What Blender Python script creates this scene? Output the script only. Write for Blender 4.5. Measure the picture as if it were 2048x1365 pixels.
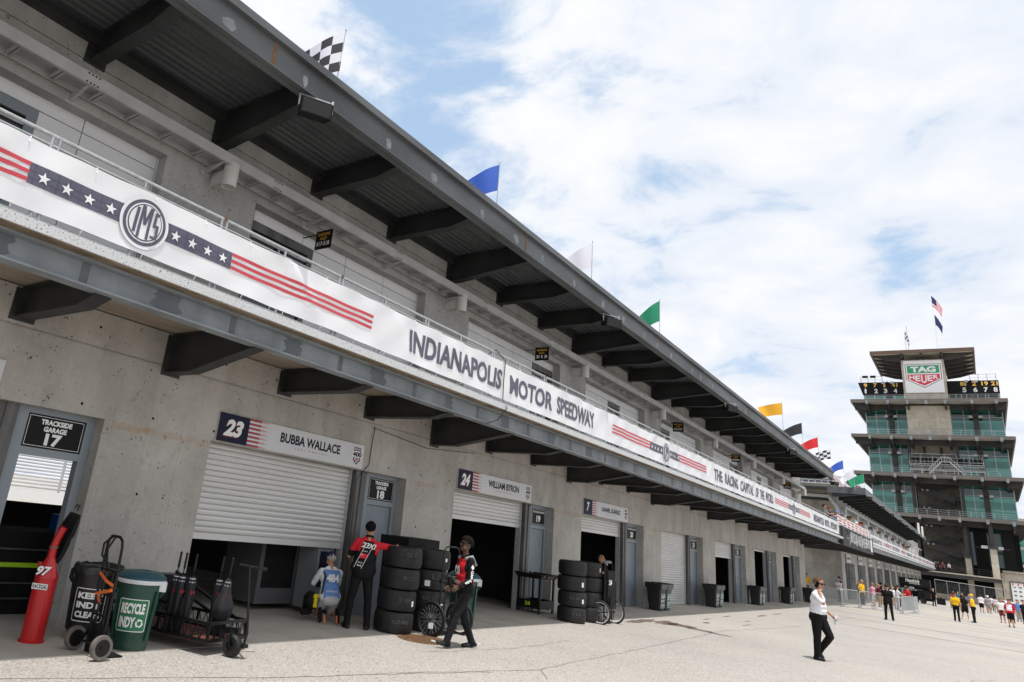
import bpy, bmesh, math, random
import numpy as np
from mathutils import Vector, Matrix
for o in list(bpy.data.objects): bpy.data.objects.remove(o)
SC = bpy.context.scene
COL = SC.collection
rnd = random.Random(7)
# ------------------------------------------------------------------ camera
yaw, pitch, roll = math.radians(41.1452), math.radians(17.5256), math.radians(7.2144)
fw = Vector((-math.sin(yaw)*math.cos(pitch), math.cos(yaw)*math.cos(pitch), math.sin(pitch)))
rt = Vector((math.cos(yaw), math.sin(yaw), 0)); up = rt.cross(fw)
rt, up = rt*math.cos(roll)+up*math.sin(roll), -rt*math.sin(roll)+up*math.cos(roll)
cam = bpy.data.objects.new('camera', bpy.data.cameras.new('camera')); COL.objects.link(cam)
M3 = Matrix((rt, up, -fw)).transposed()
cam.matrix_world = Matrix.Translation((9.6, 0, 1.9)) @ M3.to_4x4()
cam.data.sensor_width = 36; cam.data.lens = 1405.5/2048*36
cam.data.shift_x = (1024-759.06)/2048; cam.data.shift_y = -(682.5-588.6)/2048
cam.data.clip_start = .1; cam.data.clip_end = 4000
SC.camera = cam
# ------------------------------------------------------------------ world, sun, exposure
SUN_TO = Vector((.2, -.2, 1)).normalized()
elev = math.asin(SUN_TO.z); azim = math.atan2(SUN_TO.x, SUN_TO.y)
W = bpy.data.worlds.new('World'); SC.world = W; W.use_nodes = True
nt = W.node_tree; nt.nodes.clear()
def N(t, ty, **k):
    n = t.nodes.new(ty)
    for a, b in k.items(): setattr(n, a, b)
    return n
def lk(t, a, b): t.links.new(a, b)
wo = N(nt, 'ShaderNodeOutputWorld'); bg = N(nt, 'ShaderNodeBackground'); lk(nt, bg.outputs[0], wo.inputs[0])
sky = N(nt, 'ShaderNodeTexSky', sky_type='NISHITA', sun_disc=False, sun_elevation=elev, sun_rotation=azim)
tc = N(nt, 'ShaderNodeTexCoord')
def wmath(op, a, b=None, c=None):
    m = N(nt, 'ShaderNodeMath', operation=op)
    for i, v in enumerate((a, b, c)):
        if v is None: continue
        if isinstance(v, (int, float)): m.inputs[i].default_value = v
        else: lk(nt, v, m.inputs[i])
    return m.outputs[0]
sep = N(nt, 'ShaderNodeSeparateXYZ'); lk(nt, tc.outputs['Generated'], sep.inputs[0])
# project direction on a cloud sheet overhead, so clouds flatten towards the horizon
den = wmath('ADD', wmath('MAXIMUM', sep.outputs['Z'], 0.0), .18)
cmb = N(nt, 'ShaderNodeCombineXYZ')
lk(nt, wmath('DIVIDE', sep.outputs['X'], den), cmb.inputs[0]); lk(nt, wmath('DIVIDE', sep.outputs['Y'], den), cmb.inputs[1])
n1 = N(nt, 'ShaderNodeTexNoise'); n1.inputs['Scale'].default_value = 3.1; n1.inputs['Detail'].default_value = 9; n1.inputs['Roughness'].default_value = .58; n1.inputs['Distortion'].default_value = .35
n2 = N(nt, 'ShaderNodeTexNoise'); n2.inputs['Scale'].default_value = .85; n2.inputs['Detail'].default_value = 5
lk(nt, cmb.outputs[0], n1.inputs['Vector']); lk(nt, cmb.outputs[0], n2.inputs['Vector'])
dp = N(nt, 'ShaderNodeVectorMath', operation='DOT_PRODUCT'); lk(nt, tc.outputs['Generated'], dp.inputs[0])
dp.inputs[1].default_value = (-.62, .50, .60)
hole = N(nt, 'ShaderNodeMapRange', interpolation_type='SMOOTHSTEP'); lk(nt, dp.outputs['Value'], hole.inputs[0])
hole.inputs[1].default_value = .80; hole.inputs[2].default_value = .99; hole.inputs[3].default_value = 0; hole.inputs[4].default_value = .135
cov = wmath('SUBTRACT', wmath('ADD', wmath('MULTIPLY', n1.outputs[0], .86), wmath('MULTIPLY', n2.outputs[0], .20)), hole.outputs[0])
cm = N(nt, 'ShaderNodeMapRange', interpolation_type='SMOOTHSTEP'); lk(nt, cov, cm.inputs[0])
cm.inputs[1].default_value = .335; cm.inputs[2].default_value = .47
shade = N(nt, 'ShaderNodeMapRange'); lk(nt, n1.outputs[0], shade.inputs[0])
shade.inputs[1].default_value = .38; shade.inputs[2].default_value = .62
ccol = N(nt, 'ShaderNodeMix', data_type='RGBA'); lk(nt, shade.outputs[0], ccol.inputs['Factor'])
ccol.inputs[6].default_value = (.66, .715, .80, 1); ccol.inputs[7].default_value = (.82, .83, .86, 1)
skm = N(nt, 'ShaderNodeMix', data_type='RGBA', blend_type='MULTIPLY'); skm.inputs['Factor'].default_value = 1
lk(nt, sky.outputs[0], skm.inputs[6]); skm.inputs[7].default_value = (.12, .12, .12, 1)
sk2 = N(nt, 'ShaderNodeMix', data_type='RGBA'); sk2.inputs['Factor'].default_value = .62   # thin veil over the blue
lk(nt, skm.outputs[2], sk2.inputs[6]); sk2.inputs[7].default_value = (.50, .68, .90, 1)
mix = N(nt, 'ShaderNodeMix', data_type='RGBA'); lk(nt, cm.outputs[0], mix.inputs['Factor'])
lk(nt, sk2.outputs[2], mix.inputs[6]); lk(nt, ccol.outputs[2], mix.inputs[7])
lk(nt, mix.outputs[2], bg.inputs[0]); bg.inputs[1].default_value = 1.0
sl = bpy.data.lights.new('sun', 'SUN'); sl.energy = 3.0; sl.angle = math.radians(.9); sl.color = (1, .955, .89)
so = bpy.data.objects.new('sun', sl); COL.objects.link(so); so.rotation_euler = (-SUN_TO).to_track_quat('-Z', 'Y').to_euler()
SC.view_settings.view_transform = 'Standard'; SC.view_settings.look = 'None'
SC.view_settings.exposure = 0.26; SC.view_settings.gamma = 1
SC.cycles.max_bounces = 6; SC.cycles.diffuse_bounces = 4; SC.cycles.glossy_bounces = 3
# ------------------------------------------------------------------ helpers
class MB:
    def __init__(s): s.v = []; s.f = []; s.m = []
    def mesh(s, vs, fs, m=0):
        b = len(s.v); s.v += [tuple(p) for p in vs]; s.f += [tuple(b+i for i in f) for f in fs]; s.m += [m]*len(fs); return s
    def box(s, x0, x1, y0, y1, z0, z1, m=0):
        if x0 > x1: x0, x1 = x1, x0
        if y0 > y1: y0, y1 = y1, y0
        if z0 > z1: z0, z1 = z1, z0
        return s.mesh([(x0,y0,z0),(x1,y0,z0),(x1,y1,z0),(x0,y1,z0),(x0,y0,z1),(x1,y0,z1),(x1,y1,z1),(x0,y1,z1)],
                      [(0,3,2,1),(4,5,6,7),(0,1,5,4),(1,2,6,5),(2,3,7,6),(3,0,4,7)], m)
    def obox(s, c, hx, hy, hz, m=0):   # oriented box from half-axis vectors
        c, hx, hy, hz = map(Vector, (c, hx, hy, hz))
        vs = [c+a*hx+b*hy+d*hz for d in (-1,1) for a, b in ((-1,-1),(1,-1),(1,1),(-1,1))]
        return s.mesh(vs, [(0,3,2,1),(4,5,6,7),(0,1,5,4),(1,2,6,5),(2,3,7,6),(3,0,4,7)], m)
    def bar(s, p, q, w, h, m=0, upv=(0,0,1)):
        p, q = Vector(p), Vector(q); d = q-p; u = Vector(upv)
        if abs(d.normalized().dot(u)) > .98: u = Vector((1,0,0))
        x = d.cross(u).normalized(); y = x.cross(d).normalized()
        return s.obox((p+q)/2, d/2, x*w/2, y*h/2, m)
    def prism(s, pts, axis, a0, a1, m=0):
        n = len(pts)
        def P(a, p):
            if axis == 'y': return (p[0], a, p[1])
            if axis == 'x': return (a, p[0], p[1])
            return (p[0], p[1], a)
        vs = [P(a0, p) for p in pts]+[P(a1, p) for p in pts]
        fs = [tuple(range(n)), tuple(range(2*n-1, n-1, -1))]+[(i, i+n, (i+1) % n+n, (i+1) % n) for i in range(n)]
        return s.mesh(vs, fs, m)
    def tube(s, pts, r, n=8, m=0, closed=False):
        pts = [Vector(p) for p in pts]; k = len(pts); rs = r if isinstance(r, (list, tuple)) else [r]*k
        vs = []; fs = []; pu = None
        for i, p in enumerate(pts):
            a = pts[(i-1) % k] if (closed or i > 0) else p; b = pts[(i+1) % k] if (closed or i < k-1) else p
            d = (b-a).normalized()
            if pu is None:
                pu = Vector((0,0,1)) if abs(d.z) < .9 else Vector((1,0,0))
            x = d.cross(pu)
            if x.length < 1e-4: x = d.orthogonal()
            x.normalize(); y = x.cross(d).normalized(); pu = y
            vs += [p+(x*math.cos(2*math.pi*j/n)+y*math.sin(2*math.pi*j/n))*rs[i] for j in range(n)]
        for i in range(k if closed else k-1):
            i2 = (i+1) % k
            fs += [(i*n+j, i*n+(j+1) % n, i2*n+(j+1) % n, i2*n+j) for j in range(n)]
        if not closed: fs += [tuple(range(n-1, -1, -1)), tuple((k-1)*n+j for j in range(n))]
        return s.mesh(vs, fs, m)
    def lathe(s, prof, c=(0,0,0), n=24, m=0, axis='z', cap=True):
        vs = []; k = len(prof)
        for r, z in prof:
            for j in range(n):
                a = 2*math.pi*j/n; x, y = r*math.cos(a), r*math.sin(a)
                p = (x, y, z) if axis == 'z' else ((x, z, y) if axis == 'y' else (z, x, y))
                vs.append((c[0]+p[0], c[1]+p[1], c[2]+p[2]))
        fs = [(i*n+j, i*n+(j+1) % n, (i+1)*n+(j+1) % n, (i+1)*n+j) for i in range(k-1) for j in range(n)]
        if cap: fs += [tuple(range(n-1, -1, -1)), tuple((k-1)*n+j for j in range(n))]
        return s.mesh(vs, fs, m)
    def ball(s, c, r, n=10, m=0):
        rx, ry, rz = r if isinstance(r, (list, tuple)) else (r, r, r)
        vs = []; 
        for i in range(1, n):
            t = math.pi*i/n
            vs += [(c[0]+rx*math.sin(t)*math.cos(2*math.pi*j/(2*n)), c[1]+ry*math.sin(t)*math.sin(2*math.pi*j/(2*n)), c[2]+rz*math.cos(t)) for j in range(2*n)]
        fs = [(i*2*n+j, i*2*n+(j+1) % (2*n), (i+1)*2*n+(j+1) % (2*n), (i+1)*2*n+j) for i in range(n-2) for j in range(2*n)]
        t = len(vs); vs += [(c[0], c[1], c[2]+rz), (c[0], c[1], c[2]-rz)]
        fs += [(t, (j+1) % (2*n), j) for j in range(2*n)]+[(t+1, (n-2)*2*n+j, (n-2)*2*n+(j+1) % (2*n)) for j in range(2*n)]
        return s.mesh(vs, fs, m)
    def text(s, txt, o, u, v, w, h, m=0, bold=.0, nrm=None, lift=0, shear=0):
        vs, fs = glyphs(txt, bold, shear)
        o, u, v = Vector(o), Vector(u), Vector(v); k = u.cross(v).normalized()*lift
        return s.mesh([o+k+u*(a*w)+v*(b*h) for a, b in vs], fs, m)
    def pieces(s, name, mats, parent=None, per=1, **k):   # every run of `per` solids becomes an object of its own
        isl = []; top = -1
        for f, i in zip(s.f, s.m):
            if not isl or min(f) > top and not (set(f) & isl[-1][2]): isl.append(([], [], set()))
            isl[-1][0].append(f); isl[-1][1].append(i); isl[-1][2].update(f); top = max(top, max(f))
        out = []
        for j in range(0, len(isl), per):
            fs = [f for q in isl[j:j+per] for f in q[0]]; ids = sorted({v for f in fs for v in f}); mp = {v: n for n, v in enumerate(ids)}
            m = MB(); m.v = [s.v[v] for v in ids]; m.f = [tuple(mp[v] for v in f) for f in fs]; m.m = [i for q in isl[j:j+per] for i in q[1]]
            out.append(m.build(name, mats, parent, **k))
        return out
    def build(s, name, mats, parent=None, smooth=False, zf=None, loc=None, recalc=True):
        vs = [(p[0], p[1], p[2]+zf(p[1])) for p in s.v] if zf else s.v
        me = bpy.data.meshes.new(name); me.from_pydata(vs, [], s.f)
        for mt in (mats if isinstance(mats, (list, tuple)) else [mats]): me.materials.append(mt)
        me.polygons.foreach_set('material_index', s.m)
        if recalc:
            bm = bmesh.new(); bm.from_mesh(me); bmesh.ops.recalc_face_normals(bm, faces=bm.faces); bm.to_mesh(me); bm.free()
        if smooth:
            me.polygons.foreach_set('use_smooth', [True]*len(me.polygons))
            if smooth != 'all': me.set_sharp_from_angle(angle=math.radians(35))
        o = bpy.data.objects.new(name, me); COL.objects.link(o)
        if loc is not None: o.location = loc
        if parent: o.parent = parent
        return o
_gc = {}
def glyphs(txt, bold=0, shear=0):
    k = (txt, bold, shear)
    if k not in _gc:
        c = bpy.data.curves.new('t', 'FONT'); c.body = txt; c.offset = bold; c.resolution_u = 3; c.fill_mode = 'FRONT'; c.shear = shear
        o = bpy.data.objects.new('t', c); COL.objects.link(o)
        dg = bpy.context.evaluated_depsgraph_get(); me = o.evaluated_get(dg).to_mesh()
        P = [(v.co.x, v.co.y) for v in me.vertices]; F = [tuple(p.vertices) for p in me.polygons]
        o.evaluated_get(dg).to_mesh_clear(); bpy.data.objects.remove(o); bpy.data.curves.remove(c)
        x0 = min(p[0] for p in P); x1 = max(p[0] for p in P); y0 = min(p[1] for p in P); y1 = max(p[1] for p in P)
        _gc[k] = ([((p[0]-x0)/(x1-x0), (p[1]-y0)/(y1-y0)) for p in P], F)
    return _gc[k]
def tag(o, label=None, cat=None, group=None, kind=None):
    if label: o['label'] = label
    if cat: o['category'] = cat
    if group: o['group'] = group
    if kind: o['kind'] = kind
    return o
def empty(name, loc=(0,0,0), rz=0, label=None, cat=None, group=None):
    o = bpy.data.objects.new(name, None); COL.objects.link(o); o.location = loc; o.rotation_euler = (0,0,rz); o.empty_display_size = .2
    return tag(o, label, cat, group)
def dup(o, loc, rz=None, label=None, parent=None):
    c = o.copy(); COL.objects.link(c)
    if parent is not None: c.parent = parent
    if loc is not None: c.location = loc
    if rz is not None: c.rotation_euler = (0,0,rz)
    if label: c['label'] = label
    for ch in list(o.children): dup(ch, None, None, None, c)
    return c
# ------------------------------------------------------------------ materials
def mat(name, c, c2=None, scale=6, rough=.6, metal=0, bump=0, bscale=40, detail=6, spec=.5, stretch=(1,1,1), lo=.35, hi=.65):
    m = bpy.data.materials.new(name); m.use_nodes = True; t = m.node_tree; b = t.nodes['Principled BSDF']
    b.inputs['Roughness'].default_value = rough; b.inputs['Metallic'].default_value = metal; b.inputs['Specular IOR Level'].default_value = spec
    c = tuple(c)+(1,)
    co = N(t, 'ShaderNodeTexCoord'); mp = N(t, 'ShaderNodeMapping'); mp.inputs['Scale'].default_value = stretch
    lk(t, co.outputs['Object'], mp.inputs[0])
    if c2 is not None:
        n = N(t, 'ShaderNodeTexNoise'); n.inputs['Scale'].default_value = scale; n.inputs['Detail'].default_value = detail; lk(t, mp.outputs[0], n.inputs['Vector'])
        r = N(t, 'ShaderNodeMapRange'); r.inputs[1].default_value = lo; r.inputs[2].default_value = hi; lk(t, n.outputs[0], r.inputs[0])
        x = N(t, 'ShaderNodeMix', data_type='RGBA'); x.inputs[6].default_value = c; x.inputs[7].default_value = tuple(c2)+(1,)
        lk(t, r.outputs[0], x.inputs['Factor']); lk(t, x.outputs[2], b.inputs['Base Color'])
    else: b.inputs['Base Color'].default_value = c
    if bump:
        n = N(t, 'ShaderNodeTexNoise'); n.inputs['Scale'].default_value = bscale; n.inputs['Detail'].default_value = 4; lk(t, mp.outputs[0], n.inputs['Vector'])
        bp = N(t, 'ShaderNodeBump'); bp.inputs['Strength'].default_value = bump; bp.inputs['Distance'].default_value = .01
        lk(t, n.outputs[0], bp.inputs['Height']); lk(t, bp.outputs[0], b.inputs['Normal'])
    return m
def concrete(name, ca, cb, stain=False, holes=True, streak=.5):
    m = bpy.data.materials.new(name); m.use_nodes = True; t = m.node_tree; b = t.nodes['Principled BSDF']
    b.inputs['Roughness'].default_value = .85; b.inputs['Specular IOR Level'].default_value = .25
    co = N(t, 'ShaderNodeTexCoord').outputs['Object']
    def noise(sc, det=6, st=(1,1,1), ro=.55):
        mp = N(t, 'ShaderNodeMapping'); mp.inputs['Scale'].default_value = st; lk(t, co, mp.inputs[0])
        n = N(t, 'ShaderNodeTexNoise'); n.inputs['Scale'].default_value = sc; n.inputs['Detail'].default_value = det; n.inputs['Roughness'].default_value = ro
        lk(t, mp.outputs[0], n.inputs['Vector']); return n.outputs[0]
    def rng(v, a, c, lo=0., hi=1.):
        r = N(t, 'ShaderNodeMapRange'); lk(t, v, r.inputs[0])
        for i, q in enumerate((a, c, lo, hi)): r.inputs[i+1].default_value = q
        return r.outputs[0]
    def mth(op, a, c=None, d=None):
        q = N(t, 'ShaderNodeMath', operation=op)
        for i, v in enumerate((a, c, d)):
            if v is None: continue
            if isinstance(v, (int, float)): q.inputs[i].default_value = v
            else: lk(t, v, q.inputs[i])
        return q.outputs[0]
    def mixc(f, a, c, bt='MIX'):
        x = N(t, 'ShaderNodeMix', data_type='RGBA', blend_type=bt); 
        if isinstance(f, float): x.inputs['Factor'].default_value = f
        else: lk(t, f, x.inputs['Factor'])
        for i, v in ((6, a), (7, c)):
            if isinstance(v, tuple): x.inputs[i].default_value = v+(1,)
            else: lk(t, v, x.inputs[i])
        return x.outputs[2]
    base = mixc(rng(noise(.9, 9, (1, 1, 1), .65), .34, .66), tuple(x*.88 for x in ca), cb)
    base = mixc(rng(noise(3.2, 7, (1, 1, .7), .62), .56, .74, 0, .55), base, tuple(x*.66 for x in ca))
    base = mixc(rng(noise(2.2, 5, (1, 1, .12)), .45, .8, 0, streak), base, tuple(x*.72 for x in ca))
    base = mixc(rng(noise(14, 4), .5, .8, 0, .35), base, tuple(x*1.18 for x in cb))
    sp = N(t, 'ShaderNodeSeparateXYZ'); lk(t, co, sp.inputs[0]); X, Y, Z = sp.outputs
    # cast panels: each a slightly different tone, hairline joints between
    u = mth('DIVIDE', mth('ADD', Y, X), 1.22); fl = N(t, 'ShaderNodeCombineXYZ'); lk(t, mth('FLOOR', u), fl.inputs[0]); lk(t, mth('FLOOR', mth('DIVIDE', mth('ADD', Z, .15), 2.45)), fl.inputs[1])
    wn = N(t, 'ShaderNodeTexWhiteNoise'); lk(t, fl.outputs[0], wn.inputs['Vector'])
    g = rng(wn.outputs['Value'], 0, 1, .91, 1.07); gc = N(t, 'ShaderNodeCombineColor'); 
    for i in range(3): lk(t, g, gc.inputs[i])
    base = mixc(1.0, base, gc.outputs[0], 'MULTIPLY')
    fr = mth('FRACT', u); jn = mth('LESS_THAN', mth('ABSOLUTE', mth('SUBTRACT', fr, .5)), .004)
    base = mixc(mth('MULTIPLY', jn, .25), base, tuple(x*.4 for x in ca))
    bumpv = None
    if holes:
        vo = N(t, 'ShaderNodeTexVoronoi'); vo.inputs['Scale'].default_value = 17; lk(t, co, vo.inputs['Vector'])
        bug = mth('MULTIPLY', mth('LESS_THAN', vo.outputs['Distance'], mth('MULTIPLY', mth('SUBTRACT', noise(6, 2), .42), 1.0)), rng(noise(1.1, 3), .38, .50))
        base = mixc(mth('MULTIPLY', bug, .8), base, (.03, .027, .022))
        a = mth('SUBTRACT', mth('FRACT', mth('DIVIDE', mth('ADD', Y, .3), 1.17)), .5); c = mth('SUBTRACT', mth('FRACT', mth('DIVIDE', mth('SUBTRACT', Z, .12), 1.12)), .5)
        d2 = mth('ADD', mth('MULTIPLY', mth('MULTIPLY', a, a), 1.37), mth('MULTIPLY', mth('MULTIPLY', c, c), 1.25))
        tie = mth('LESS_THAN', d2, .00042)
        base = mixc(tie, base, (.012, .01, .009))
    if stain:   # rust bled out along the lintel line
        k = mth('MULTIPLY', mth('LESS_THAN', mth('ABSOLUTE', mth('SUBTRACT', Z, mth('ADD', 2.655, mth('MULTIPLY', noise(5, 3), .12)))), .05), rng(noise(1.1, 5), .42, .62))
        k = mth('MULTIPLY', k, rng(noise(8, 4, (1, 1, .3)), .3, .65))
        base = mixc(mth('MULTIPLY', k, .7), base, (.36, .22, .08))
    lk(t, base, b.inputs['Base Color'])
    bp = N(t, 'ShaderNodeBump'); bp.inputs['Strength'].default_value = .25; bp.inputs['Distance'].default_value = .01
    lk(t, noise(30, 5), bp.inputs['Height']); lk(t, bp.outputs[0], b.inputs['Normal'])
    return m
CON = concrete('cast_concrete', (.40, .38, .345), (.49, .47, .435), stain=True)
CON2 = concrete('upper_concrete', (.36, .358, .345), (.46, .457, .44), holes=True, streak=.6)
CONW = concrete('weathered_concrete', (.30, .27, .22), (.46, .41, .33), streak=.9, holes=False)
CONT = concrete('tower_concrete', (.47, .42, .34), (.58, .53, .44), holes=False, streak=.25)
APR = mat('apron_concrete', (.42, .385, .33), (.54, .50, .44), 1.1, .85, bump=.2, bscale=80, detail=9)
STEEL = mat('dark_painted_steel', (.020, .022, .023), (.04, .042, .044), 1.6, .6, bump=.05, detail=8)
BEAM = mat('grey_painted_steel', (.17, .19, .205), (.25, .275, .295), 2.2, .5, detail=9, bump=.08, bscale=25)
PATCH = mat('touch_up_grey_paint', (.095, .11, .12), (.12, .135, .145), 3, .5)
FASC = mat('fascia_grey_paint', (.06, .064, .067), (.12, .128, .135), 1.3, .5, detail=8, stretch=(1, .35, 1), bump=.05)
RUST = mat('rust', (.22, .11, .045), (.12, .07, .035), 9, .9)
GALV = mat('galvanised_steel', (.40, .415, .43), (.52, .535, .55), 12, .42, metal=.35)
DECK = mat('ribbed_roof_deck', (.062, .074, .075), (.095, .11, .11), 3, .65, stretch=(3, .3, 1))
SLABE = mat('speckled_slab_edge', (.60, .61, .62), (.16, .16, .16), 42, .85, lo=.60, hi=.66, bump=.4, bscale=60)
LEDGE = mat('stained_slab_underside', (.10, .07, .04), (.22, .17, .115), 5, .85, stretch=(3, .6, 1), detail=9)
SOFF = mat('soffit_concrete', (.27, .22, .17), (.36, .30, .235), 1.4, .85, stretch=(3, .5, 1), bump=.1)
ALU = mat('roller_aluminium', (.56, .555, .54), (.63, .625, .61), 3, .38, metal=.25, stretch=(1, .15, 1))
DOORG = mat('blue_grey_door_paint', (.19, .22, .255), (.215, .245, .28), 4, .45, bump=.04)
FRAMEG = mat('blue_grey_frame_paint', (.225, .26, .29), None, rough=.45)
POST = mat('dark_post_steel', (.085, .083, .08), (.15, .148, .145), 5, .45, metal=.3, stretch=(1, 1, .2), detail=8)
PANEL = mat('light_grey_panel', (.70, .70, .715), (.74, .74, .755), 1.5, .45)
TRAY = mat('tray_grey', (.40, .40, .405), (.47, .47, .475), 3, .5)
CREAM = mat('lamp_cream', (.62, .61, .58), None, rough=.5)
GREYR = mat('grey_reveal', (.18, .18, .19), None, rough=.6)
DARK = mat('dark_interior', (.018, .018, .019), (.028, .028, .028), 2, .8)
BLK = mat('black_paint', (.006, .006, .0065), None, rough=.42, spec=.35)
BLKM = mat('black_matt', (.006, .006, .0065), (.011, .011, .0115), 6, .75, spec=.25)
RUB = mat('tyre_rubber', (.006, .006, .0065), (.012, .012, .0125), 9, .6, bump=.15, bscale=60, stretch=(1, 1, 3))
RUBS = mat('scuffed_rubber', (.11, .10, .09), (.16, .145, .13), 12, .8)
WHT = mat('white_paint', (.80, .80, .79), None, rough=.5)
WPOW = mat('white_railing_paint', (.72, .73, .72), (.55, .56, .55), 8, .5)
BANW = mat('banner_white_vinyl', (.80, .80, .815), (.76, .76, .78), 1.2, .45, bump=.05, bscale=8)
NAVY = mat('banner_navy_print', (.088, .085, .125), (.10, .097, .14), 5, .5)
NAVG = mat('banner_navy_grid', (.07, .066, .115), None, rough=.5)
RED = mat('banner_red_print', (.60, .062, .085), (.55, .05, .07), 4, .5)
SNAVY = mat('sign_navy', (.010, .013, .034), None, rough=.55, spec=.2)
SRED = mat('sign_red', (.33, .02, .035), None, rough=.4)
SRED2 = mat('sign_red_fade', (.55, .25, .25), None, rough=.4)
SGREY = mat('sign_grey_panel', (.58, .585, .60), None, rough=.4)
SBLK = mat('sign_black', (.005, .005, .0055), None, rough=.5, spec=.2)
AMB = mat('amber_lettering', (.80, .42, .05), None, rough=.5)
LAMPB = mat('number_board_amber', (.9, .55, .12), None, rough=.5)
GREENS = mat('sign_green', (.02, .30, .13), None, rough=.4)
REDS = mat('sign_bright_red', (.62, .03, .07), None, rough=.4)
CRED = mat('fuel_can_red', (.50, .012, .015), (.44, .01, .012), 3, .28)
BING = mat('green_bin_plastic', (.012, .055, .038), (.018, .07, .05), 5, .45, bump=.05)
BINL = mat('blue_green_lid_plastic', (.02, .07, .095), (.03, .09, .115), 5, .4)
BINT = mat('green_panel_print', (.02, .17, .075), None, rough=.5)
BAG = mat('bin_bag_plastic', (.012, .012, .013), (.03, .03, .032), 20, .3, bump=.8, bscale=30)
WBAG = mat('white_bag_plastic', (.7, .72, .74), None, rough=.35, bump=.6, bscale=30)
ORNG = mat('orange_strap', (.75, .16, .03), None, rough=.6)
LIME = mat('lime_paint', (.45, .75, .02), None, rough=.5)
BLUEP = mat('blue_tool_paint', (.01, .10, .35), None, rough=.4)
GLASS = mat('teal_tinted_glass', (.05, .22, .18), (.08, .30, .245), .12, .06, metal=.25, spec=.8)
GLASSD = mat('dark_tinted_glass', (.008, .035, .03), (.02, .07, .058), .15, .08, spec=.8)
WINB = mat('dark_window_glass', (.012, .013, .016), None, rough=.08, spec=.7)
TSTEEL = mat('tower_brown_steel', (.03, .028, .027), (.05, .046, .043), .5, .6)
TSOF = mat('tower_soffit', (.52, .49, .40), (.60, .56, .46), .3, .8)
TFASC = mat('tower_fascia', (.11, .095, .085), (.15, .13, .115), .4, .5)
LOUV = mat('louvre_aluminium', (.42, .42, .42), None, rough=.45, metal=.3)
TENT = mat('white_tent_fabric', (.80, .80, .83), None, rough=.7)
FBLUE = mat('flag_blue', (.035, .12, .55), None, rough=.6); FGRN = mat('flag_green', (.01, .26, .13), None, rough=.6)
FYEL = mat('flag_yellow', (.85, .42, .02), None, rough=.6); FBLK = mat('flag_black', (.025, .023, .03), None, rough=.6)
FRED = mat('flag_red', (.75, .025, .03), None, rough=.6); FWHT = mat('flag_white', (.80, .80, .88), None, rough=.6)
FNAV = mat('flag_navy', (.02, .025, .11), None, rough=.6)
for m_ in (FBLUE, FGRN, FYEL, FRED, FWHT, TENT):
    b_ = m_.node_tree.nodes['Principled BSDF']; b_.inputs['Transmission Weight'].default_value = 0
BENCH = mat('aluminium_bleacher', (.62, .62, .62), (.45, .45, .46), 3, .5, stretch=(.3, .3, 6))
MESHF = mat('fence_wire', (.30, .31, .32), None, rough=.5, metal=.3)
# ground: exposed-aggregate asphalt
def asphalt():
    m = bpy.data.materials.new('pale_asphalt'); m.use_nodes = True; t = m.node_tree; b = t.nodes['Principled BSDF']
    b.inputs['Roughness'].default_value = .9; b.inputs['Specular IOR Level'].default_value = .2
    co = N(t, 'ShaderNodeTexCoord').outputs['Object']
    def noise(sc, det=5, ro=.6):
        n = N(t, 'ShaderNodeTexNoise'); n.inputs['Scale'].default_value = sc; n.inputs['Detail'].default_value = det; n.inputs['Roughness'].default_value = ro; lk(t, co, n.inputs['Vector']); return n.outputs[0]
    def rng(v, a, c):
        r = N(t, 'ShaderNodeMapRange'); lk(t, v, r.inputs[0]); r.inputs[1].default_value = a; r.inputs[2].default_value = c; return r.outputs[0]
    def mixc(f, a, c):
        x = N(t, 'ShaderNodeMix', data_type='RGBA'); lk(t, f, x.inputs['Factor'])
        for i, v in ((6, a), (7, c)):
            if isinstance(v, tuple): x.inputs[i].default_value = v+(1,)
            else: lk(t, v, x.inputs[i])
        return x.outputs[2]
    c = mixc(rng(noise(.35, 8), .35, .65), (.36, .338, .315), (.425, .402, .378))
    c = mixc(rng(noise(.11, 4), .45, .62), c, (.455, .425, .38))
    v = N(t, 'ShaderNodeTexVoronoi'); v.inputs['Scale'].default_value = 62; lk(t, co, v.inputs['Vector'])
    sp = N(t, 'ShaderNodeSeparateColor'); lk(t, v.outputs['Color'], sp.inputs[0])
    c2 = mixc(rng(sp.outputs[0], .55, .98), c, (.56, .53, .495))
    c2 = mixc(rng(sp.outputs[1], .8, .95), c2, (.23, .205, .18))
    c2 = mixc(rng(noise(38, 3), .58, .8), c2, (.29, .265, .24))
    lk(t, c2, b.inputs['Base Color'])
    bp = N(t, 'ShaderNodeBump'); bp.inputs['Strength'].default_value = .35; bp.inputs['Distance'].default_value = .01
    lk(t, v.outputs['Distance'], bp.inputs['Height']); lk(t, bp.outputs[0], b.inputs['Normal'])
    return m
ASPH = asphalt()
CRACK = mat('crack_dark', (.17, .155, .14), (.30, .28, .255), 9, .95)
STAIN = mat('oil_stain', (.085, .06, .048), (.20, .155, .125), 5, .8, detail=9)
JOINT = mat('joint_sealant', (.11, .10, .095), (.2, .18, .16), 2, .9)
TAN = mat('tan_slab_strip', (.42, .38, .325), (.46, .42, .365), .6, .9, bump=.2, bscale=60)
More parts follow.
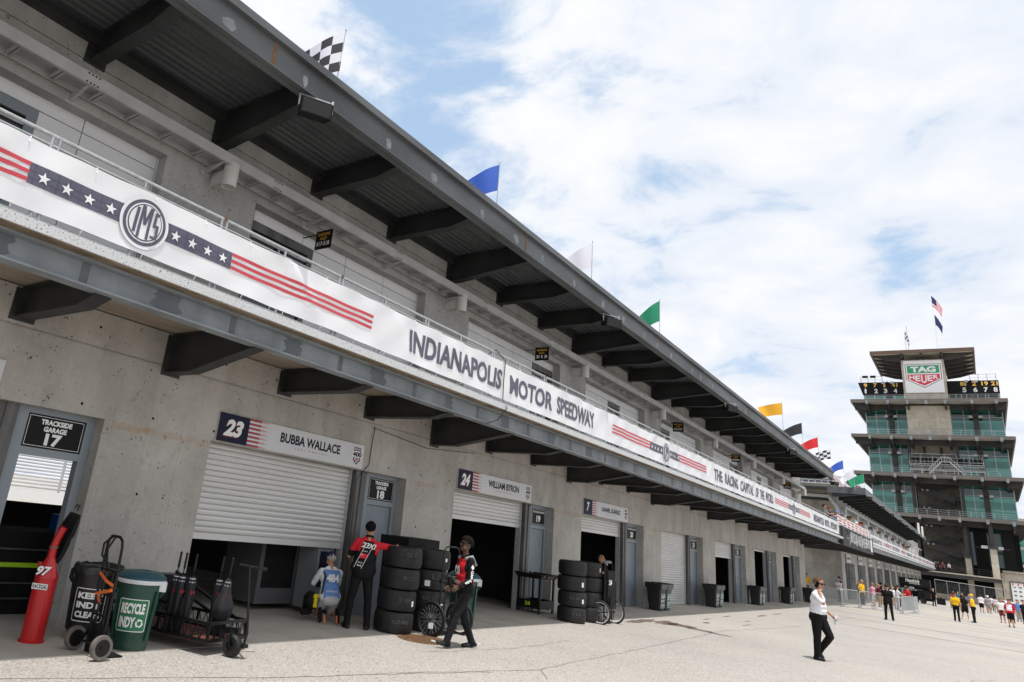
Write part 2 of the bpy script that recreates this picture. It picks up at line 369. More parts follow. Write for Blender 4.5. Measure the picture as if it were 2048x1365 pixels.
# ================================================================== GROUND
g = MB(); g.mesh([(-700,-300,0),(900,-300,0),(900,1800,0),(-700,1800,0)], [(0,1,2,3)]); PAVE = g.build('pavement', ASPH, recalc=False); tag(PAVE, kind='structure')
g = MB(); g.box(-9, 1.5, -12, 58.5, -.02, .006); tag(g.build('concrete_apron', APR), kind='structure')
g = MB(); g.box(-9, 1.5, 58.52, 175, -.02, .006); tag(g.build('concrete_apron', APR), kind='structure')
def ribbon(pts, w, name, m, z=.004, jit=.03, seed=1):
    r = random.Random(seed); P = []
    for (x0, y0), (x1, y1) in zip(pts, pts[1:]):
        L = math.hypot(x1-x0, y1-y0); n = max(2, int(L/.18))
        for i in range(n): P.append((x0+(x1-x0)*i/n+r.uniform(-jit, jit), y0+(y1-y0)*i/n+r.uniform(-jit, jit)))
    P.append(pts[-1]); mb = MB(); vs = []
    for i, p in enumerate(P):
        a = P[max(0, i-1)]; b = P[min(len(P)-1, i+1)]; d = Vector((b[0]-a[0], b[1]-a[1], 0)).normalized(); nn = Vector((-d.y, d.x, 0))
        ww = w*r.uniform(.35, 1)
        vs += [Vector((p[0], p[1], z))+nn*ww/2, Vector((p[0], p[1], z))-nn*ww/2]
    mb.mesh(vs, [(2*i, 2*i+1, 2*i+3, 2*i+2) for i in range(len(P)-1)])
    return tag(mb.build(name, m), kind='structure')
ribbon([(2.0, 3.2), (3.1, 6.5), (4.18, 11.0), (3.9, 17), (3.55, 23.9), (4.0, 29), (4.22, 33.9), (4.1, 46)], .024, 'pavement_crack', CRACK, seed=2)
ribbon([(4.6, 10.4), (4.2, 11.0)], .02, 'pavement_crack', CRACK, seed=3)
ribbon([(2.7, 10.0), (3.0, 12.4), (2.9, 14.8)], .018, 'pavement_crack', CRACK, jit=.05, seed=4)
ribbon([(6.3, 12.2), (7.6, 17), (9.5, 24)], .02, 'pavement_crack', CRACK, jit=.06, seed=5)
ribbon([(3.4, 7.9), (3.75, 9.4), (4.0, 9.9)], .015, 'pavement_crack', CRACK, jit=.04, seed=6)
for k_, (y_, x0_, x1_) in enumerate([(38, 4.3, 40), (44.5, 3.4, 40), (51, 2.5, 42), (60.5, 1.6, 45), (74, 5, 50), (92, 5, 60)]):
    ribbon([(x0_, y_), ((x0_+x1_)/2, y_+1.2), (x1_, y_+2)], .22, 'pavement_joint', JOINT, jit=.02, seed=20+k_)
g = MB(); g.mesh([(2.0, 56, .005), (45, 57.2, .005), (45, 61.8, .005), (2.0, 60.2, .005)], [(0,1,2,3)]); g.mesh([(5, 70, .005), (60, 72, .005), (60, 90, .005), (5, 86, .005)], [(0,1,2,3)])
tag(g.build('pavement_slab', TAN), kind='structure')
def blot(cx, cy, rx, ry, n, seed, z=.0045):
    r = random.Random(seed); return [(cx+rx*r.uniform(.55, 1.1)*math.cos(2*math.pi*i/n), cy+ry*r.uniform(.55, 1.1)*math.sin(2*math.pi*i/n), z) for i in range(n)]
g = MB()
for a in [(1.8, 22.0, .22, 1.3, 26, 1), (2.2, 22.9, .35, .8, 22, 2), (2.7, 22.9, .45, .5, 24, 3), (3.25, 22.6, .45, .28, 20, 4), (3.75, 22.35, .4, .12, 16, 5), (2.6, 25.5, .1, .3, 14, 6), (2.2, 27.0, .06, .5, 14, 7), (2.05, 30.2, .07, .6, 14, 8), (2.9, 29.5, .05, .4, 14, 9), (2.4, 34, .08, .9, 14, 10), (2.35, 37, .06, 1.2, 14, 11), (3.3, 27.5, .04, .7, 12, 12)]:
    p_ = blot(*a); g.mesh(p_, [tuple(range(len(p_)))])
tag(g.build('oil_stain', STAIN), kind='structure')
g = MB(); g.lathe([(.43, .004), (.43, .012), (.36, .013), (.36, .009)], (1.95, 11.0, 0), 32)
for i in range(-4, 5):
    L = math.sqrt(max(0, .34**2-(i*.075)**2)); g.box(1.95+i*.075-.018, 1.95+i*.075+.018, 11-L, 11+L, .008, .016)
tag(g.build('manhole_cover', RUST), 'round rusty manhole cover by the foot of the tyre stacks', 'manhole cover')
# ================================================================== GARAGE BUILDING (front wing)
GB = empty('garage_building', (0,0,0), 0, 'long two storey concrete pit garage building with roller doors and steel balcony', 'building')
BAYS = [-9.22, -1.93, 5.36, 12.65, 19.9, 27.28, 34.68, 42.2, 49.5]; YEND = 58.5; PW = 1.92; Y0 = -12.0
ENDS = BAYS[1:]+[56.6]
def wall_mesh(m):
    for s, e in zip(BAYS, ENDS):
        # pier with a low recess in its base
        m.box(-.6, 0, s, s+.5, 0, 3.735); m.box(-.6, 0, s+.5, s+PW, .73, 3.735); m.box(-.6, -.14, s+.503, s+PW, 0, .727)
        m.box(-.6, 0, s+PW, e, 2.77, 3.735)
    m.box(-.6, 0, 56.6, YEND, 0, 3.735); m.box(-.6, 0, Y0, BAYS[0], 0, 3.735)
    m.box(-.6, -.025, Y0, YEND, 3.735, 3.76); m.box(-.6, 0, Y0, YEND, 3.76, 4.262)
m = MB(); wall_mesh(m); m.build('lower_wall', CON, GB)
m = MB()
for s in BAYS+[56.6]: m.box(-.6, 0, s, s+PW-(.02 if s > 56 else 0), 4.4, 7.06)
m.box(-.62, .002, Y0, YEND, 7.06, 7.82); m.box(-.6, -.03, Y0, YEND, 7.82, 7.845); m.box(-.62, .002, Y0, YEND, 7.845, 8.34)
m.build('upper_wall', CON2, GB)
# interior shell; the room behind door 17 looks out to the track side
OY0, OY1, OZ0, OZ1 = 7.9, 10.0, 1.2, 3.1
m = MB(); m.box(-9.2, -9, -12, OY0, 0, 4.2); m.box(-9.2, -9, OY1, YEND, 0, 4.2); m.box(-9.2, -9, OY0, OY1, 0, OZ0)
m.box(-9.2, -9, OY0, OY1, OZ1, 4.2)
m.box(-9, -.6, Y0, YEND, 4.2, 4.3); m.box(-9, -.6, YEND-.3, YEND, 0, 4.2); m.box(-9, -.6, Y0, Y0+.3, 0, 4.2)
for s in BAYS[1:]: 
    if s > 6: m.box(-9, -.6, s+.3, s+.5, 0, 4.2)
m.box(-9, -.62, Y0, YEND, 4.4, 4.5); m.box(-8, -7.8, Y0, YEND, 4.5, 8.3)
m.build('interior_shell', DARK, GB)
m = MB(); m.box(-9, -.0, YEND, YEND+.003, 0, 8.3); m.build('end_wall', CON2, GB)
# roof deck: ribs run along the building
prof = []; x = 0.003
while x < 2.36:
    prof += [(x, 8.335), (x+.07, 8.335), (x+.09, 8.295), (x+.135, 8.295), (x+.155, 8.335)]; x += .155
prof = [p for p in prof if p[0] < 2.39]+[(2.39, 8.335), (2.39, 8.40), (0.003, 8.40)]
m = MB(); m.prism(prof, 'y', Y0, 55.55); m.build('roof_deck', DECK, GB)
m = MB(); m.box(-9, 2.36, Y0, YEND-3, 8.40, 8.46); m.box(-9, 0, YEND-3, YEND, 8.36, 8.46); m.box(.003, .09, Y0, 55.5, 8.12, 8.29); m.box(.003, .2, Y0, 55.5, 8.24, 8.29); m.build('roof_slab', STEEL, GB)
m = MB(); m.box(2.39, 2.41, Y0, 55.55, 7.80, 8.46); m.box(2.41, 2.50, Y0, 55.55, 7.79, 7.81); m.box(2.41, 2.50, Y0, 55.55, 8.255, 8.275); m.box(2.28, 2.39, Y0, 55.55, 7.79, 7.81)
m.box(2.41, 2.44, Y0, 55.55, 8.275, 8.30)
FB = m.build('fascia_beam', FASC, GB)
m = MB()
for y in (5.25, 12.9, 21.6, 33): m.box(2.411, 2.4125, y, y+.06, 7.82, 8.25)
m.pieces('rust_streak', RUST, FB)
m = MB(); r_ = random.Random(3)
for i in range(34):
    y = 3+i*1.55+r_.uniform(-.4, .4); w_ = r_.uniform(.05, .16)
    p_ = [(y+w_*math.cos(a)*r_.uniform(.6, 1.1), r_.uniform(7.9, 8.12)*0+8.0+r_.uniform(-.02, .02)+.10*math.sin(a)) for a in [2*math.pi*k/10 for k in range(10)]]
    m.mesh([(2.4122, a, b) for a, b in p_], [tuple(range(10))])
m.pieces('touch_up_patch', mat('patchy_primer', (.16, .175, .18), (.30, .31, .31), 3, .6), FB)
# balcony slab, edge beam
m = MB(); m.box(-.6, 2.33, Y0, 58.5, 4.28, 4.40); SLB = m.build('balcony_slab', SOFF, GB)
m = MB(); m.box(2.331, 2.36, Y0, 58.5, 4.285, 4.405); m.box(2.22, 2.36, Y0, 58.5, 4.401, 4.41); m.build('slab_edge', SLABE, SLB)
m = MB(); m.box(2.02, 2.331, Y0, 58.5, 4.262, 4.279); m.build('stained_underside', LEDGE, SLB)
m = MB(); m.box(2.05, 2.07, Y0, 58.5, 3.975, 4.235); m.box(1.95, 2.17, Y0, 58.5, 3.95, 3.975); m.box(1.95, 2.2, Y0, 58.5, 4.235, 4.26)
EB = m.build('edge_beam', BEAM, GB)
m = MB(); r_ = random.Random(5)
for i in range(31):
    yc = -4+2.15*i+r_.uniform(-.1, .1); w_ = r_.uniform(.09, .22)
    p_ = []
    for k in range(9): p_.append((yc-w_+r_.uniform(-.05, .05), 3.977+.257*k/8))
    for k in range(9): p_.append((yc+w_+r_.uniform(-.05, .05), 4.234-.257*k/8))
    m.mesh([(2.0715, a, b) for a, b in p_], [tuple(range(18))])
    m.box(2.068, 2.0735, yc-.05+1.05, yc+.05+1.05, 3.98, 4.232)
m.pieces('touch_up_patch', PATCH, EB)
# brackets (I-beams with haunch)
def bracket(y, zw, x1, zm, x2, ze, ztop, name):
    m = MB(); pts = [(0.02, zw), (x1, zw), (x2, ze), (x2, ztop), (.02, ztop)]
    m.prism(pts, 'y', -.012, .012)
    m.box(.0, .022, -.17, .17, zw-.06, ztop-.02)
    m.prism([(0.02, zw-.022), (x1, zw-.022), (x2, ze-.022), (x2, ze), (x1, zw), (.02, zw)], 'y', -.105, .105)
    m.box(.02, x2, -.10, .10, ztop-.022, ztop-.002)
    o = m.build(name, STEEL, GB); o.location = (0, y, 0); return o
LD = bracket(6.2, 3.66, .62, 0, 2.03, 3.96, 4.258, 'balcony_bracket'); LS = bracket(3.8, 3.86, 1.65, 0, 2.03, 3.955, 4.258, 'balcony_bracket')
UD = bracket(6.3, 7.66, .3, 0, 2.38, 7.90, 8.292, 'roof_bracket'); US = bracket(3.9, 7.86, 1.66, 0, 2.38, 8.02, 8.292, 'roof_bracket')
def spread(src, ys):
    src.location.y = ys[0]
    for y in ys[1:]: dup(src, (0, y, 0), parent=GB)
CS = [s+.9 for s in BAYS[1:]]
spread(LD, CS+[57.4]); spread(LS, [c+d for c in CS for d in (2.44, 4.88)])
spread(UD, CS); spread(US, [c+d for c in CS for d in (2.44, 4.88) if c+d < 55.5])
# cable tray under the upper beam
m = MB(); m.box(.5, .515, Y0, 57.2, 7.205, 7.385); m.box(.46, .515, Y0, 57.2, 7.20, 7.208); m.box(.06, .075, Y0, 57.2, 7.205, 7.30); m.box(.075, .46, Y0, 57.2, 7.30, 7.305)
y = Y0
while y < 57:
    m.box(.075, .5, y, y+.03, 7.21, 7.245); m.box(.075, .5, y+.06, y+.09, 7.21, 7.245); y += .61
CT = m.build('cable_tray', TRAY, GB)
m = MB(); y = 1.2
while y < 57:
    m.prism([(.003, 7.19), (.5, 7.19), (.003, 7.07)], 'y', y, y+.04); m.box(.003, .02, y-.06, y+.1, 7.05, 7.2); y += 2.44
m.pieces('tray_arm', TRAY, CT, per=2)
m = MB(); y = 3.6
while y < 57:
    for k in range(4):
        for z in (7.23, 7.36): m.box(.5155, .517, y+k*.055, y+.028+k*.055, z-.012, z+.012)
    y += 3.6
m.build('splice_bolts', BLK, CT)
# cladding and openings of the upper floor, bay by bay
DARKW = {-1.93: (.0, 5.315), 5.36: (7.36, 9.09), 12.65: (18.54, 19.88), 19.9: (24.3, 25.4), 27.28: (29.4, 31.0), 34.68: (40.6, 42.15), 42.2: (46.6, 47.6), 49.5: (51.6, 52.9)}
for s, e in zip(BAYS[1:], ENDS[1:]):
    a = s+PW; n = 4; w = (e-a-.22)/n; m = MB(); dk = DARKW.get(s); d0, d1 = dk if dk else (0, 0)
    if s == -1.93: d0, d1 = 1.6, 3.39
    js = [a, a+.2]+[a+.2+w*(k+1) for k in range(n)]
    for p, q in zip(js, js[1:]):
        m.box(-.3, -.25, p+.008, q-.008, 6.855, 7.06)
        for p2, q2 in ((p, min(q, d0)), (max(p, d1), q)) if dk else ((p, q),):
            if q2-p2 > .03:
                m.box(-.3, -.25, p2+.008, q2-.008, 5.32, 6.84); m.box(-.3, -.25, p2+.008, q2-.008, 4.405, 5.305)
    m.box(-.3, -.24, e-.02, e, 4.405, 7.06)
    m.build('cladding', PANEL, GB)
    m = MB(); m.box(-.36, -.305, a, e, 4.4, 7.06); m.build('cladding_backing', BLKM, GB)
    if dk:
        fm = DOORG if s < 0 else POST
        m = MB(); zt = 6.84
        m.box(-.3, -.24, d0, d1, zt-.16, zt); m.box(-.3, -.24, d0, d0+.14, 4.4, zt-.16); m.box(-.3, -.24, d1-.14, d1, 4.4, zt-.16)
        wf = m.build('upper_door', fm, GB)
        m = MB(); m.box(-.302, -.285, d0+.14, d1-.14, 4.4, zt-.16); m.build('pane', WINB, wf)
        m = MB(); m.box(-.285, -.262, d0+.14, d1-.14, zt-.30, zt-.25); m.box(-.285, -.262, (d0+d1)/2-.02, (d0+d1)/2+.02, 4.4, zt-.30); m.build('glazing_bar', GALV, wf)
# garage doors of each bay
OPEN = {-9.22: 0.02, -1.93: 2.0, 5.36: 1.22, 12.65: 2.10, 19.9: 2.27, 27.28: .02, 34.68: 2.06, 42.2: 2.66, 49.5: 2.66}
for s, e in zip(BAYS, ENDS):
    zb = OPEN[s]; a, b = s+PW, s+5.74
    if s == -1.93: b = s+5.74
    prof = [(-.36, zb)]; z = zb+.11; prof += [(-.30, zb), (-.30, zb+.10)]
    while z < 2.77:
        prof += [(-.325, z), (-.302, z+.012), (-.296, z+.045), (-.302, z+.078), (-.325, z+.088)]; z += .09
    prof = [(p, min(q, 2.80)) for p, q in prof]+[(-.36, 2.80)]
    m = MB(); m.prism(prof, 'y', a-.02, b); m.build('roller_door', ALU, GB)
    m = MB(); m.box(-.40, -.26, b, b+.05, 0, 2.78); m.box(-.26, -.25, b, b+.015, 0, 2.78); m.build('door_guide', GALV, GB)
    m = MB(); m.box(-.45, -.16, b+.07, b+.40, 0, 2.775); m.box(-.16, -.14, b+.22, b+.25, 0, 2.775); m.box(-.158, -.152, b+.07, b+.40, 1.45, 1.50); m.build('steel_post', POST, GB)
    f0, f1 = b+.42, e-.004
    m = MB(); m.box(-.36, -.22, f0, f0+.16, 0, 2.77); m.box(-.36, -.22, f1-.13, f1, 0, 2.77); m.box(-.36, -.22, f0+.16, f1-.13, 2.14, 2.24); m.box(-.36, -.22, f0+.16, f1-.13, 2.69, 2.77); m.box(-.36, -.25, f0+.16, f1-.13, 2.24, 2.69)
    fr = m.build('door_frame', FRAMEG, GB)
    if s == -1.93:   # this one stands open: leaf swung into the room
        m = MB(); m.box(-1.25, -.37, f0+.06, f0+.11, .02, 2.13); dr = m.build('door', DOORG, GB)
        m = MB(); m.bar((-1.15, f0+.11, 1.0), (-1.15, f0+.2, 1.0), .03, .03); m.build('handle', GALV, dr)
    else:
        m = MB(); m.box(-.31, -.262, f0+.165, f1-.135, .015, 2.135); dr = m.build('door', DOORG, GB)
        m = MB(); m.lathe([(.035, 0), (.035, .012)], (-.262, f0+.25, 1.0), 12, axis='x'); m.bar((-.262, f0+.25, 1.0), (-.20, f0+.25, 1.0), .02, .02); m.bar((-.205, f0+.24, 1.0), (-.205, f0+.37, 1.0), .022, .022); m.build('handle', GALV, dr)
        m = MB(); m.box(-.262, -.2615, f0+.166, f1-.136, 2.128, 2.133); m.box(-.263, -.2605, f1-.142, f1-.137, .02, 2.13); m.build('door_gap', BLK, dr)
# low plinth shelf under the pier niche
m = MB()
for s in BAYS[2:]: m.box(-.139, -.05, s+1.55, s+1.9, .006, .68)
m.pieces('outlet_box', BLKM, GB)
# railing of the balcony
RX = 2.15
def railing(name, parent, y0, y1, step, zf=None, x=RX, matn=None, dbl=2, zb=4.40):
    m = MB(); dz = zb-4.40
    m.tube([(x, y0, 5.45+dz), (x, y1, 5.45+dz)], .024, 8); m.tube([(x, y0, 5.335+dz), (x, y1, 5.335+dz)], .014, 6)
    m.tube([(x, y0, 4.475+dz), (x, y1, 4.475+dz)], .018, 6); m.tube([(x, y0, 4.56+dz), (x, y1, 4.56+dz)], .012, 6)
    y = y0; k = 0
    while y <= y1+.01:
        for d in ((0, .085) if k % dbl == 0 else (0,)): m.tube([(x, y+d, 4.40+dz), (x, y+d, 5.45+dz)], .02, 6); m.box(x-.05, x+.05, y+d-.05, y+d+.05, 4.41+dz, 4.42+dz)
        if y < y1-.2 and (zf is None):
            yy = y+.13
            while yy < y+step-.05: m.bar((x, yy, 4.56+dz), (x, yy, 5.335+dz), .008, .008); yy += .115
        y += step; k += 1
    return m.build(name, matn or GALV, parent, zf=zf)
railing('balcony_railing', GB, 2.78-1.185*8, 58.3, 1.185)
m = MB()
for y in (5.15, 7.52, 14.63, 21.7): m.box(RX-.027, RX+.027, y+.02, y+.075, 5.435, 5.475)
m.pieces('rusty_joint', RUST, GB)
# ------------------------------------------------------------------ things hung on the facade
def letters(m, txt, y0, y1, z0, z1, x, mi, bold=.02, shear=0):
    m.text(txt, (x, y0, z0), (0, 1, 0), (0, 0, 1), y1-y0, z1-z0, mi, bold, shear=shear)
def lin(n, a, b, k): return a+(b-a)*k/n
def driver_sign(s, num, name, team, label, numsty=0):
    y0, y1, z0, z1 = s+1.99, s+5.73, 2.79, 3.255; b = empty('driver_sign', (0, (y0+y1)/2, z0), 0, label, 'sign', 'driver name boards above the garages')
    L = lambda mb, nm, mt: mb.build(nm, mt, b, loc=(0, -(y0+y1)/2, -z0))
    m = MB(); m.box(.004, .03, y0, y1, z0, z1); L(m, 'board', SGREY)
    if not name: return
    w = y1-y0; bx = y0+.175*w
    m = MB(); m.box(.0305, .032, y0, bx, z0, z1); L(m, 'number_panel', SNAVY)
    m = MB(); m2 = MB(); hh = (z1-z0)/13
    for k in range(7):
        z = z0+hh*2*k; m.mesh([(.0315, bx, z), (.0315, bx+.07*w, z), (.0315, bx+.07*w, z+hh), (.0315, bx, z+hh)], [(0,1,2,3)])
        m2.mesh([(.0315, bx+.07*w, z), (.0315, bx+.115*w, z+hh*.35), (.0315, bx+.115*w, z+hh*.65), (.0315, bx+.07*w, z+hh)], [(0,1,2,3)])
    L(m, 'stripe', SRED); L(m2, 'stripe_fade', SRED2)
    nw = .62 if len(num) == 2 else .32
    m = MB(); c = (y0+bx)/2; W_ = (bx-y0)*nw
    letters(m, num, c-W_/2-.012, c+W_/2-.012, z0+.085, z1-.09, .0335, 0, .05, .25); L(m, 'number_shadow', SRED)
    m = MB(); letters(m, num, c-W_/2, c+W_/2, z0+.10, z1-.085, .035, 0, .05, .25); L(m, 'number', WHT)
    m = MB(); nl = .43*w; yc = y0+.593*w
    letters(m, name, yc-nl/2, yc+nl/2, z0+.185, z0+.36, .0335, 0, .03); L(m, 'name_lettering', SNAVY)
    m = MB(); letters(m, '  '.join(team), yc-nl*.27, yc+nl*.27, z0+.105, z0+.14, .0335, 0, 0); L(m, 'team_lettering', SRED)
    m = MB(); e0, e1 = y1-.10*w+.07, y1-.035*w+.03; ec = (e0+e1)/2
    m.mesh([(.0325, e0, z0+.14), (.0325, ec, z0+.06), (.0325, e1, z0+.14), (.0325, e1, z0+.40), (.0325, e0, z0+.40)], [(0,1,2,3,4)], 0)
    m.mesh([(.034, e0+.03, z0+.15), (.034, ec, z0+.09), (.034, e1-.03, z0+.15), (.034, e1-.03, z0+.33), (.034, e0+.03, z0+.33)], [(0,1,2,3,4)], 1)
    letters(m, 'BRICKYARD', e0+.015, e1-.015, z0+.345, z0+.385, .0345, 1, .02)
    m.box(.0338, .0345, e0-.045, e1+.045, z0+.205, z0+.315, 1); letters(m, '400', e0-.035, e1+.035, z0+.215, z0+.31, .0355, 0, .05)
    for k in range(4): m.box(.0352, .036, lin(4, e0+.05, e1-.04, k), lin(4, e0+.05, e1-.04, k)+.018, z0+.12, z0+.2, 2)
    L(m, 'event_emblem', [SNAVY, WHT, SRED])
driver_sign(5.36, '23', 'BUBBA WALLACE', '23XI RACING', 'long name board with a navy 23 panel above the half-closed roller door')
driver_sign(12.65, '24', 'WILLIAM BYRON', 'HENDRICK MOTORSPORTS', 'long name board with a navy 24 panel behind the walking photographer')
driver_sign(19.9, '7', 'DANIEL SUÁREZ', 'SPIRE MOTORSPORTS', 'long name board with a single digit 7 on its navy panel')
driver_sign(-1.93, '', '', '', 'pale name board left of the door 17 with only its blank end showing')
for s, e, n_, two in [(-1.93, 5.36, '17', 1), (5.36, 12.65, '18', 1), (12.65, 19.9, '19', 0), (19.9, 27.28, '20', 0), (27.28, 34.68, '21', 0), (34.68, 42.2, '22', 0), (42.2, 49.5, '23', 0), (49.5, 56.6, '24', 0)]:
    f0, f1 = s+6.16+.15, e-.15; 
    b = empty('garage_number_sign', (-.24, (f0+f1)/2, 2.245), 0, f'black sign numbered {n_} over its blue grey door', 'sign', 'black garage number signs over the doors')
    L = lambda mb, nm, mt: mb.build(nm, mt, b, loc=(.24, -(f0+f1)/2, -2.245))
    m = MB(); m.box(-.248, -.215, f0, f1, 2.245, 2.685); L(m, 'board', SBLK)
    m = MB(); t_ = .006; i_ = .02
    m.box(-.2145, -.2135, f0+i_, f1-i_, 2.245+i_, 2.245+i_+t_); m.box(-.2145, -.2135, f0+i_, f1-i_, 2.685-i_-t_, 2.685-i_); m.box(-.2145, -.2135, f0+i_, f0+i_+t_, 2.245+i_+t_, 2.685-i_-t_); m.box(-.2145, -.2135, f1-i_-t_, f1-i_, 2.245+i_+t_, 2.685-i_-t_)
    L(m, 'border', WHT)
    m = MB(); c = (f0+f1)/2; w = f1-f0
    if two:
        letters(m, 'TRACKSIDE', c-.27*w, c+.27*w, 2.56, 2.632, -.2132, 0, .05); letters(m, 'GARAGE', c-.2*w, c+.2*w, 2.468, 2.538, -.2132, 0, .05)
        letters(m, n_, c-.145*w, c+.145*w, 2.285, 2.45, -.2132, 0, .045)
    else:
        letters(m, 'TRACKSIDE GARAGE', c-.44*w, c+.44*w, 2.575, 2.625, -.2132, 0, .03); letters(m, n_, c-.15*w, c+.15*w, 2.32, 2.51, -.2132, 0, .045)
    L(m, 'lettering', WHT)
# wall lamps
def wall_lamp(loc, label):
    b = empty('wall_lamp', loc, 0, label, 'lamp', 'cylinder lamps on the upper piers')
    m = MB(); m.lathe([(.02, -.20), (.105, -.20), (.108, -.215), (.128, -.215), (.13, -.2), (.13, .2), (.125, .21), (0.01, .21)], (.42, 0, 0), 28); m.build('shade', CREAM, b, smooth=True)
    m = MB(); m.lathe([(.001, -.17), (.104, -.17)], (.42, 0, 0), 24, cap=False); m.build('lens', GREYR, b)
    m = MB(); m.box(-.01, .31, -.075, .075, -.14, .10); m.build('mounting_box', CREAM, b)
    return b
lab = ['cylinder wall lamp nearest the camera, above the round emblem', 'second cylinder wall lamp from the left, above the first banner word', 'third cylinder wall lamp, right of the first small black unit sign', 'fourth cylinder wall lamp along the upper floor', 'fifth cylinder wall lamp along the upper floor', 'sixth cylinder wall lamp along the upper floor', 'seventh cylinder wall lamp along the upper floor', 'last cylinder wall lamp before the end of the front wing roof']
L0 = wall_lamp((.0, 6.33, 7.06), lab[0])
for k, y in enumerate([13.55, 20.77, 28.1, 35.4, 42.8, 50.2, 57.2]): dup(L0, (0, y, 7.06), 0, lab[k+1])
# black hanging unit signs (the face looks along the balcony)
def unit_sign(y, z, txt, label, x=.12, s=1.0):
    b = empty('unit_sign', (x, y, z), 0, label, 'sign', 'small black unit signs on the upper floor')
    m = MB(); m.box(-.0, .42*s, -.012, .012, -.19*s, .19*s); m.box(-.37, 0, -.008, .008, .12*s, .14*s); m.build('board', SBLK, b)
    m = MB(); m.text('GASOLINE', (.05*s, -.0135, .08*s), (1,0,0), (0,0,1), .32*s, .06*s, 0, .02); m.text('ALLEY', (.12*s, -.0135, -.005*s), (1,0,0), (0,0,1), .18*s, .06*s, 0, .02); m.build('amber_lettering', AMB, b)
    m = MB(); m.text(txt, (.04*s, -.0135, -.13*s), (1,0,0), (0,0,1), .34*s, .09*s, 0, .03); m.build('white_lettering', WHT, b)
    return b
unit_sign(8.78, 6.87, '517-518', 'small black sign reading 517-518 jutting out beside a dark doorway')
unit_sign(18.0, 6.93, '513', 'small black sign reading 513 above the banner word motor')
for y, t_, l_ in [(30.3, '526-529', 'small black sign above the second striped emblem of the banner'), (39.5, '530', 'small black sign over the racing capital lettering'), (52.0, '534-535', 'small black sign nearest the far end of the front wing')]: unit_sign(y, 6.93, t_, l_)
# loudspeakers below the roof edge
def speaker(y, label, z=7.6, x=2.52):
    b = empty('loudspeaker', (x, y, z), math.radians(-28), label, 'loudspeaker', 'loudspeakers hung from the roof edge')
    m = MB(); k_ = .74; vs = [(-.2,-.30,-.16),(.12,-.33,-.22),(.12,.33,-.22),(-.2,.30,-.16),(-.2,-.30,.12),(.16,-.33,.1),(.16,.33,.1),(-.2,.30,.12)]
    m.mesh([(x*k_, y*k_, z*k_) for x, y, z in vs], [(0,3,2,1),(4,5,6,7),(0,1,5,4),(1,2,6,5),(2,3,7,6),(3,0,4,7)]); m.build('cabinet', BLKM, b)
    m = MB(); m.mesh([(.0925,-.22,-.148),(.0925,.22,-.148),(.1205,.22,.06),(.1205,-.22,.06)], [(0,1,2,3)]); m.build('grille', RUB, b)
    m = MB()
    for s in (-.26, .26): m.bar((0, s, -.02), (-.03, s, .22), .025, .02); m.bar((-.03, s, .22), (-.10, s, .22), .025, .02)
    m.bar((-.03, -.26, .18), (-.03, .26, .18), .02, .02); m.build('yoke', GALV, b)
    return b
sl_ = ['black loudspeaker nearest the camera under the roof edge', 'second black loudspeaker under the roof edge, left of the green flag', 'third black loudspeaker under the roof edge, left of the yellow flag', 'fourth black loudspeaker under the roof edge', 'black loudspeaker at the far tip of the front wing roof']
S0 = speaker(6.12, sl_[0])
for k, (y, x) in enumerate([(17.6, 2.52), (29.6, 2.52), (41.3, 2.52), (55.3, 2.5)]):
    c = dup(S0, (x, y, 7.6), None, sl_[k+1])
# loose cables
m = MB(); m.tube([(.03, 11.35, 3.68), (.02, 11.32, 3.3), (.025, 11.3, 2.9), (.02, 11.18, 2.78), (-.13, 11.15, 2.6), (-.12, 11.2, .1)], .008, 6); tag(m.build('power_cable', BLK), 'thin black cable running down the wall beside the half-closed roller door', 'cable')
m = MB(); m.tube([(.03, 11.3, 3.66), (.06, 13.2, 3.52), (.03, 15.3, 3.70)], .006, 5); tag(m.build('power_cable', BLK), 'thin black cable sagging between two balcony brackets', 'cable')
m = MB(); m.tube([(2.13, 12.05, 5.3), (2.17, 12.4, 5.5), (2.24, 12.68, 5.33), (2.235, 12.67, 4.9), (2.25, 12.66, 4.5), (2.4, 12.6, 4.32), (2.28, 12.45, 4.05), (2.2, 12.2, 3.94)], .009, 6); tag(m.build('power_cable', BLK), 'black cable hanging over the banner between its first two words', 'cable')
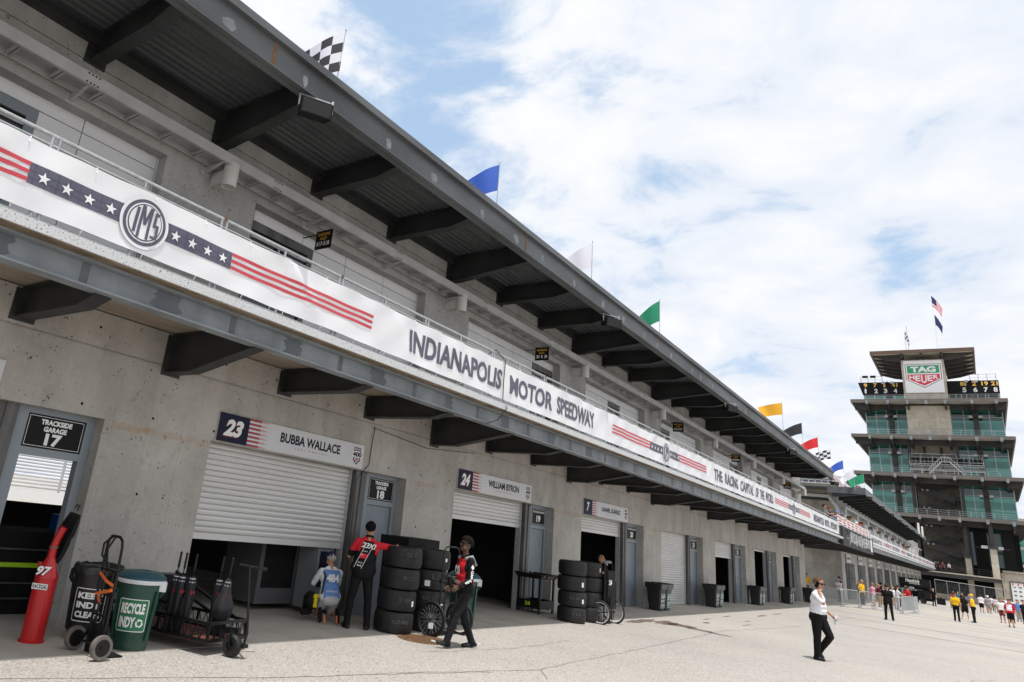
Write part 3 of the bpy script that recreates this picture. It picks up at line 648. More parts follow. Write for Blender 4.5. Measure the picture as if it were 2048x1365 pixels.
# ================================================================== BANNERS
def wrinkle(y, z):
    t = (z-4.53)/.76
    d = .012*math.sin(y*1.7+.6)+.010*math.sin(y*3.1+z*5)+.006*math.sin(y*7.3-z*9)
    for c, sl, a, w in ((6.35, 1.5, .04, .13), (8.9, 1.1, .025, .14), (10.6, 1.3, .02, .1), (11.6, .9, .02, .1), (21.9, -1.8, .04, .14), (23.6, 1.7, .04, .12), (26.2, 1.2, .025, .12), (2.0, 1.6, .02, .12), (1.0, .4, .02, .15)):
        d += a*math.exp(-((y-c-sl*(1-t)*.6)/w)**2)*(.35+.65*t)
    k = (y/.78) % 1; d += .012*max(0, t-.75)*4*math.cos(2*math.pi*k)
    return d
def cloth(mb, name, mats, parent, disp, sy=.12, sz=.085, zf=None):
    me = bpy.data.meshes.new(name); me.from_pydata(mb.v, [], mb.f)
    for mt in mats: me.materials.append(mt)
    me.polygons.foreach_set('material_index', mb.m)
    bm = bmesh.new(); bm.from_mesh(me)
    ys = [v.co.y for v in bm.verts]; zs = [v.co.z for v in bm.verts]
    for ax, lo, hi, st in ((1, min(ys), max(ys), sy), (2, min(zs), max(zs), sz)):
        k = math.floor(lo/st)+1
        while k*st < hi:
            p = [0,0,0]; p[ax] = k*st; nn = [0,0,0]; nn[ax] = 1
            bmesh.ops.bisect_plane(bm, geom=bm.verts[:]+bm.edges[:]+bm.faces[:], plane_co=p, plane_no=nn, dist=1e-5); k += 1
    for v in bm.verts:
        v.co.x += disp(v.co.y, v.co.z)
        if zf: v.co.z += zf(v.co.y)
    bm.to_mesh(me); bm.free()
    me.polygons.foreach_set('use_smooth', [True]*len(me.polygons))
    o = bpy.data.objects.new(name, me); COL.objects.link(o); o.parent = parent; return o
BX = 2.205; BZ0, BZ1 = 4.53, 5.295
def quad(m, y0, y1, z0, z1, x, mi): m.mesh([(x, y0, z0), (x, y1, z0), (x, y1, z1), (x, y0, z1)], [(0,1,2,3)], mi)
def stripes(m, y0, y1, x, mi, z0=4.805, z1=5.035):
    h = (z1-z0)/5
    for k in range(3): quad(m, y0, y1, z0+2*k*h, z0+(2*k+1)*h, x, mi)
def star(m, yc, zc, r, x, mi):
    P = [(x, yc+(r if k % 2 == 0 else r*.4)*math.sin(math.pi*k/5), zc+(r if k % 2 == 0 else r*.4)*math.cos(math.pi*k/5)) for k in range(10)]
    m.mesh(P+[(x, yc, zc)], [(10, k, (k+1) % 10) for k in range(10)], mi)
def disc(m, yc, zc, r, x, mi, n=40): m.mesh([(x, yc+r*math.cos(2*math.pi*k/n), zc+r*math.sin(2*math.pi*k/n)) for k in range(n)], [tuple(range(n))], mi)
def emblem(parent, y0, ya, yc, yb, y1):
    m = MB(); stripes(m, y0, ya, BX+.010, 0); cloth(m, 'red_stripes', [RED], parent, wrinkle); m = MB(); stripes(m, yb, y1, BX+.010, 0); cloth(m, 'red_stripes', [RED], parent, wrinkle)
    m = MB(); quad(m, ya, yb, 4.795, 5.035, BX+.006, 0)
    for k in range(int((yb-ya)/.13)): quad(m, ya+.13*k+.06, ya+.13*k+.066, 4.795, 5.035, BX+.009, 1)
    for z in (4.86, 4.94): quad(m, ya, yb, z, z+.006, BX+.0095, 1)
    cloth(m, 'navy_block', [NAVY, NAVG], parent, wrinkle)
    m = MB(); L = yc-.30-ya
    for k in range(4): star(m, ya+L*(k+.62)/4.15, 4.905, .075, BX+.013, 0)
    L = yb-yc-.30
    for k in range(4): star(m, yc+.30+L*(k+.55)/4.15, 4.905, .075, BX+.013, 0)
    cloth(m, 'white_stars', [BANW], parent, wrinkle)
    m = MB(); disc(m, yc, 4.905, .325, BX+.016, 0); disc(m, yc, 4.905, .285, BX+.020, 1); disc(m, yc, 4.905, .245, BX+.024, 0); disc(m, yc, 4.905, .226, BX+.028, 1); disc(m, yc, 4.905, .212, BX+.032, 0)
    cloth(m, 'round_emblem', [BANW, NAVY], parent, wrinkle)
    m = MB(); x = BX+.037
    def stroke(p, q, w): m.mesh([(x, yc+p[0]-w, 4.905+p[1]), (x, yc+p[0]+w, 4.905+p[1]), (x, yc+q[0]+w, 4.905+q[1]), (x, yc+q[0]-w, 4.905+q[1])], [(0,1,2,3)])
    stroke((-.125, -.155), (-.125, .155), .020)
    for p, q in (((-.065, -.20), (-.065, .20)), ((.055, -.20), (.055, .20))): stroke(p, q, .018)
    stroke((-.055, .20), (-.005, -.03), .018); stroke((.045, .20), (-.005, -.03), .018)
    for p in ([(.10, .13), (.165, .13), (.165, .165), (.10, .165)], [(.10, .0), (.135, .0), (.135, .165), (.10, .165)], [(.10, -.02), (.18, -.02), (.18, .02), (.10, .02)], [(.145, -.14), (.18, -.14), (.18, .0), (.145, .0)], [(.09, -.165), (.18, -.165), (.18, -.13), (.09, -.13)]):
        m.mesh([(x+.001*len(m.f), yc+a, 4.905+b) for a, b in p], [(0,1,2,3)])
    cloth(m, 'emblem_lettering', [NAVY], parent, wrinkle)
BN = empty('balcony_banner', (0,0,0), 0, 'long white vinyl banner with stripes, stars and lettering along the balcony of the front wing', 'banner')
m = MB(); quad(m, -9.0, 12.664, BZ0, BZ1, BX, 0); quad(m, 12.668, 34.0, BZ0, BZ1, BX, 0); quad(m, 34.0, 57.9, BZ0, BZ1, BX, 0)
cloth(m, 'vinyl_sheet', [BANW], BN, wrinkle, .12, .085)
emblem(BN, -.4, 2.62, 4.03, 5.385, 8.36); emblem(BN, 18.57, 21.5, 22.9, 24.23, 27.27); emblem(BN, 38.5, 41.47, 42.95, 44.35, 47.4)
for words in ([('INDIANAPOLIS', 9.42, 12.62), ('MOTOR', 12.98, 14.95), ('SPEEDWAY', 15.2, 17.42)], [('THE', 28.35, 29.35), ('RACING', 29.75, 31.75), ('CAPITAL', 32.15, 34.25), ('OF', 34.65, 35.2), ('THE', 35.5, 36.3), ('WORLD', 36.55, 38.0)], [('INDIANAPOLIS', 48.5, 51.9), ('MOTOR', 52.4, 54.2), ('SPEEDWAY', 54.6, 57.2)]):
    for w_, a, b in words:
        m = MB(); letters(m, w_, a, b, 4.70, 5.11, BX+.010, 0, .03); cloth(m, 'lettering', [NAVY], BN, wrinkle, .12, .085)
m = MB(); y = .2
while y < 57:
    for z in (BZ1-.035, BZ0+.03): m.bar((2.22+wrinkle(y, z), y, z-.02), (2.155, y+.02, z+(.07 if z > 5 else -.07)), .012, .006)
    y += .78
m.build('cable_ties', WHT, BN)
# ================================================================== FLAGS on the roof edge
def flag(y, m_, label, x=2.36, top=9.55, z0=8.45, hs=1.0, kind=None, L=.72, H=.5, droop=.5, lean=0, nseg=15, group='flags along the roof edge', ang=0.0, wv=1.0):
    b = empty('flag', (x, y, z0), 0, label, 'flag', group)
    h = top-z0; m = MB(); m.tube([(0, 0, 0), (lean*.5, 0, h*.5), (lean, 0, h)], [.012, .010, .007], 8); m.ball((lean, 0, h+.015), .016, 5); m.build('pole', GALV, b)
    m = MB(); nv = 8
    dv = Vector((-.90, -.43, 0)).normalized() if group == 'flags along the roof edge' else Vector((0, -1, 0))
    pv = Vector((-dv.y, dv.x, 0)); vs = []
    for i in range(nseg+1):
        u = i/nseg
        for j in range(nv+1):
            v = j/nv
            P = Vector((lean, 0, h-.03-H*v))+dv*(hs*L*u*(1-.18*u*v))+Vector((0,0,-1))*(droop*L*u*(.55+.45*u)*(1-.25*v))
            P += pv*(wv*(.07*math.sin(u*6.5+v*1.4)*u+.03*math.sin(u*11-v*2)*u)); vs.append(P)
    fs = [(i*(nv+1)+j, (i+1)*(nv+1)+j, (i+1)*(nv+1)+j+1, i*(nv+1)+j+1) for i in range(nseg) for j in range(nv)]
    if kind == 'check':
        for k, f in enumerate(fs): i, j = divmod(k, nv); m.mesh([vs[q] for q in f], [(0,1,2,3)], ((i*5//nseg)+(j*4//nv)) % 2)
        o = m.build('cloth', [FWHT, FBLK], b, recalc=False)
        bm = bmesh.new(); bm.from_mesh(o.data); bmesh.ops.remove_doubles(bm, verts=bm.verts, dist=1e-5); bm.to_mesh(o.data); bm.free()
        o.data.polygons.foreach_set('use_smooth', [True]*len(o.data.polygons))
    elif kind == 'us':
        for k, f in enumerate(fs):
            i, j = divmod(k, nv); u = i/nseg; mi = 2 if (u < .42 and j < nv*.55) else (0 if j % 2 == 0 else 1); m.mesh([vs[q] for q in f], [(0,1,2,3)], mi)
        m.build('cloth', [FRED, FWHT, FNAV], b, recalc=False)
    else:
        m.mesh(vs, fs); m.build('cloth', m_, b, smooth='all', recalc=False)
    return b
flag(6.6, None, 'black and white checkered flag nearest the camera on the roof edge', kind='check', top=9.38, L=.98, H=.74, droop=.55, lean=.03)
flag(11.67, FBLUE, 'blue flag on the roof edge, second from the camera', top=9.46, L=.95, H=.62, droop=.62, wv=1.2)
flag(16.6, FWHT, 'plain white flag on the roof edge between the blue and the green flag', top=9.55, L=.85, H=.68, droop=.8)
flag(21.9, FGRN, 'green flag on the roof edge over the banner lettering', top=9.6, L=.8, H=.68, droop=1.0, wv=1.2)
flag(40.4, FYEL, 'yellow flag on the roof edge at the far end of the front wing', top=9.95, L=1.15, droop=.28, H=.6)
flag(45.6, FBLK, 'black flag between the yellow and the red flag', top=9.85, L=1.15, droop=.6, H=.6)
flag(50.7, FRED, 'red flag next to the black flag on the roof edge', top=9.85, L=1.1, droop=.6, H=.6)
flag(55.4, None, 'small far checkered flag right of the red flag', kind='check', top=9.8, L=1.1, droop=.4, H=.62)
flag(61.0, FBLUE, 'far blue flag in front of the white tents', top=9.85, z0=8.25, L=1.05, droop=.75, H=.6)
flag(66.5, FWHT, 'far white flag in front of the white tents', top=9.9, z0=8.3, L=1.0, droop=.9, H=.6)
flag(72.8, FGRN, 'far green flag above the start of the second wing roof', top=10.3, z0=8.85, L=1.2, droop=.55, H=.75)
# ================================================================== BRIDGE with the board between the two wings
BR = empty('walkway_bridge', (0,0,0), 0, 'dark steel walkway joining the balconies of the two garage wings', 'bridge')
m = MB(); m.box(-3, 2.2, 58.52, 75.3, 4.22, 4.40); m.build('deck', STEEL, BR)
m = MB(); m.box(2.0, 2.2, 58.52, 75.3, 3.95, 4.215)
for k in range(8): m.box(-3, 1.99, 60+k*2, 60.2+k*2, 3.9, 4.215)
m.build('beams', STEEL, BR)
m = MB()
for k in range(9): m.box(2.1, 2.14, 58.6+k*2.05, 58.66+k*2.05, 4.4, 5.75)
m.build('railing', GALV, BR)
m = MB(); m.box(2.145, 2.16, 57.95, 75.3, 5.16, 5.82); PB = m.build('striped_panel_banner', BANW, None); tag(PB, 'white banner with repeated red striped panels above the bridge board', 'banner')
m = MB()
for k in range(8):
    y0 = 58.4+k*2.1; stripes(m, y0, y0+1.25, 2.163, 0, 5.26, 5.72)
m.pieces('red_stripes', RED, PB, per=3)
VB = empty('bridge_board', (2.25, 66.5, 4.0), 0, 'black board with torn silver lettering hung under the striped banner', 'board')
L = lambda mb, nm, mt: mb.build(nm, mt, VB, loc=(-2.25, -66.5, -4.0))
m = MB(); m.box(2.21, 2.33, 58.6, 75.2, 4.0, 5.14); L(m, 'panel', SBLK)
m = MB(); m.box(2.20, 2.36, 58.45, 58.6, 3.98, 5.16); m.box(2.20, 2.36, 75.2, 75.35, 3.98, 5.16); m.box(2.2, 2.36, 58.6, 75.2, 3.93, 4.0); L(m, 'frame', STEEL)
m = MB(); r_ = random.Random(11)
for k in range(26):
    y0 = 60.2+k*.5+r_.uniform(-.1, .1); w = r_.uniform(.15, .42); z0 = r_.uniform(4.05, 4.5); z1 = r_.uniform(4.7, 5.12)
    m.mesh([(2.334+.0002*k, y0, z0), (2.334+.0002*k, y0+w, z0+r_.uniform(-.1, .1)*0), (2.334+.0002*k, y0+w*r_.uniform(.5, 1.3), z1), (2.334+.0002*k, y0+r_.uniform(0, .1), z1-.05)], [(0,1,2,3)], k % 3)
L(m, 'silver_fragments', [LOUV, SGREY, BEAM])
m = MB(); letters(m, 'BRICKYARD WEEKEND', 62.3, 73.6, 4.25, 4.95, 2.341, 0, .01); L(m, 'silver_lettering', SGREY)
m = MB(); m.box(2.331, 2.342, 73.8, 74.9, 4.1, 5.05); L(m, 'white_patch', WHT)
m = MB()
for k in range(4): m.box(2.341, 2.352, 60.2, 61.4, 4.55+k*.13, 4.63+k*.13)
L(m, 'black_bars', BLKM)
# ================================================================== SECOND WING
zf = lambda y: .30+.0062*(y-75.4)
W2 = empty('second_garage_wing', (0,0,0), 0, 'second concrete garage wing running on from the bridge towards the tower', 'building')
P2 = 7.95; S2 = [75.4+P2*k for k in range(12)]; E2 = 75.4+P2*12+1.9
m = MB()
for s in S2+[75.4+P2*12]: m.box(-.6, 0, s, s+1.9, -1.2, 4.26)
for s in S2: m.box(-.6, 0, s+1.9, s+P2, 2.77, 4.26)
m.box(-12, -.6, 75.4, 75.7, -1.2, 4.26)
m.build('lower_wall', CON, W2, zf=zf)
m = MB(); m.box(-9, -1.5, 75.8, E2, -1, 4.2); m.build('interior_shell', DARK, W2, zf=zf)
m = MB()
for s in S2:
    m.box(-.4, -.25, s+5.2, s+5.35, -1, 2.77); m.box(-.35, -.25, s+6.6, s+6.75, -1, 2.77)
m.pieces('door_frame', FRAMEG, W2, zf=zf)
m = MB()
for s in S2: m.box(-.36, -.3, s+6.75, s+P2-.02, -1, 2.15)
m.pieces('door', GLASSD, W2, zf=zf)
m = MB(); m.box(-.6, 2.33, 75.4, E2, 4.28, 4.41); m.box(-12, -.6, 75.4, E2, 4.28, 4.41); m.build('balcony_slab', SLABE, W2, zf=zf)
m = MB(); m.box(2.03, 2.10, 75.4, E2, 3.95, 4.26); m.build('edge_beam', BEAM, W2, zf=zf)
m = MB(); m.box(-.6, 0, 75.4, E2, 4.42, 7.05); m.box(-.62, .004, 75.4, E2, 7.05, 8.55); m.build('upper_wall', CON2, W2, zf=zf)
m = MB()
for s in S2:
    for k in range(3): m.box(0.003, .03, s+2.0+k*1.9, s+3.85+k*1.9, 4.45, 7.0)
m.build('cladding', PANEL, W2, zf=zf)
m = MB(); m.box(-12, 2.40, 72.5, 150, 8.72, 8.80); m.box(0.005, 2.38, 72.5, 150, 8.66, 8.715); m.build('roof_deck', DECK, W2, zf=zf)
m = MB(); m.box(2.38, 2.42, 72.5, 150, 8.28, 8.82); m.box(-.3, 2.38, 72.46, 72.5, 8.28, 8.82); m.build('fascia_beam', FASC, W2, zf=zf)
def br2(zw, x1, zm, x2, ze, zt):
    m = MB(); m.prism([(0.02, zw), (x1, zw), (x2, ze), (x2, zt), (.02, zt)], 'y', -.02, .02); m.prism([(0.02, zw-.03), (x1, zw-.03), (x2, ze-.03), (x2, ze), (x1, zw), (.02, zw)], 'y', -.10, .10); return m
q1 = br2(3.66, .6, 0, 2.03, 3.96, 4.258).build('balcony_bracket', STEEL, W2); q2 = br2(8.0, .4, 0, 2.37, 8.32, 8.655).build('roof_bracket', STEEL, W2)
ys_ = [s+.9+d for s in S2 for d in (0, 2.65, 5.3)]
for src, yy in ((q1, ys_), (q2, [72.6]+[y for y in ys_ if y < 150])):
    src.location = (0, yy[0], zf(yy[0]))
    for y in yy[1:]: dup(src, (0, y, zf(y)), parent=W2)
m = MB(); m.box(.4, .52, 76, E2, 7.3, 7.5); m.build('cable_tray', TRAY, W2, zf=zf)
railing('balcony_railing', W2, 75.6, E2, 2.4, zf=zf)
# end face seen through the gap: stained wall, white string course, parapet
m = MB(); m.box(-12, -.05, 75.38, 75.45, 4.5, 8.1); m.build('stained_end_wall', CONW, W2)
m = MB(); m.prism([(-12, 8.45), (-12, 8.72), (-.55, 8.62), (.12, 7.55), (.12, 6.75), (-.12, 6.75), (-.12, 7.45), (-.68, 8.36)], 'y', 75.2, 75.37); m.build('string_course', WPOW, W2)
m = MB(); m.box(-12, -.0, 75.25, 75.36, 8.72, 9.55); m.build('parapet', CONW, W2)
m = MB(); m.box(-12, 0, 75.2, 75.3, 9.56, 9.63); m.box(-12, 0, 75.2, 75.25, 9.85, 9.89)
for k in range(7): m.box(-.1-k*.5, -.05-k*.5, 75.2, 75.25, 9.63, 9.89)
m.build('parapet_railing', WPOW, W2)
m = MB(); m.box(-.1, .22, 75.0, 75.2, 6.5, 6.75); m.build('drain_box', WPOW, W2)
b2z = lambda y, z: 0
BN2 = empty('balcony_banner', (0,0,0), 0, 'white lettered banner along the balcony of the second wing', 'banner')
m = MB(); quad(m, 75.4, E2, 4.55, 5.30, BX, 0); m2 = MB(); quad(m2, 75.4, 78, 4.55, 5.30, BX, 0); m.build('vinyl_sheet', BANW, BN2, zf=zf)
y = 76.3; k = 0; m = MB(); m3 = MB(); m4 = MB()
while y < E2-6:
    if k % 2 == 0: letters(m, ('INDIANAPOLIS', 'MOTOR SPEEDWAY')[(k//2) % 2], y, y+8.2, 4.70, 5.13, BX+.01, 0, .012); y += 9.3
    else:
        stripes(m3, y, y+2.6, BX+.01, 0, 4.78, 5.08); stripes(m3, y+5.0, y+7.6, BX+.01, 0, 4.78, 5.08); quad(m4, y+2.6, y+5, 4.78, 5.08, BX+.01, 0); disc(m4, y+3.8, 4.93, .3, BX+.014, 1); disc(m4, y+3.8, 4.93, .26, BX+.018, 0); disc(m4, y+3.8, 4.93, .2, BX+.022, 1); y += 8.6
    k += 1
m.build('lettering', NAVY, BN2, zf=zf); m3.pieces('red_stripes', RED, BN2, per=3, zf=zf); m4.pieces('navy_block', [NAVY, BANW], BN2, per=4, zf=zf)
for k, s in enumerate(S2):
    dup(L0, (0, s+.9, 7.05+zf(s)), 0, 'small far cylinder lamp above the second wing balcony')['group'] = 'far cylinder lamps of the second wing'
for k, s in enumerate(S2[:9]):
    u_ = unit_sign(s+3.4, 6.7+zf(s), str(540+2*k), 'small far black unit sign above the second wing balcony', x=.2, s=.85); u_['group'] = 'far black unit signs of the second wing'
for k, s in enumerate(S2):
    m = MB(); m.box(.004, .03, s+2.0, s+5.6, 2.80, 3.5); o = m.build('driver_sign', SGREY, zf=zf); tag(o, 'far pale name board over a door of the second wing', 'sign', 'far name boards of the second wing')
    m = MB(); m.box(.031, .034, s+2.0, s+2.7, 2.80, 3.5, 0); letters(m, 'TRACKSIDE', s+3.0, s+5.2, 3.05, 3.28, .036, 0, .02); m.build('lettering', SNAVY, o, zf=zf)
for k, y in enumerate([73.5, 83, 92, 101, 110, 120, 130]):
    c = dup(S0, (2.55, y, 8.15+zf(y)), None, 'small far loudspeaker under the second wing roof edge'); c['group'] = 'far loudspeakers of the second wing'
for k, y in enumerate([132, 140]):
    m = MB(); m.box(2.45, 2.62, y, y+1.2, 8.4+zf(y), 9.9+zf(y)); m.box(2.40, 2.45, y+.3, y+.9, 8.8+zf(y), 9.4+zf(y)); tag(m.build('antenna', WHT), 'white antenna panel at the far end of the second wing roof edge', 'antenna', 'white antenna panels on the second wing')
# roof terrace banner, tents
RB = empty('roof_terrace_rail', (0,0,0), 0, 'white railing banner with thin red stripes on the roof of the second wing', 'banner')
m = MB(); m.box(-.1, -.07, 74.3, 150, 9.62, 10.45); m.build('sheet', BANW, RB)
m = MB()
for k in range(3): quad(m, 74.6, 81.5, 9.82+k*.17, 9.88+k*.17, -.066, 0); quad(m, 84.5, 92, 9.82+k*.17, 9.88+k*.17, -.066, 0)
m.build('red_stripes', RED, RB)
m = MB(); quad(m, 81.5, 84.5, 9.85, 10.2, -.066, 0); m.build('navy_block', BEAM, RB)
m = MB(); m.tube([(-.085, 74.3, 10.5), (-.085, 150, 10.5)], .02, 6)
for k in range(32): m.box(-.1, -.07, 74.4+k*2.4, 74.45+k*2.4, 9.3, 10.5)
m.build('rail', BEAM, RB)
def tent(x, y, z, w, h, eave, label):
    b = empty('tent', (x, y, z), 0, label, 'tent', 'white peaked tents on the roof of the second wing')
    m = MB(); vs = []; n = 9
    for i in range(n+1):
        for j in range(n+1):
            u, v = 2*i/n-1, 2*j/n-1; r = max(abs(u), abs(v)); vs.append((u*w/2, v*w/2, eave+h*(1-r)**1.7))
    m.mesh(vs, [(i*(n+1)+j, (i+1)*(n+1)+j, (i+1)*(n+1)+j+1, i*(n+1)+j+1) for i in range(n) for j in range(n)])
    for a in (-1, 1): m.box(a*w/2-.01, a*w/2+.01, -w/2, w/2, eave-.35, eave); m.box(-w/2+.02, w/2-.02, a*w/2-.01, a*w/2+.01, eave-.35, eave)
    m.build('canopy', TENT, b)
    m = MB()
    for a in (-1, 1):
        for c in (-1, 1): m.tube([(a*w/2*.97, c*w/2*.97, 0), (a*w/2*.97, c*w/2*.97, eave-.3)], .05, 6)
    m.build('pole', WPOW, b)
tent(-3.5, 88, 8.9, 6.5, 3.4, 2.5, 'white peaked tent on the second wing roof, behind the far blue flag')
tent(-3.5, 97, 8.9, 6.5, 3.4, 2.9, 'white peaked tent on the second wing roof, behind the far green flag')
# ================================================================== CONTROL TOWER
TW = empty('control_tower', (0,0,0), 0, 'tall stepped control tower of concrete and teal glass with overhanging floor plates', 'tower')
FY = 175.0; BY = 181.5; CX0, CX1 = .12, 7.1
FL = [(37.4, -9.0, 15.9), (30.25, -9.35, 16.2), (22.75, -9.4, 16.5), (15.1, -9.6, 17.0)]
def plate(z, x0, x1, yb=214, th=.66, name='floor_plate'):
    m = MB(); m.box(x0+.5, x1-.5, FY+.5, yb-.5, z-.35, z-.02); o = m.build(name, TSOF, TW)
    m = MB(); m.box(x0, x1, FY, FY+.25, z-th, z); m.box(x0, x0+.25, FY+.25, yb, z-th, z); m.box(x1-.25, x1, FY+.25, yb, z-th, z); m.box(x0+.25, x1-.25, FY+.25, yb, z-.019, z)
    m.build('fascia', TFASC, o)
    m = MB()      # cantilever ribs under the overhang
    xl, xr = -7.0, 14.9
    for k in range(11):
        y = FY+2.2+k*3.6
        for xa, xb in ((x0+.3, xl+.6), (x1-.3, xr-.6)): m.prism([(xa, z-.36), (xb, z-.36), (xb, z-1.75), (xa+(xb-xa)*.35, z-1.5), (xa, z-.7)], 'y', y-.12, y+.12)
    for x in (-6.2, -2.6, .6, 6.6, 10.6, 14.2):
        m.prism([(FY+.26, z-.36), (BY, z-.36), (BY, z-1.9), (FY+2.2, z-1.65), (FY+.26, z-.75)], 'x', x-.15, x+.15)
    m.pieces('rib', TSTEEL, o); m = MB(); m.box(x0+.3, x1-.3, BY-2.6, BY-2.3, z-1.5, z-.36); m.build('edge_beam', TSTEEL, o)
    m = MB()
    for x in (-6.2, -2.6, .6, 3.6, 6.6, 10.6, 14.2): m.box(x-.22, x+.22, FY-.05, FY-.002, z-1.0, z-.25)
    m.pieces('beam_end', BEAM, o)
    return o
for z, a, b in FL: plate(z, a, b)
# glazed storeys: soffit reflection painted as a dark band on top, reflected sky in the middle
GLASSM = mat('sky_reflection_glass', (.02, .10, .085), (.05, .19, .16), .5, .06, metal=.2, spec=.8, detail=2)
def storey(z0, z1, lo=0, dark=False):
    h = z1-z0-1.0
    for x0, x1, nm in ((-7.1, CX0, 'glazing'), (CX1, 15.0, 'glazing')):
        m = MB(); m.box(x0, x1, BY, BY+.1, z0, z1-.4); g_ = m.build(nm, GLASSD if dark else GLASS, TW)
        m = MB(); n = 4; 
        for k in range(n+1): x = x0+(x1-x0)*k/n; m.box(x-.05, x+.05, BY-.06, BY-.002, z0, z1-.4)
        for z in (z0+.02, z0+2.0, z0+4.6): m.box(x0, x1, BY-.05, BY-.003, z, z+.07)
        m.build('mullion', GALV, g_)
        m = MB(); m.box(x0+.1, x1-.1, BY-.03, BY-.004, z1-3.2, z1-1.6); m.build('soffit_reflection_band', GLASSD, g_); m = MB(); m.box(x0+.1, x1-.1, BY-.025, BY-.004, z0+2.4, z0+3.6); m.build('sky_reflection_band', GLASSM, g_)  # soffit and sky reflections put into the colour of two thin bands
    for x in (-7.1, 15.0):
        m = MB(); m.box(x-.05, x+.05, BY+.11, 211, z0, z1-.4); m.build('side_glazing', GLASS, TW)
    m = MB()
    for x in (-2.7, 10.9): m.box(x-.42, x+.42, BY-.75, BY-.07, z0, z1-.36); m.box(x-.12, x+.12, BY-2.2, BY-.76, z0+4.4, z0+4.6)
    m.pieces('column', TSTEEL, TW, per=2)
    m = MB()
    for x in (-2.7, 10.9):
        for d in (-.75, .75): m.box(x+d-.3, x+d+.3, BY-1.6, BY-1.2, z0+4.25, z0+4.7)
    m.pieces('floodlight', LOUV, TW)
storey(37.4, 40.0+.0)
storey(30.25, 37.4); storey(22.75, 30.25); storey(15.1, 22.75)
# central concrete shaft
m = MB(); m.box(CX0, CX1, 177.2, 190, 37.41, 45.9); m.box(CX0, CX1, 178.2, 190, 30.26, 36.6)
m.build('shaft', CONT, TW)
m = MB()
for z in (31.9, 34.2): m.box(CX0, CX1, 178.185, 178.199, z, z+.04)
for x in (2.0, 5.4): m.box(x, x+.04, 178.185, 178.199, 30.3, 36.5)
m.build('panel_joint', CONW, TW)
m = MB(); m.box(CX0, CX1, 183, 190, 22.76, 29.9); m.box(CX0, CX1, 186, 190, 4.9, 22.7); m.build('recessed_shaft', CONT, TW)
m = MB()
for x in (2.2, 4.9): m.box(x-.18, x+.18, 182.5, 182.98, 22.76, 29)
m.box(CX0, CX1, 182.5, 182.98, 27.2, 27.5)
for x in (CX0-.3, CX1+.3): m.box(x-.25, x+.25, 179.5, 180.5, 4.9, 29.5)
m.build('frame', TSTEEL, TW)
# railings on every plate
def trail(z, x0, x1, y=FY+.5, h=1.1, name='plate_railing', mt=GALV):
    m = MB()
    for k in range(3): m.box(x0, x1, y, y+.04, z+h*(k+1)/3-.04, z+h*(k+1)/3)
    n = int((x1-x0)/1.6)
    for k in range(n+1): m.box(x0+(x1-x0)*k/n-.03, x0+(x1-x0)*k/n+.03, y-.02, y-.001, z, z+h)
    m.box(x0, x1, y+.02, y+.03, z+.05, z+h*.9) if False else None
    m.build(name, mt, TW)
for z, a, b in FL: trail(z, -6.4, 14.9, FY+1.2)
# roof
m = MB(); m.box(-4.6, 11.8, 175.3, 195.7, 47.1, 47.2); RF = m.build('roof', TSOF, TW)
m = MB(); m.box(-4.9, 12.07, FY, FY+.25, 46.85, 47.55); m.box(-4.9, -4.6, FY+.25, 196, 46.85, 47.55); m.box(11.8, 12.07, FY+.25, 196, 46.85, 47.55); m.box(-4.6, 11.8, FY+.25, 196, 47.5, 47.55); m.build('fascia', mat('roof_fascia_brown', (.125, .075, .055), (.10, .06, .045), .5, .5), RF)
m = MB()
for k in range(6):
    y = 177.2+k*3.5
    m.prism([(-4.6, 47.09), (CX0, 47.09), (CX0, 45.6), (-2.2, 46.0), (-4.6, 46.8)], 'y', y-.15, y+.15); m.prism([(11.8, 47.09), (CX1, 47.09), (CX1, 45.6), (9.4, 46.0), (11.8, 46.8)], 'y', y-.15, y+.15)
for x in (.4, 3.6, 6.9): m.box(x-.15, x+.15, 175.3, 177.15, 46.2, 47.09)
m.pieces('rib', TSTEEL, RF); m = MB(); m.box(CX0, CX1, 177.2, 190, 45.91, 46.0); m.build('cap', TSTEEL, RF)
m = MB()
for x in (.5, 6.7): m.box(x-.2, x+.2, 177.5, 178, 45.9, 47.0)
m.pieces('post', TSTEEL, RF)
# louvres under the right board
m = MB()
for k in range(14): m.prism([(181.0, 37.5+k*.16), (181.3, 37.6+k*.16), (181.3, 37.62+k*.16)], 'x', CX1+.05, 14.9)
for x in (7.2, 9.1, 11.0, 12.8, 14.8): m.box(x, x+.12, 180.9, 180.98, 37.41, 39.8)
m.build('louvre', LOUV, TW)
m = MB()
for x0, x1 in ((-7.4, -3.6), (10.8, 14.8)):
    for k in range(4): x = x0+(x1-x0)*k/3; m.box(x-.04, x+.04, 181, 181.06, 42.0, 43.5)
    m.box(x0, x1, 181.07, 181.1, 43.45, 43.5); m.box(x0, x1, 181.07, 181.1, 42.8, 42.84); m.build('maintenance_cage', BEAM, TW); m = MB()
for x in (-6.6, -5.2): m.box(x-.5, x+.5, 180.9, 180.98, 43.2, 43.7)
m.pieces('floodlight', BLKM, TW)
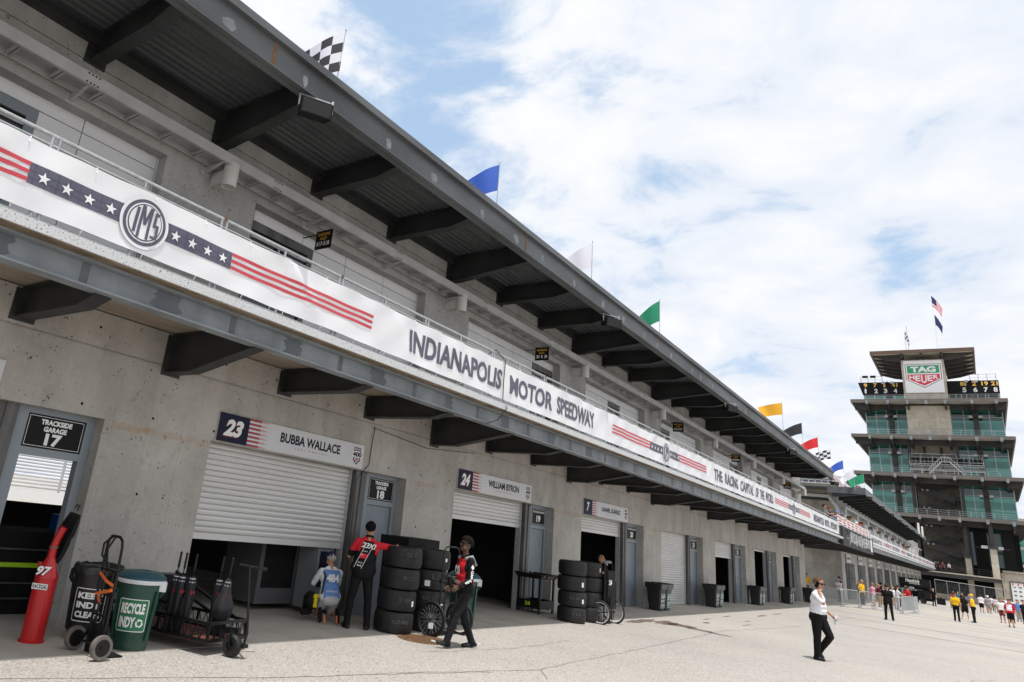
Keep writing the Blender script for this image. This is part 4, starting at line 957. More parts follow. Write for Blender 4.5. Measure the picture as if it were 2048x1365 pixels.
# lower decks, stairs and columns
m = MB(); m.box(-1, 17, FY, 200, 4.45, 4.9); DK = m.build('lower_deck', TSOF, TW)
m = MB(); m.box(-1, 17, FY-.25, FY-.01, 4.72, 4.92); m.build('edge', CONT, DK)
m = MB(); m.box(-1, 17, FY-.2, FY-.01, 4.05, 4.70); m.build('edge_beam', TSTEEL, DK)
trail(4.92, -.5, 10.2, FY+.1, 1.2, 'deck_railing', TSTEEL)
m = MB()
for z in (4.9, 8.3, 11.7, 15.2, 18.6):
    m.bar((6.2, 182, z), (1.6, 182, z+1.7), .25, 1.2); m.bar((1.6, 183.2, z+1.7), (6.2, 183.2, z+3.4), .25, 1.2)
    for zz in (.9, 1.3): m.bar((6.2, 181.3, z+zz), (1.6, 181.3, z+1.7+zz), .06, .08); m.bar((1.6, 183, z+1.7+zz), (6.2, 183, z+3.4+zz), .06, .08)
    m.box(.6, 1.6, 181.5, 183.8, z+1.6, z+1.8); m.box(6.2, 7.1, 181.5, 183.8, z-.1, z+.1)
m.build('staircase', TSTEEL, TW)
m = MB()
for z in (6.6, 10.0, 13.4, 16.8, 20.2):
    for x in (1.2, 2.0): m.ball((x, 181.2, z), .22, 5)
m.pieces('globe_light', LOUV, TW)
m = MB(); m.box(10.35, 11.35, 176, 177.2, 0, 9.9); m.box(6.65, 7.5, 178, 179.2, 0, 7.9); m.box(-3.2, -2.2, 180, 181, 0, 9); m.pieces('concrete_column', CONT, TW)
m = MB(); m.box(10.55, 11.15, 176.2, 177, 9.91, 14.4); m.box(6.8, 7.35, 178.2, 179, 7.91, 14.4); m.box(10.2, 11.5, 175.8, 177.4, 9.9, 10.4); m.box(6.5, 7.6, 177.8, 179.3, 7.9, 8.4); m.box(8.4, 9.9, 176.5, 176.7, 9.95, 10.05); m.box(11.5, 13.2, 176.5, 176.7, 9.95, 10.05); m.build('steel_column', TSTEEL, TW)
m = MB(); m.box(9.2, 10.1, 175.7, 176.0, 9.85, 10.35); m.box(11.6, 12.3, 175.7, 176.0, 9.85, 10.35); m.pieces('floodlight', LOUV, TW)
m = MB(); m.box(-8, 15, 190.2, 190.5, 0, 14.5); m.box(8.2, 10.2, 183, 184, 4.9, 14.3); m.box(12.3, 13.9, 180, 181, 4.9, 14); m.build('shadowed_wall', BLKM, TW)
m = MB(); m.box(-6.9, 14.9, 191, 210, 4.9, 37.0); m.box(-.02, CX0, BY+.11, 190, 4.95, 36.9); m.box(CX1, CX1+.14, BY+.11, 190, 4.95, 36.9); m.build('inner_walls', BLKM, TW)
m = MB(); m.box(7.6, 14, 186, 186.1, 7, 14); m.build('lower_glazing', GLASSD, TW)
m = MB(); m.box(-8, 10, 176.4, 176.6, 0, 1.1); m.build('parapet_wall', CONW, TW)
# white grandstand seating on the third plate
SB = empty('balcony_bleacher', (0,0,0), 0, 'white steel bleacher with central stairs standing on a tower floor', 'bleacher')
m = MB()
for k in range(3):
    z = 23.8+k*.9; y = 177.2+k*.9
    m.box(-.2, 11.2, y, y+.7, z, z+.06)
    m.box(-.2, 11.2, y-.05, y-.01, z+.75, z+.8)
for k in range(45): x = -.15+k*.257; m.box(x, x+.04, 176.9, 176.95, 23.6, 24.9); m.box(x, x+.04, 179.6, 179.65, 25.6, 27.2)
for z in (23.6, 24.85): m.box(-.2, 11.25, 176.85, 176.89, z, z+.07)
for z in (25.55, 27.15): m.box(-.2, 11.25, 179.55, 179.59, z, z+.07)
for x in (-.2, 1.6, 3.4, 5.3, 7.2, 9.1, 11.1): m.box(x, x+.1, 176.7, 179.8, 22.76, 23.6); m.bar((x+.05, 176.9, 24.9), (x+.05, 179.6, 27.2), .07, .07)
m.build('frame', WPOW, SB)
m = MB()
for k in range(16): x = .2+k*.68; m.box(x, x+.5, 178.6, 178.9, 25.7, 26.3); m.box(x, x+.5, 177.7, 178.0, 24.8, 25.35)
m.build('seat', BLKM, SB)
m = MB()
for s in (-1, 1):
    m.bar((5.5+s*.6, 176.4, 25.3), (5.5+s*2.7, 176.4, 22.9), .3, .12); m.bar((5.5+s*.6, 176.4, 26.2), (5.5+s*2.7, 176.4, 23.8), .06, .06)
    for k in range(7): x = 5.5+s*(.6+.33*k); m.box(x-.02, x+.02, 176.38, 176.42, 25.2-.37*k, 26.1-.37*k)
m.box(4.9, 6.1, 176.3, 176.9, 25.25, 25.33)
for k in range(6): m.box(4.9+k*.24, 4.94+k*.24, 176.3, 176.34, 25.3, 26.2)
m.box(4.9, 6.1, 176.25, 176.29, 26.15, 26.22)
m.build('stair', WPOW, SB)
# sponsor sign
TS = empty('sponsor_sign', (3.6, 176.9, 39), 0, 'square white sign with a green and red shield high on the tower', 'sign')
L = lambda mb, nm, mt: mb.build(nm, mt, TS, loc=(-3.6, -176.9, -39))
m = MB(); m.box(.5, 6.75, 176.8, 177.15, 39.0, 45.65); L(m, 'board', WHT)
def poly(m, pts, y, mi=0): m.mesh([(a, y, b) for a, b in pts], [tuple(range(len(pts)))], mi)
cx = 3.65
def shield(k, y, m, mi): poly(m, [(cx-2.75-k, 44.75+k), (cx+2.75+k, 44.75+k), (cx+2.75+k, 41.75-k*.3), (cx, 40.2-k*1.3), (cx-2.75-k, 41.75-k*.3)], y, mi)
m = MB(); shield(.16, 176.79, m, 0); shield(.06, 176.785, m, 1); L(m, 'shield_outline', [SBLK, WHT])
m = MB(); poly(m, [(cx-2.6, 44.62), (cx+2.6, 44.62), (cx+2.6, 43.0), (cx-2.6, 43.0)], 176.78); L(m, 'green_field', GREENS)
m = MB(); poly(m, [(cx-2.6, 42.78), (cx+2.6, 42.78), (cx+2.6, 41.82), (cx, 40.42), (cx-2.6, 41.82)], 176.78); L(m, 'red_field', REDS)
m = MB(); m.text('TAG', (cx-2.05, 176.77, 43.2), (1,0,0), (0,0,1), 4.1, 1.2, 0, .05)
hs = [('H', -2.35, 41.75, .85), ('E', -1.38, 41.35, 1.2), ('U', -.43, 40.95, 1.65), ('E', .55, 41.35, 1.2), ('R', 1.5, 41.75, .85)]
for ch, dx, z, h in hs: m.text(ch, (cx+dx, 176.77, z), (1,0,0), (0,0,1), .85, h, 0, .03)
L(m, 'lettering', WHT)
def scoreboard(x0, x1, slant, cars, pos, px, label):
    b = empty('scoreboard', ((x0+x1)/2, 181, 39.5), 0, label, 'scoreboard')
    L = lambda mb, nm, mt: mb.build(nm, mt, b, loc=(-(x0+x1)/2, -181, -39.5))
    m = MB(); m.prism([(x0+slant, 39.5), (x1, 39.5), (x1, 42.15), (x0, 42.15)], 'y', 180.7, 181.4); L(m, 'board', SBLK)
    m = MB(); m2 = MB()
    for c, p, x in zip(cars, pos, px):
        w = .8 if len(c) == 2 else (.28 if c == '1' else .5)
        m.text(c, (x-w/2, 180.68, 41.1), (1,0,0), (0,0,1), w*1.25, .85, 0, .03); m2.text(p, (x-.15, 180.68, 39.8), (1,0,0), (0,0,1), .62 if p != '1' else .30, .95, 0, .04)
    L(m, 'amber_number', LAMPB); L(m2, 'white_number', WHT); return b
scoreboard(-7.95, CX0-.02, .7, ['9', '7', '1', '41'], '1234', [-6.7, -5.0, -3.35, -1.65], 'black scoreboard left of the tower sign with places one to four')
scoreboard(CX1+.02, 15.1, 0, ['88', '2', '19', '21'], '5678', [9.6, 11.3, 12.9, 14.45-.1], 'black scoreboard right of the tower sign with places five to eight')
f_ = flag(176.5, None, 'national stars and stripes flag hanging on the tall pole of the tower roof', x=6.4, top=59.3, z0=47.5, kind='us', hs=.5, L=3.2, H=2.6, droop=.95, group='flags on the tower roof'); f_.rotation_euler = (0, 0, math.radians(100)); 
f_ = flag(176.6, FNAV, 'dark navy flag hanging under the national flag on the tower roof', x=6.55, top=55.2, z0=47.5, hs=.4, L=2.8, H=2.2, droop=.95, group='flags on the tower roof'); f_.rotation_euler = (0, 0, math.radians(100))
f_ = flag(176.8, None, 'limp checkered flag on the short pole of the tower roof', x=1.3, top=52.3, z0=47.5, kind='check', hs=.3, L=2.3, H=2.0, droop=.9, group='flags on the tower roof'); f_.rotation_euler = (0, 0, math.radians(80))
m = MB(); m.tube([(1.7, 177, 47.5), (1.7, 177, 53.2)], .05, 6); m.tube([(1.2, 178, 47.5), (1.2, 178, 51.5)], .03, 6); tag(m.build('antenna_mast', GALV), 'thin antenna mast beside the checkered flag on the tower roof', 'antenna')
# suites building and wall beyond the tower, right edge
SU = empty('suite_building', (0,0,0), 0, 'far suites building with glass front and white lettered banners behind the tower columns', 'building')
m = MB(); m.box(7, 40, 232, 250, 0, 20); m.build('wall', CONT, SU)
m = MB(); m.box(7.2, 40, 231.6, 231.9, 10.2, 12.2); m.box(7.2, 40, 231.6, 231.9, 13.4, 17.5); m.box(12.2, 40, 229, 231.5, 10.0, 13.5); m.build('glass_front', GLASS, SU)
m = MB(); m.box(7.2, 40, 228.5, 231.5, 12.7, 13.3); m.box(7.2, 40, 228.5, 231.5, 5.9, 6.6); m.build('balcony_edge', LOUV, SU)
m = MB(); m.box(7.2, 40, 229.6, 230, 7.7, 9.5); BB = m.build('banner', BANW, SU)
m = MB()
for x in (9.7, 15.6, 22): m.text('INDIANA', (x, 229.55, 8.25), (1,0,0), (0,0,1), 2.6, .6, 0, .03)
m.build('lettering', SBLK, BB)
GW = empty('gate_wall', (0,0,0), 0, 'pale concrete wall with a big printed white board at the right edge', 'wall')
m = MB(); m.box(11.45, 24, 150, 151, 0, 5.4); m.build('wall', CONT, GW)
m = MB(); m.box(11.2, 11.44, 149.6, 150.6, 0, 5.3); m.box(11.4, 24, 149.7, 149.99, 5.42, 5.7); m.build('trim', CONW, GW)
m = MB(); m.box(12.15, 20, 149.85, 149.98, .8, 4.1); BO = m.build('printed_board', WHT, GW)
m = MB(); r_ = random.Random(4)
for k in range(60): x = 12.4+(k % 12)*.6; z = 1.0+(k//12)*.6; m.box(x, x+.3+r_.random()*.1, 149.83, 149.845, z, z+.12+.1*r_.random())
for k in range(12): m.box(12.3+k*.62, 12.45+k*.62, 149.82, 149.845, 3.7, 4.0, 1)
m.build('logo_print', [NAVY, RED], BO)
m = MB(); m.box(12.05, 12.14, 149.8, 149.98, .8, 4.2); m.box(12.05, 20, 149.8, 149.98, 4.11, 4.2); m.build('frame', SBLK, BO)
# chain-link fence before the tower
FE = empty('chain_link_fence', (0,0,0), 0, 'grey chain-link fence with thin posts in front of the tower base', 'fence')
m = MB()
for k in range(9): m.tube([(2.5+k*1.6, 160, 0), (2.5+k*1.6, 160, 3.3-.06*k)], .06, 6)
m.tube([(2.5, 160, 3.3), (15.3, 160, 2.85)], .05, 6); m.build('post', MESHF, FE)
m = MB()
for k in range(80): m.bar((2.5+k*.16, 160.05, .1), (2.5+k*.16, 160.05, 3.0), .018, .018)
m.build('mesh', MESHF, FE)
# grandstand seen through the open garage, far side of the track
GS = empty('grandstand', (0,0,0), 0, 'far aluminium grandstand seen through the open door numbered 17', 'grandstand')
m = MB()
for k in range(50): m.box(-46-k*.5, -45.62-k*.5, -40, 70, .9+k*.26, 1.0+k*.26); m.box(-46.2-k*.5, -45.5-k*.5, -40, 70, .62+k*.26, .72+k*.26, 1)
m.build('bench_rows', [BENCH, POST], GS)
m = MB()
for k in range(14): m.tube([(-44.8, -36+k*8, 0), (-44.8, -36+k*8, 9)], .12, 6)
m.build('fence_post', GALV, GS)
m = MB(); m.box(-44.6, -44.4, -40, 70, 0, .75); m.build('track_wall', WHT, GS)
# ================================================================== TYRES
def tyre_mesh(name='tyre'):
    b = empty(name, (0,0,0))
    R = .355; H = .36
    prof = [(.235, .012), (.30, .004), (.335, .018), (.35, .06), (.354, .12), (.3545, .175), (.351, .18), (.3545, .185), (.354, .24), (.35, .30), (.335, .342), (.30, .356), (.235, .348), (.23, .18), (.235, .012)]
    m = MB(); m.lathe(prof, (0,0,0), 48, cap=False); m.build('carcass', RUB, b, smooth=True)
    m = MB(); m.lathe([(.06, .20), (.09, .22), (.20, .25), (.232, .34), (.236, .345), (.232, .33), (.20, .23), (.09, .2)], (0,0,0), 32, cap=False)
    for k in range(5):
        a = 2*math.pi*k/5; m.ball((.075*math.cos(a), .075*math.sin(a), .225), .012, 4)
    m.build('rim', BLKM, b, smooth=True)
    m = MB()
    for k in range(3):
        a = k*2.1
        for j in range(5):
            t = a+j*.12; m.mesh([(r*math.cos(q), r*math.sin(q), .3565) for r, q in ((.255, t), (.295, t), (.295, t+.07), (.255, t+.07))], [(0,1,2,3)])
    m.build('yellow_lettering', mat('tyre_yellow', (.55, .5, .06), None, rough=.7) if 'tyre_yellow' not in bpy.data.materials else bpy.data.materials['tyre_yellow'], b)
    return b
T0 = tyre_mesh(); T0.location = (0, 0, 0)
WHERE = ['bottom tyre of', 'second tyre from the bottom of', 'third tyre from the bottom of', 'top tyre of']
STK = [(1.28, 11.02, 'the stack the red shirted man leans on'), (1.30, 11.92, 'the stack behind the dark rimmed trolley'),
       (1.38, 18.25, 'the left stack before the garage numbered 20'), (1.42, 19.12, 'the right stack behind the trolley marked 24')]
first = True; r_ = random.Random(9); TY = []
for sx, sy, desc in STK:
    for k in range(4):
        loc = (sx+r_.uniform(-.018, .018)+.012*k*(1 if sy < 15 else -.5), sy+r_.uniform(-.015, .015)+.012*k, .006+.363*k)
        lb = f'{WHERE[k]} {desc}'
        if first: T0.location = loc; tag(T0, lb, 'tyre', 'racing tyres stacked outside the garages'); first = False; o = T0
        else: o = dup(T0, loc, r_.uniform(0, 6), lb)
        TY.append((o, sx, sy, k))
def tyre_mark(i, ang, z, w, h, txt=None, m_=WHT):
    o, sx, sy, k = TY[i]; m = MB(); c, s = math.cos(ang-o.rotation_euler.z), math.sin(ang-o.rotation_euler.z); R = .357
    if txt: m.text(txt, (R*c+s*w/2, R*s-c*w/2, z), (-s, c, 0), (0,0,1), w, h, 0, .02)
    else: m.obox((R*c, R*s, z+h/2), (.002*c, .002*s, 0), (-s*w/2, c*w/2, 0), (0,0,h/2))
    m.build('chalk_mark' if txt else 'sticker', m_, o)
CHK = mat('chalk_grey', (.075, .075, .078), None, rough=.8)
# angles measured from +x; the camera sits around -52 degrees from these stacks
for i, a, z, w, h, t in [(0, -.62, .17, .30, .07, '9229 MH'), (1, -.5, .17, .22, .07, 'RT 62H'), (2, -.45, .17, .26, .07, 'IM 32Y'), (3, -.45, .2, .2, .07, 'L5 T'), (5, -.9, .2, .2, .07, '62H'), (6, -.5, .2, .2, .1, 'LS'), (8, -.8, .18, .24, .06, '7 LS'), (9, -1.0, .18, .24, .06, '62 M')]: tyre_mark(i, a, z, w, h, t, CHK)
for i, a, z, w, h in [(1, .02, .10, .05, .09), (5, -.05, .12, .09, .05), (6, -1.0, .07, .10, .10), (4, -.55, .08, .09, .1), (7, -.1, .16, .05, .06), (10, -.28, .12, .07, .11), (9, -.33, .1, .06, .1), (15, -.15, .14, .03, .10)]: tyre_mark(i, a, z, w, h)
# ------------------------------------------------------------------ two-wheeled tyre trolleys with spoked wheels
def spoked(parent, x, y, r, rimm, tm=BLK, axis='y'):
    m = MB(); n = 40
    m.tube([(x+r*math.cos(2*math.pi*k/n), y, r+r*math.sin(2*math.pi*k/n)) for k in range(n)], .024, 8, closed=True); w = m.build('wheel', RUB, parent, smooth='all'); rr = r-.03
    m = MB(); m.tube([(x+rr*math.cos(2*math.pi*k/n), y, r+rr*math.sin(2*math.pi*k/n)) for k in range(n)], .012, 6, closed=True); m.build('rim', rimm, w)
    m = MB()
    for k in range(20):
        a = 2*math.pi*k/20; b = a+(.5 if k % 2 else -.5); s = .025 if k % 2 else -.025
        m.bar((x+.03*math.cos(b), y+s, r+.03*math.sin(b)), (x+rr*math.cos(a), y, r+rr*math.sin(a)), .003, .003)
    m.build('spokes', GALV, w)
    m = MB(); m.lathe([(.012, -.05), (.028, -.035), (.02, 0), (.028, .035), (.012, .05)], (x, y, r), 12, axis='y'); m.build('hub', BLK, w)
    return w
def trolley(x, y, r, label, rimm, bag):
    b = empty('tyre_trolley', (x, y, 0), 0, label, 'trolley', 'two wheeled tyre trolleys')
    for s in (-.47, .47): spoked(b, 0, s, r, rimm)
    m = MB(); m.tube([(0, -.5, r), (0, .5, r)], .014, 6)
    arc = [(.02, -.26, .08), (.02, -.26, 1.42)]+[(.02, -.14-.12*math.cos(a), 1.42+.12*math.sin(a)) for a in (.5, 1.0, 1.57)]+[(.02, .14+.12*math.sin(a), 1.42+.12*math.cos(a)) for a in (0, .6, 1.1)]+[(.02, .26, 1.42), (.02, .26, .08)]
    m.tube(arc, .016, 8)
    for s in (-.30, .30):
        m.tube([(.05, s, .1), (.05, s, .95), (.05, s+(.05 if s > 0 else -.05)*0+.06, 1.06), (.05, s+.14, 1.0), (.05, s+.15, .35)], .012, 6)
    for z in (.12, .55, 1.0): m.bar((.02, -.26, z), (.02, .26, z), .025, .02)
    m.box(-.55, .02, -.28, .28, .02, .035)
    m.build('frame', BLK, b, smooth=True)
    if bag:
        m = MB(); m.box(-.02, .10, -.20, .22, .55, 1.30); m.box(.03, .14, -.12, .15, .38, .66); m.build('canvas_bag', BLKM, b)
        m = MB(); m.text('24', (.105, -.16, .95), (0,1,0), (0,0,1), .2, .13, 0, .05); m.build('number', WHT, b)
        m = MB(); m.tube([(.02, -.1, 1.45), (-.12, .0, 1.52), (-.05, .35, 1.5)], .025, 8); m.build('grip', LOUV, b)
    return b
trolley(1.79, 11.92, .285, 'black two wheeled tyre trolley with dark rims left of the walking photographer', BLK, False)
trolley(1.82, 19.45, .275, 'black tyre trolley with bright rims and a canvas bag marked 24', WHT, True)
m = MB(); m.box(.35, 1.05, 11.55, 12.6, 1.40, 1.60); m.box(.4, 1.0, 11.6, 12.5, 0.006, 1.39); tag(m.build('equipment_case', BLKM), 'tall black equipment case behind the second tyre stack', 'case')
# ------------------------------------------------------------------ fuel can
FC = empty('fuel_can', (.70, 4.70, .006), math.radians(-50), 'tall red fuel can with bent neck and a black funnel shield', 'fuel can')
m = MB(); m.lathe([(.148, 0), (.150, .012), (.132, .025), (.130, .70), (.134, .705), (.134, .725), (.128, .74), (.062, .93), (.052, .95)], (0,0,0), 32); m.build('can_body', CRED, FC, smooth=True)
m = MB(); m.tube([(0,0,.93), (0,0,1.04), (0,.005,1.10), (0,.02,1.17), (0,.045,1.25), (0,.07,1.31)], [.050, .048, .048, .047, .045, .043], 16); m.build('neck', CRED, FC, smooth=True)
m = MB(); m.lathe([(.056, 1.06), (.056, 1.075), (.05, 1.08)], (0,0,0), 16, cap=False); m.build('neck_band', RUBS, FC)
m = MB(); m.lathe([(.034, 0), (.034, .05), (.044, .055), (.044, .08), (.0, .085)], (0, -.105, .80), 16); m.build('vent_cap', CRED, FC, smooth=True)
d = Vector((-.02, .24, .95)).normalized(); m = MB(); n = 18; vs = []; p0 = Vector((-.04, .0, .90)); L_ = .60
ex = Vector((1,0,0)); ey = d.cross(ex)
for i in range(11):
    u = i/10
    for j in range(n+1):
        a = math.pi-2.25+4.5*j/n; rr = .108*(.35+.65*math.sin(math.pi*min(1, .16+.9*u)**.8)) if u < .55 else .108*(1-.35*((u-.55)/.45)**2)
        vs.append(p0+d*(L_*u)+(ex*math.cos(a)*.85+ey*math.sin(a))*rr)
m.mesh(vs, [(i*(n+1)+j, (i+1)*(n+1)+j, (i+1)*(n+1)+j+1, i*(n+1)+j+1) for i in range(10) for j in range(n)])
o = m.build('funnel_shield', BLKM, FC, smooth='all'); o.modifiers.new('s', 'SOLIDIFY').thickness = .012
m = MB(); m.tube([p0+d*.64, p0+d*.70, p0+d*.71-ey*.03, p0+d*.66-ey*.04], .010, 6); m.build('hook', BLKM, FC)
m = MB(); m.text('97', (.1365, -.092, .738), (0,1,0), (-.30,0,.95), .17, .11, 0, .06, shear=.2); m.text('97', (.1395, -.085, .745), (0,1,0), (-.30,0,.95), .17, .11, 1, .04, shear=.2); m.text('RACEGAS', (.1345, -.085, .60), (0,1,0), (0,0,1), .17, .045, 0, .02)
m.box(.1310, .1330, -.095, .095, .59, .655, 1); m.build('sticker', [SNAVY, WHT], FC)
# ------------------------------------------------------------------ round bins
def round_bin(loc, rz, label, body, lid=False, words=None, panel=None, cat='bin', group='bins in front of the piers', sc=1.0, bag=True, kind='round'):
    b = empty('waste_bin', loc, rz, label, cat, group); b.scale = (sc, sc, sc)
    m = MB(); m.lathe([(.215, 0), (.225, .02), (.285, .80), (.285, .815), (.305, .82), (.305, .86), (.29, .865), (.278, .82), (.22, .05)], (0,0,0), 36)
    for k in range(4):
        a = 1.05+k*1.39; c, s = math.cos(a), math.sin(a); m.obox((.262*c, .262*s, .42), (.018*c+.012, .018*s, .0), (-s*.022, c*.022, 0), (.022*c, .022*s, .30))
    m.build('body', body, b, smooth=True)
    for sg in (-1, 1):
        m = MB(); m.tube([(0, sg*.28, .83), (.085, sg*.315, .80), (.085, sg*.315, .70), (.06, sg*.285, .66), (-.06, sg*.285, .66), (-.085, sg*.315, .70), (-.085, sg*.315, .80), (0, sg*.28, .83)], .016, 6)
        m.build('handle', body, b, smooth=True)
    if lid:
        m = MB(); m.lathe([(.315, .845), (.32, .875), (.30, .89), (.24, .935), (.12, .95), (.10, .95), (.095, .93), (.0, .93)], (0,0,0), 36)
        m.build('lid', BINL, b, smooth=True)
        m = MB(); m.lathe([(.306, .80), (.325, .84), (.318, .85)], (0,0,0), 28, cap=False); m.box(.04, .12, .26, .345, .72, .84); m.build('bin_bag', WBAG, b)
    elif bag:
        m = MB(); vs = []; n = 44; r2 = random.Random(2)
        rows = [(.24, .74), (.278, .85), (.30, .885), (.312, .86), (.308, .78)]
        for r, z in rows: vs += [((r+r2.uniform(-.008, .008))*math.cos(2*math.pi*j/n), (r+r2.uniform(-.008, .008))*math.sin(2*math.pi*j/n), z+r2.uniform(-.012, .012)) for j in range(n)]
        m.mesh(vs, [(i*n+j, i*n+(j+1) % n, (i+1)*n+(j+1) % n, (i+1)*n+j) for i in range(4) for j in range(n)]); m.build('bin_bag', BAG, b, smooth='all')
    if words: bin_print(b, words, panel, .0, .23, .62, lambda z: .2165+.083*z)
    return b
def bin_print(b, words, panel, phi, z0, z1, rad, wid=.40, name='print'):
    # wrapped onto the body: u is arc length
    def P(u, z, o): r = rad(z)+o; a = phi+u/r; return (r*math.cos(a), r*math.sin(a), z)
    def strip(m, u0, u1, za, zb, o, mi):
        n = max(1, int((u1-u0)/.04)); vs = [P(u0+(u1-u0)*i/n, z, o) for z in (za, zb) for i in range(n+1)]
        m.mesh(vs, [(i, i+1, n+2+i, n+1+i) for i in range(n)], mi)
    m = MB(); t = .010; w = wid/2
    if panel: strip(m, -w, w, z0, z1, .012, 1)
    strip(m, -w+.03, w-.03, z1-t, z1, .016, 0); strip(m, -w+.03, w-.03, z0, z0+t, .016, 0); strip(m, -w, -w+t, z0+.03, z1-.03, .016, 0); strip(m, w-t, w, z0+.03, z1-.03, .016, 0)
    for cu, cz, a0 in ((w-.03, z1-.03, 0), (-w+.03, z1-.03, 90), (-w+.03, z0+.03, 180), (w-.03, z0+.03, 270)):
        vs = []
        for k in range(5):
            a = math.radians(a0+90*k/4)
            for r in (.03, .03-t): vs.append(P(cu+r*math.cos(a), cz+r*math.sin(a), .016))
        m.mesh(vs, [(2*i, 2*i+1, 2*i+3, 2*i+2) for i in range(4)], 0)
    n = len(words); h = (z1-z0-.06)/n
    for i, wd in enumerate(words):
        g, f = glyphs(wd, .05, 0); ww = min(wid-.09, .088*len(wd)) if wd != 'INDY' or not panel else .21; zb = z1-.03-(i+1)*h
        m.mesh([P(-w+.045+a*ww, zb+.018+c*(h-.036), .018) for a, c in g], f, 0)
    if words[0] == 'RECYCLE' and len(words) == 2:
        pass
    return m.build(name, [WHT, panel or WHT], b)
def recycle_mark(b, phi, z, r, rad):
    m = MB(); R = rad(z)+.019
    for k in range(3):
        a0 = k*2*math.pi/3+.5
        pts = [(r*math.cos(a0+t), r*math.sin(a0+t)) for t in (0, .5, 1.0, 1.4)]; inn = [(.58*r*math.cos(a0+t), .58*r*math.sin(a0+t)) for t in (1.4, 1.0, .5, 0)]
        q = pts+[(1.25*r*math.cos(a0+1.4), 1.25*r*math.sin(a0+1.4)), (.8*r*math.cos(a0+1.95), .8*r*math.sin(a0+1.95)), (.35*r*math.cos(a0+1.4), .35*r*math.sin(a0+1.4))]+inn
        m.mesh([((R)*math.cos(phi+u/R), (R)*math.sin(phi+u/R), z+v) for u, v in q], [tuple(range(len(q)))])
    m.build('recycling_mark', WHT, b)
vdir = lambda x, y: math.atan2(0-y, 9.6-x)
b_ = round_bin((.70, 5.38, .006), vdir(.72, 5.45)-.12, 'round black bin with a bag and keep indy clean print, behind the hand truck', mat('black_bin_plastic', (.012, .012, .013), (.02, .02, .021), 6, .45), words=['KEEP', 'INDY', 'CLEAN'], sc=1.0)
BINB = bpy.data.materials['black_bin_plastic']
g_ = round_bin((1.30, 5.64, .006), vdir(1.3, 5.72)-.12, 'round green bin with a blue green lid and recycle print, right of the hand truck', BING, lid=True, words=['RECYCLE', 'INDY'], panel=BINT, sc=.95)
recycle_mark(g_, .42, .335, .05, lambda z: .2165+.083*z)
round_bin((.98, 13.75, .006), vdir(.98, 13.75), 'green bin with blue lid and white bag, behind the walking photographer', BING, lid=True, sc=1.08)
# ------------------------------------------------------------------ slim bins further along
def slim_bin(loc, label, body, words, panel=None):
    b = empty('waste_bin', loc, 0, label, 'bin', 'slim bins in front of the piers')
    m = MB(); rows = [(.15, .20, 0), (.19, .265, .80)]; vs = []
    def rr(hx, hy, z, n=6, r=.07):
        out = []
        for cx, cy, a0 in ((hx-r, hy-r, 0), (-hx+r, hy-r, 90), (-hx+r, -hy+r, 180), (hx-r, -hy+r, 270)):
            out += [(cx+r*math.cos(math.radians(a0+90*k/n)), cy+r*math.sin(math.radians(a0+90*k/n)), z) for k in range(n+1)]
        return out
    L = [rr(.20, .22, 0), rr(.26, .29, .80), rr(.285, .315, .81), rr(.285, .315, .85), rr(.25, .28, .85), rr(.20, .23, .3)]; n = len(L[0])
    for l in L: vs += l
    m.mesh(vs, [(i*n+j, i*n+(j+1) % n, (i+1)*n+(j+1) % n, (i+1)*n+j) for i in range(len(L)-1) for j in range(n)]+[tuple(range(n-1, -1, -1))]); m.build('body', body, b, smooth=True)
    m = MB(); r2 = random.Random(5); L = [rr(.22, .25, .74), rr(.262, .292, .86), rr(.292, .322, .90), rr(.305, .335, .84), rr(.29, .32, .72)]; vs = []
    for l in L: vs += [(x+r2.uniform(-.008, .008), y+r2.uniform(-.008, .008), z+r2.uniform(-.014, .014)) for x, y, z in l]
    m.mesh(vs, [(i*n+j, i*n+(j+1) % n, (i+1)*n+(j+1) % n, (i+1)*n+j) for i in range(len(L)-1) for j in range(n)]); m.build('bin_bag', BAG, b, smooth='all')
    m = MB(); t = .014; y0, y1, z0, z1 = -.21, .21, .10, .56; X = lambda z: .203+.075*z
    def q(a, c, d, e, o, mi): m.mesh([(X(d)+o, a, d), (X(d)+o, c, d), (X(e)+o, c, e), (X(e)+o, a, e)], [(0,1,2,3)], mi)
    if panel: q(y0, y1, z0, z1, .004, 1)
    q(y0+.03, y1-.03, z1-t, z1, .006, 0); q(y0+.03, y1-.03, z0, z0+t, .006, 0); q(y0, y0+t, z0+.03, z1-.03, .006, 0); q(y1-t, y1, z0+.03, z1-.03, .006, 0)
    for (ya, za), (yb, zb) in (((y0, z1-.03), (y0+.03, z1)), ((y1, z1-.03), (y1-.03, z1)), ((y0, z0+.03), (y0+.03, z0)), ((y1, z0+.03), (y1-.03, z0))):
        m.bar((X(za)+.007, ya, za), (X(zb)+.007, yb, zb), t, .003, 0, (1, 0, 0))
    h = .40/len(words)
    for i, wd in enumerate(words): z = z1-.03-(i+1)*h; m.text(wd, (X(z)+.010, y0+.035, z+.02), (0,1,0), Vector((.075,0,1)).normalized(), .085*len(wd) if len(wd) < 5 else .35, h-.04, 0, .03)
    m.build('print', [WHT, panel or WHT], b); return b
desc = ['in front of the pier between the doors 20 and 21', 'in front of the pier between the doors 21 and 22', 'in front of the pier between the doors 22 and 23', 'in front of the pier between the doors 23 and 24']
for (x, y), d_ in zip([(.55, 27.0), (.42, 34.35), (.38, 42.4), (.38, 49.9)], desc):
    slim_bin((x, y, .006), 'black bagged bin '+d_, BINB, ['KEEP', 'INDY', 'CLEAN']); slim_bin((x-.02, y+.72, .006), 'green bagged bin '+d_, BING, ['RECYCLE', 'INDY'], BINT)
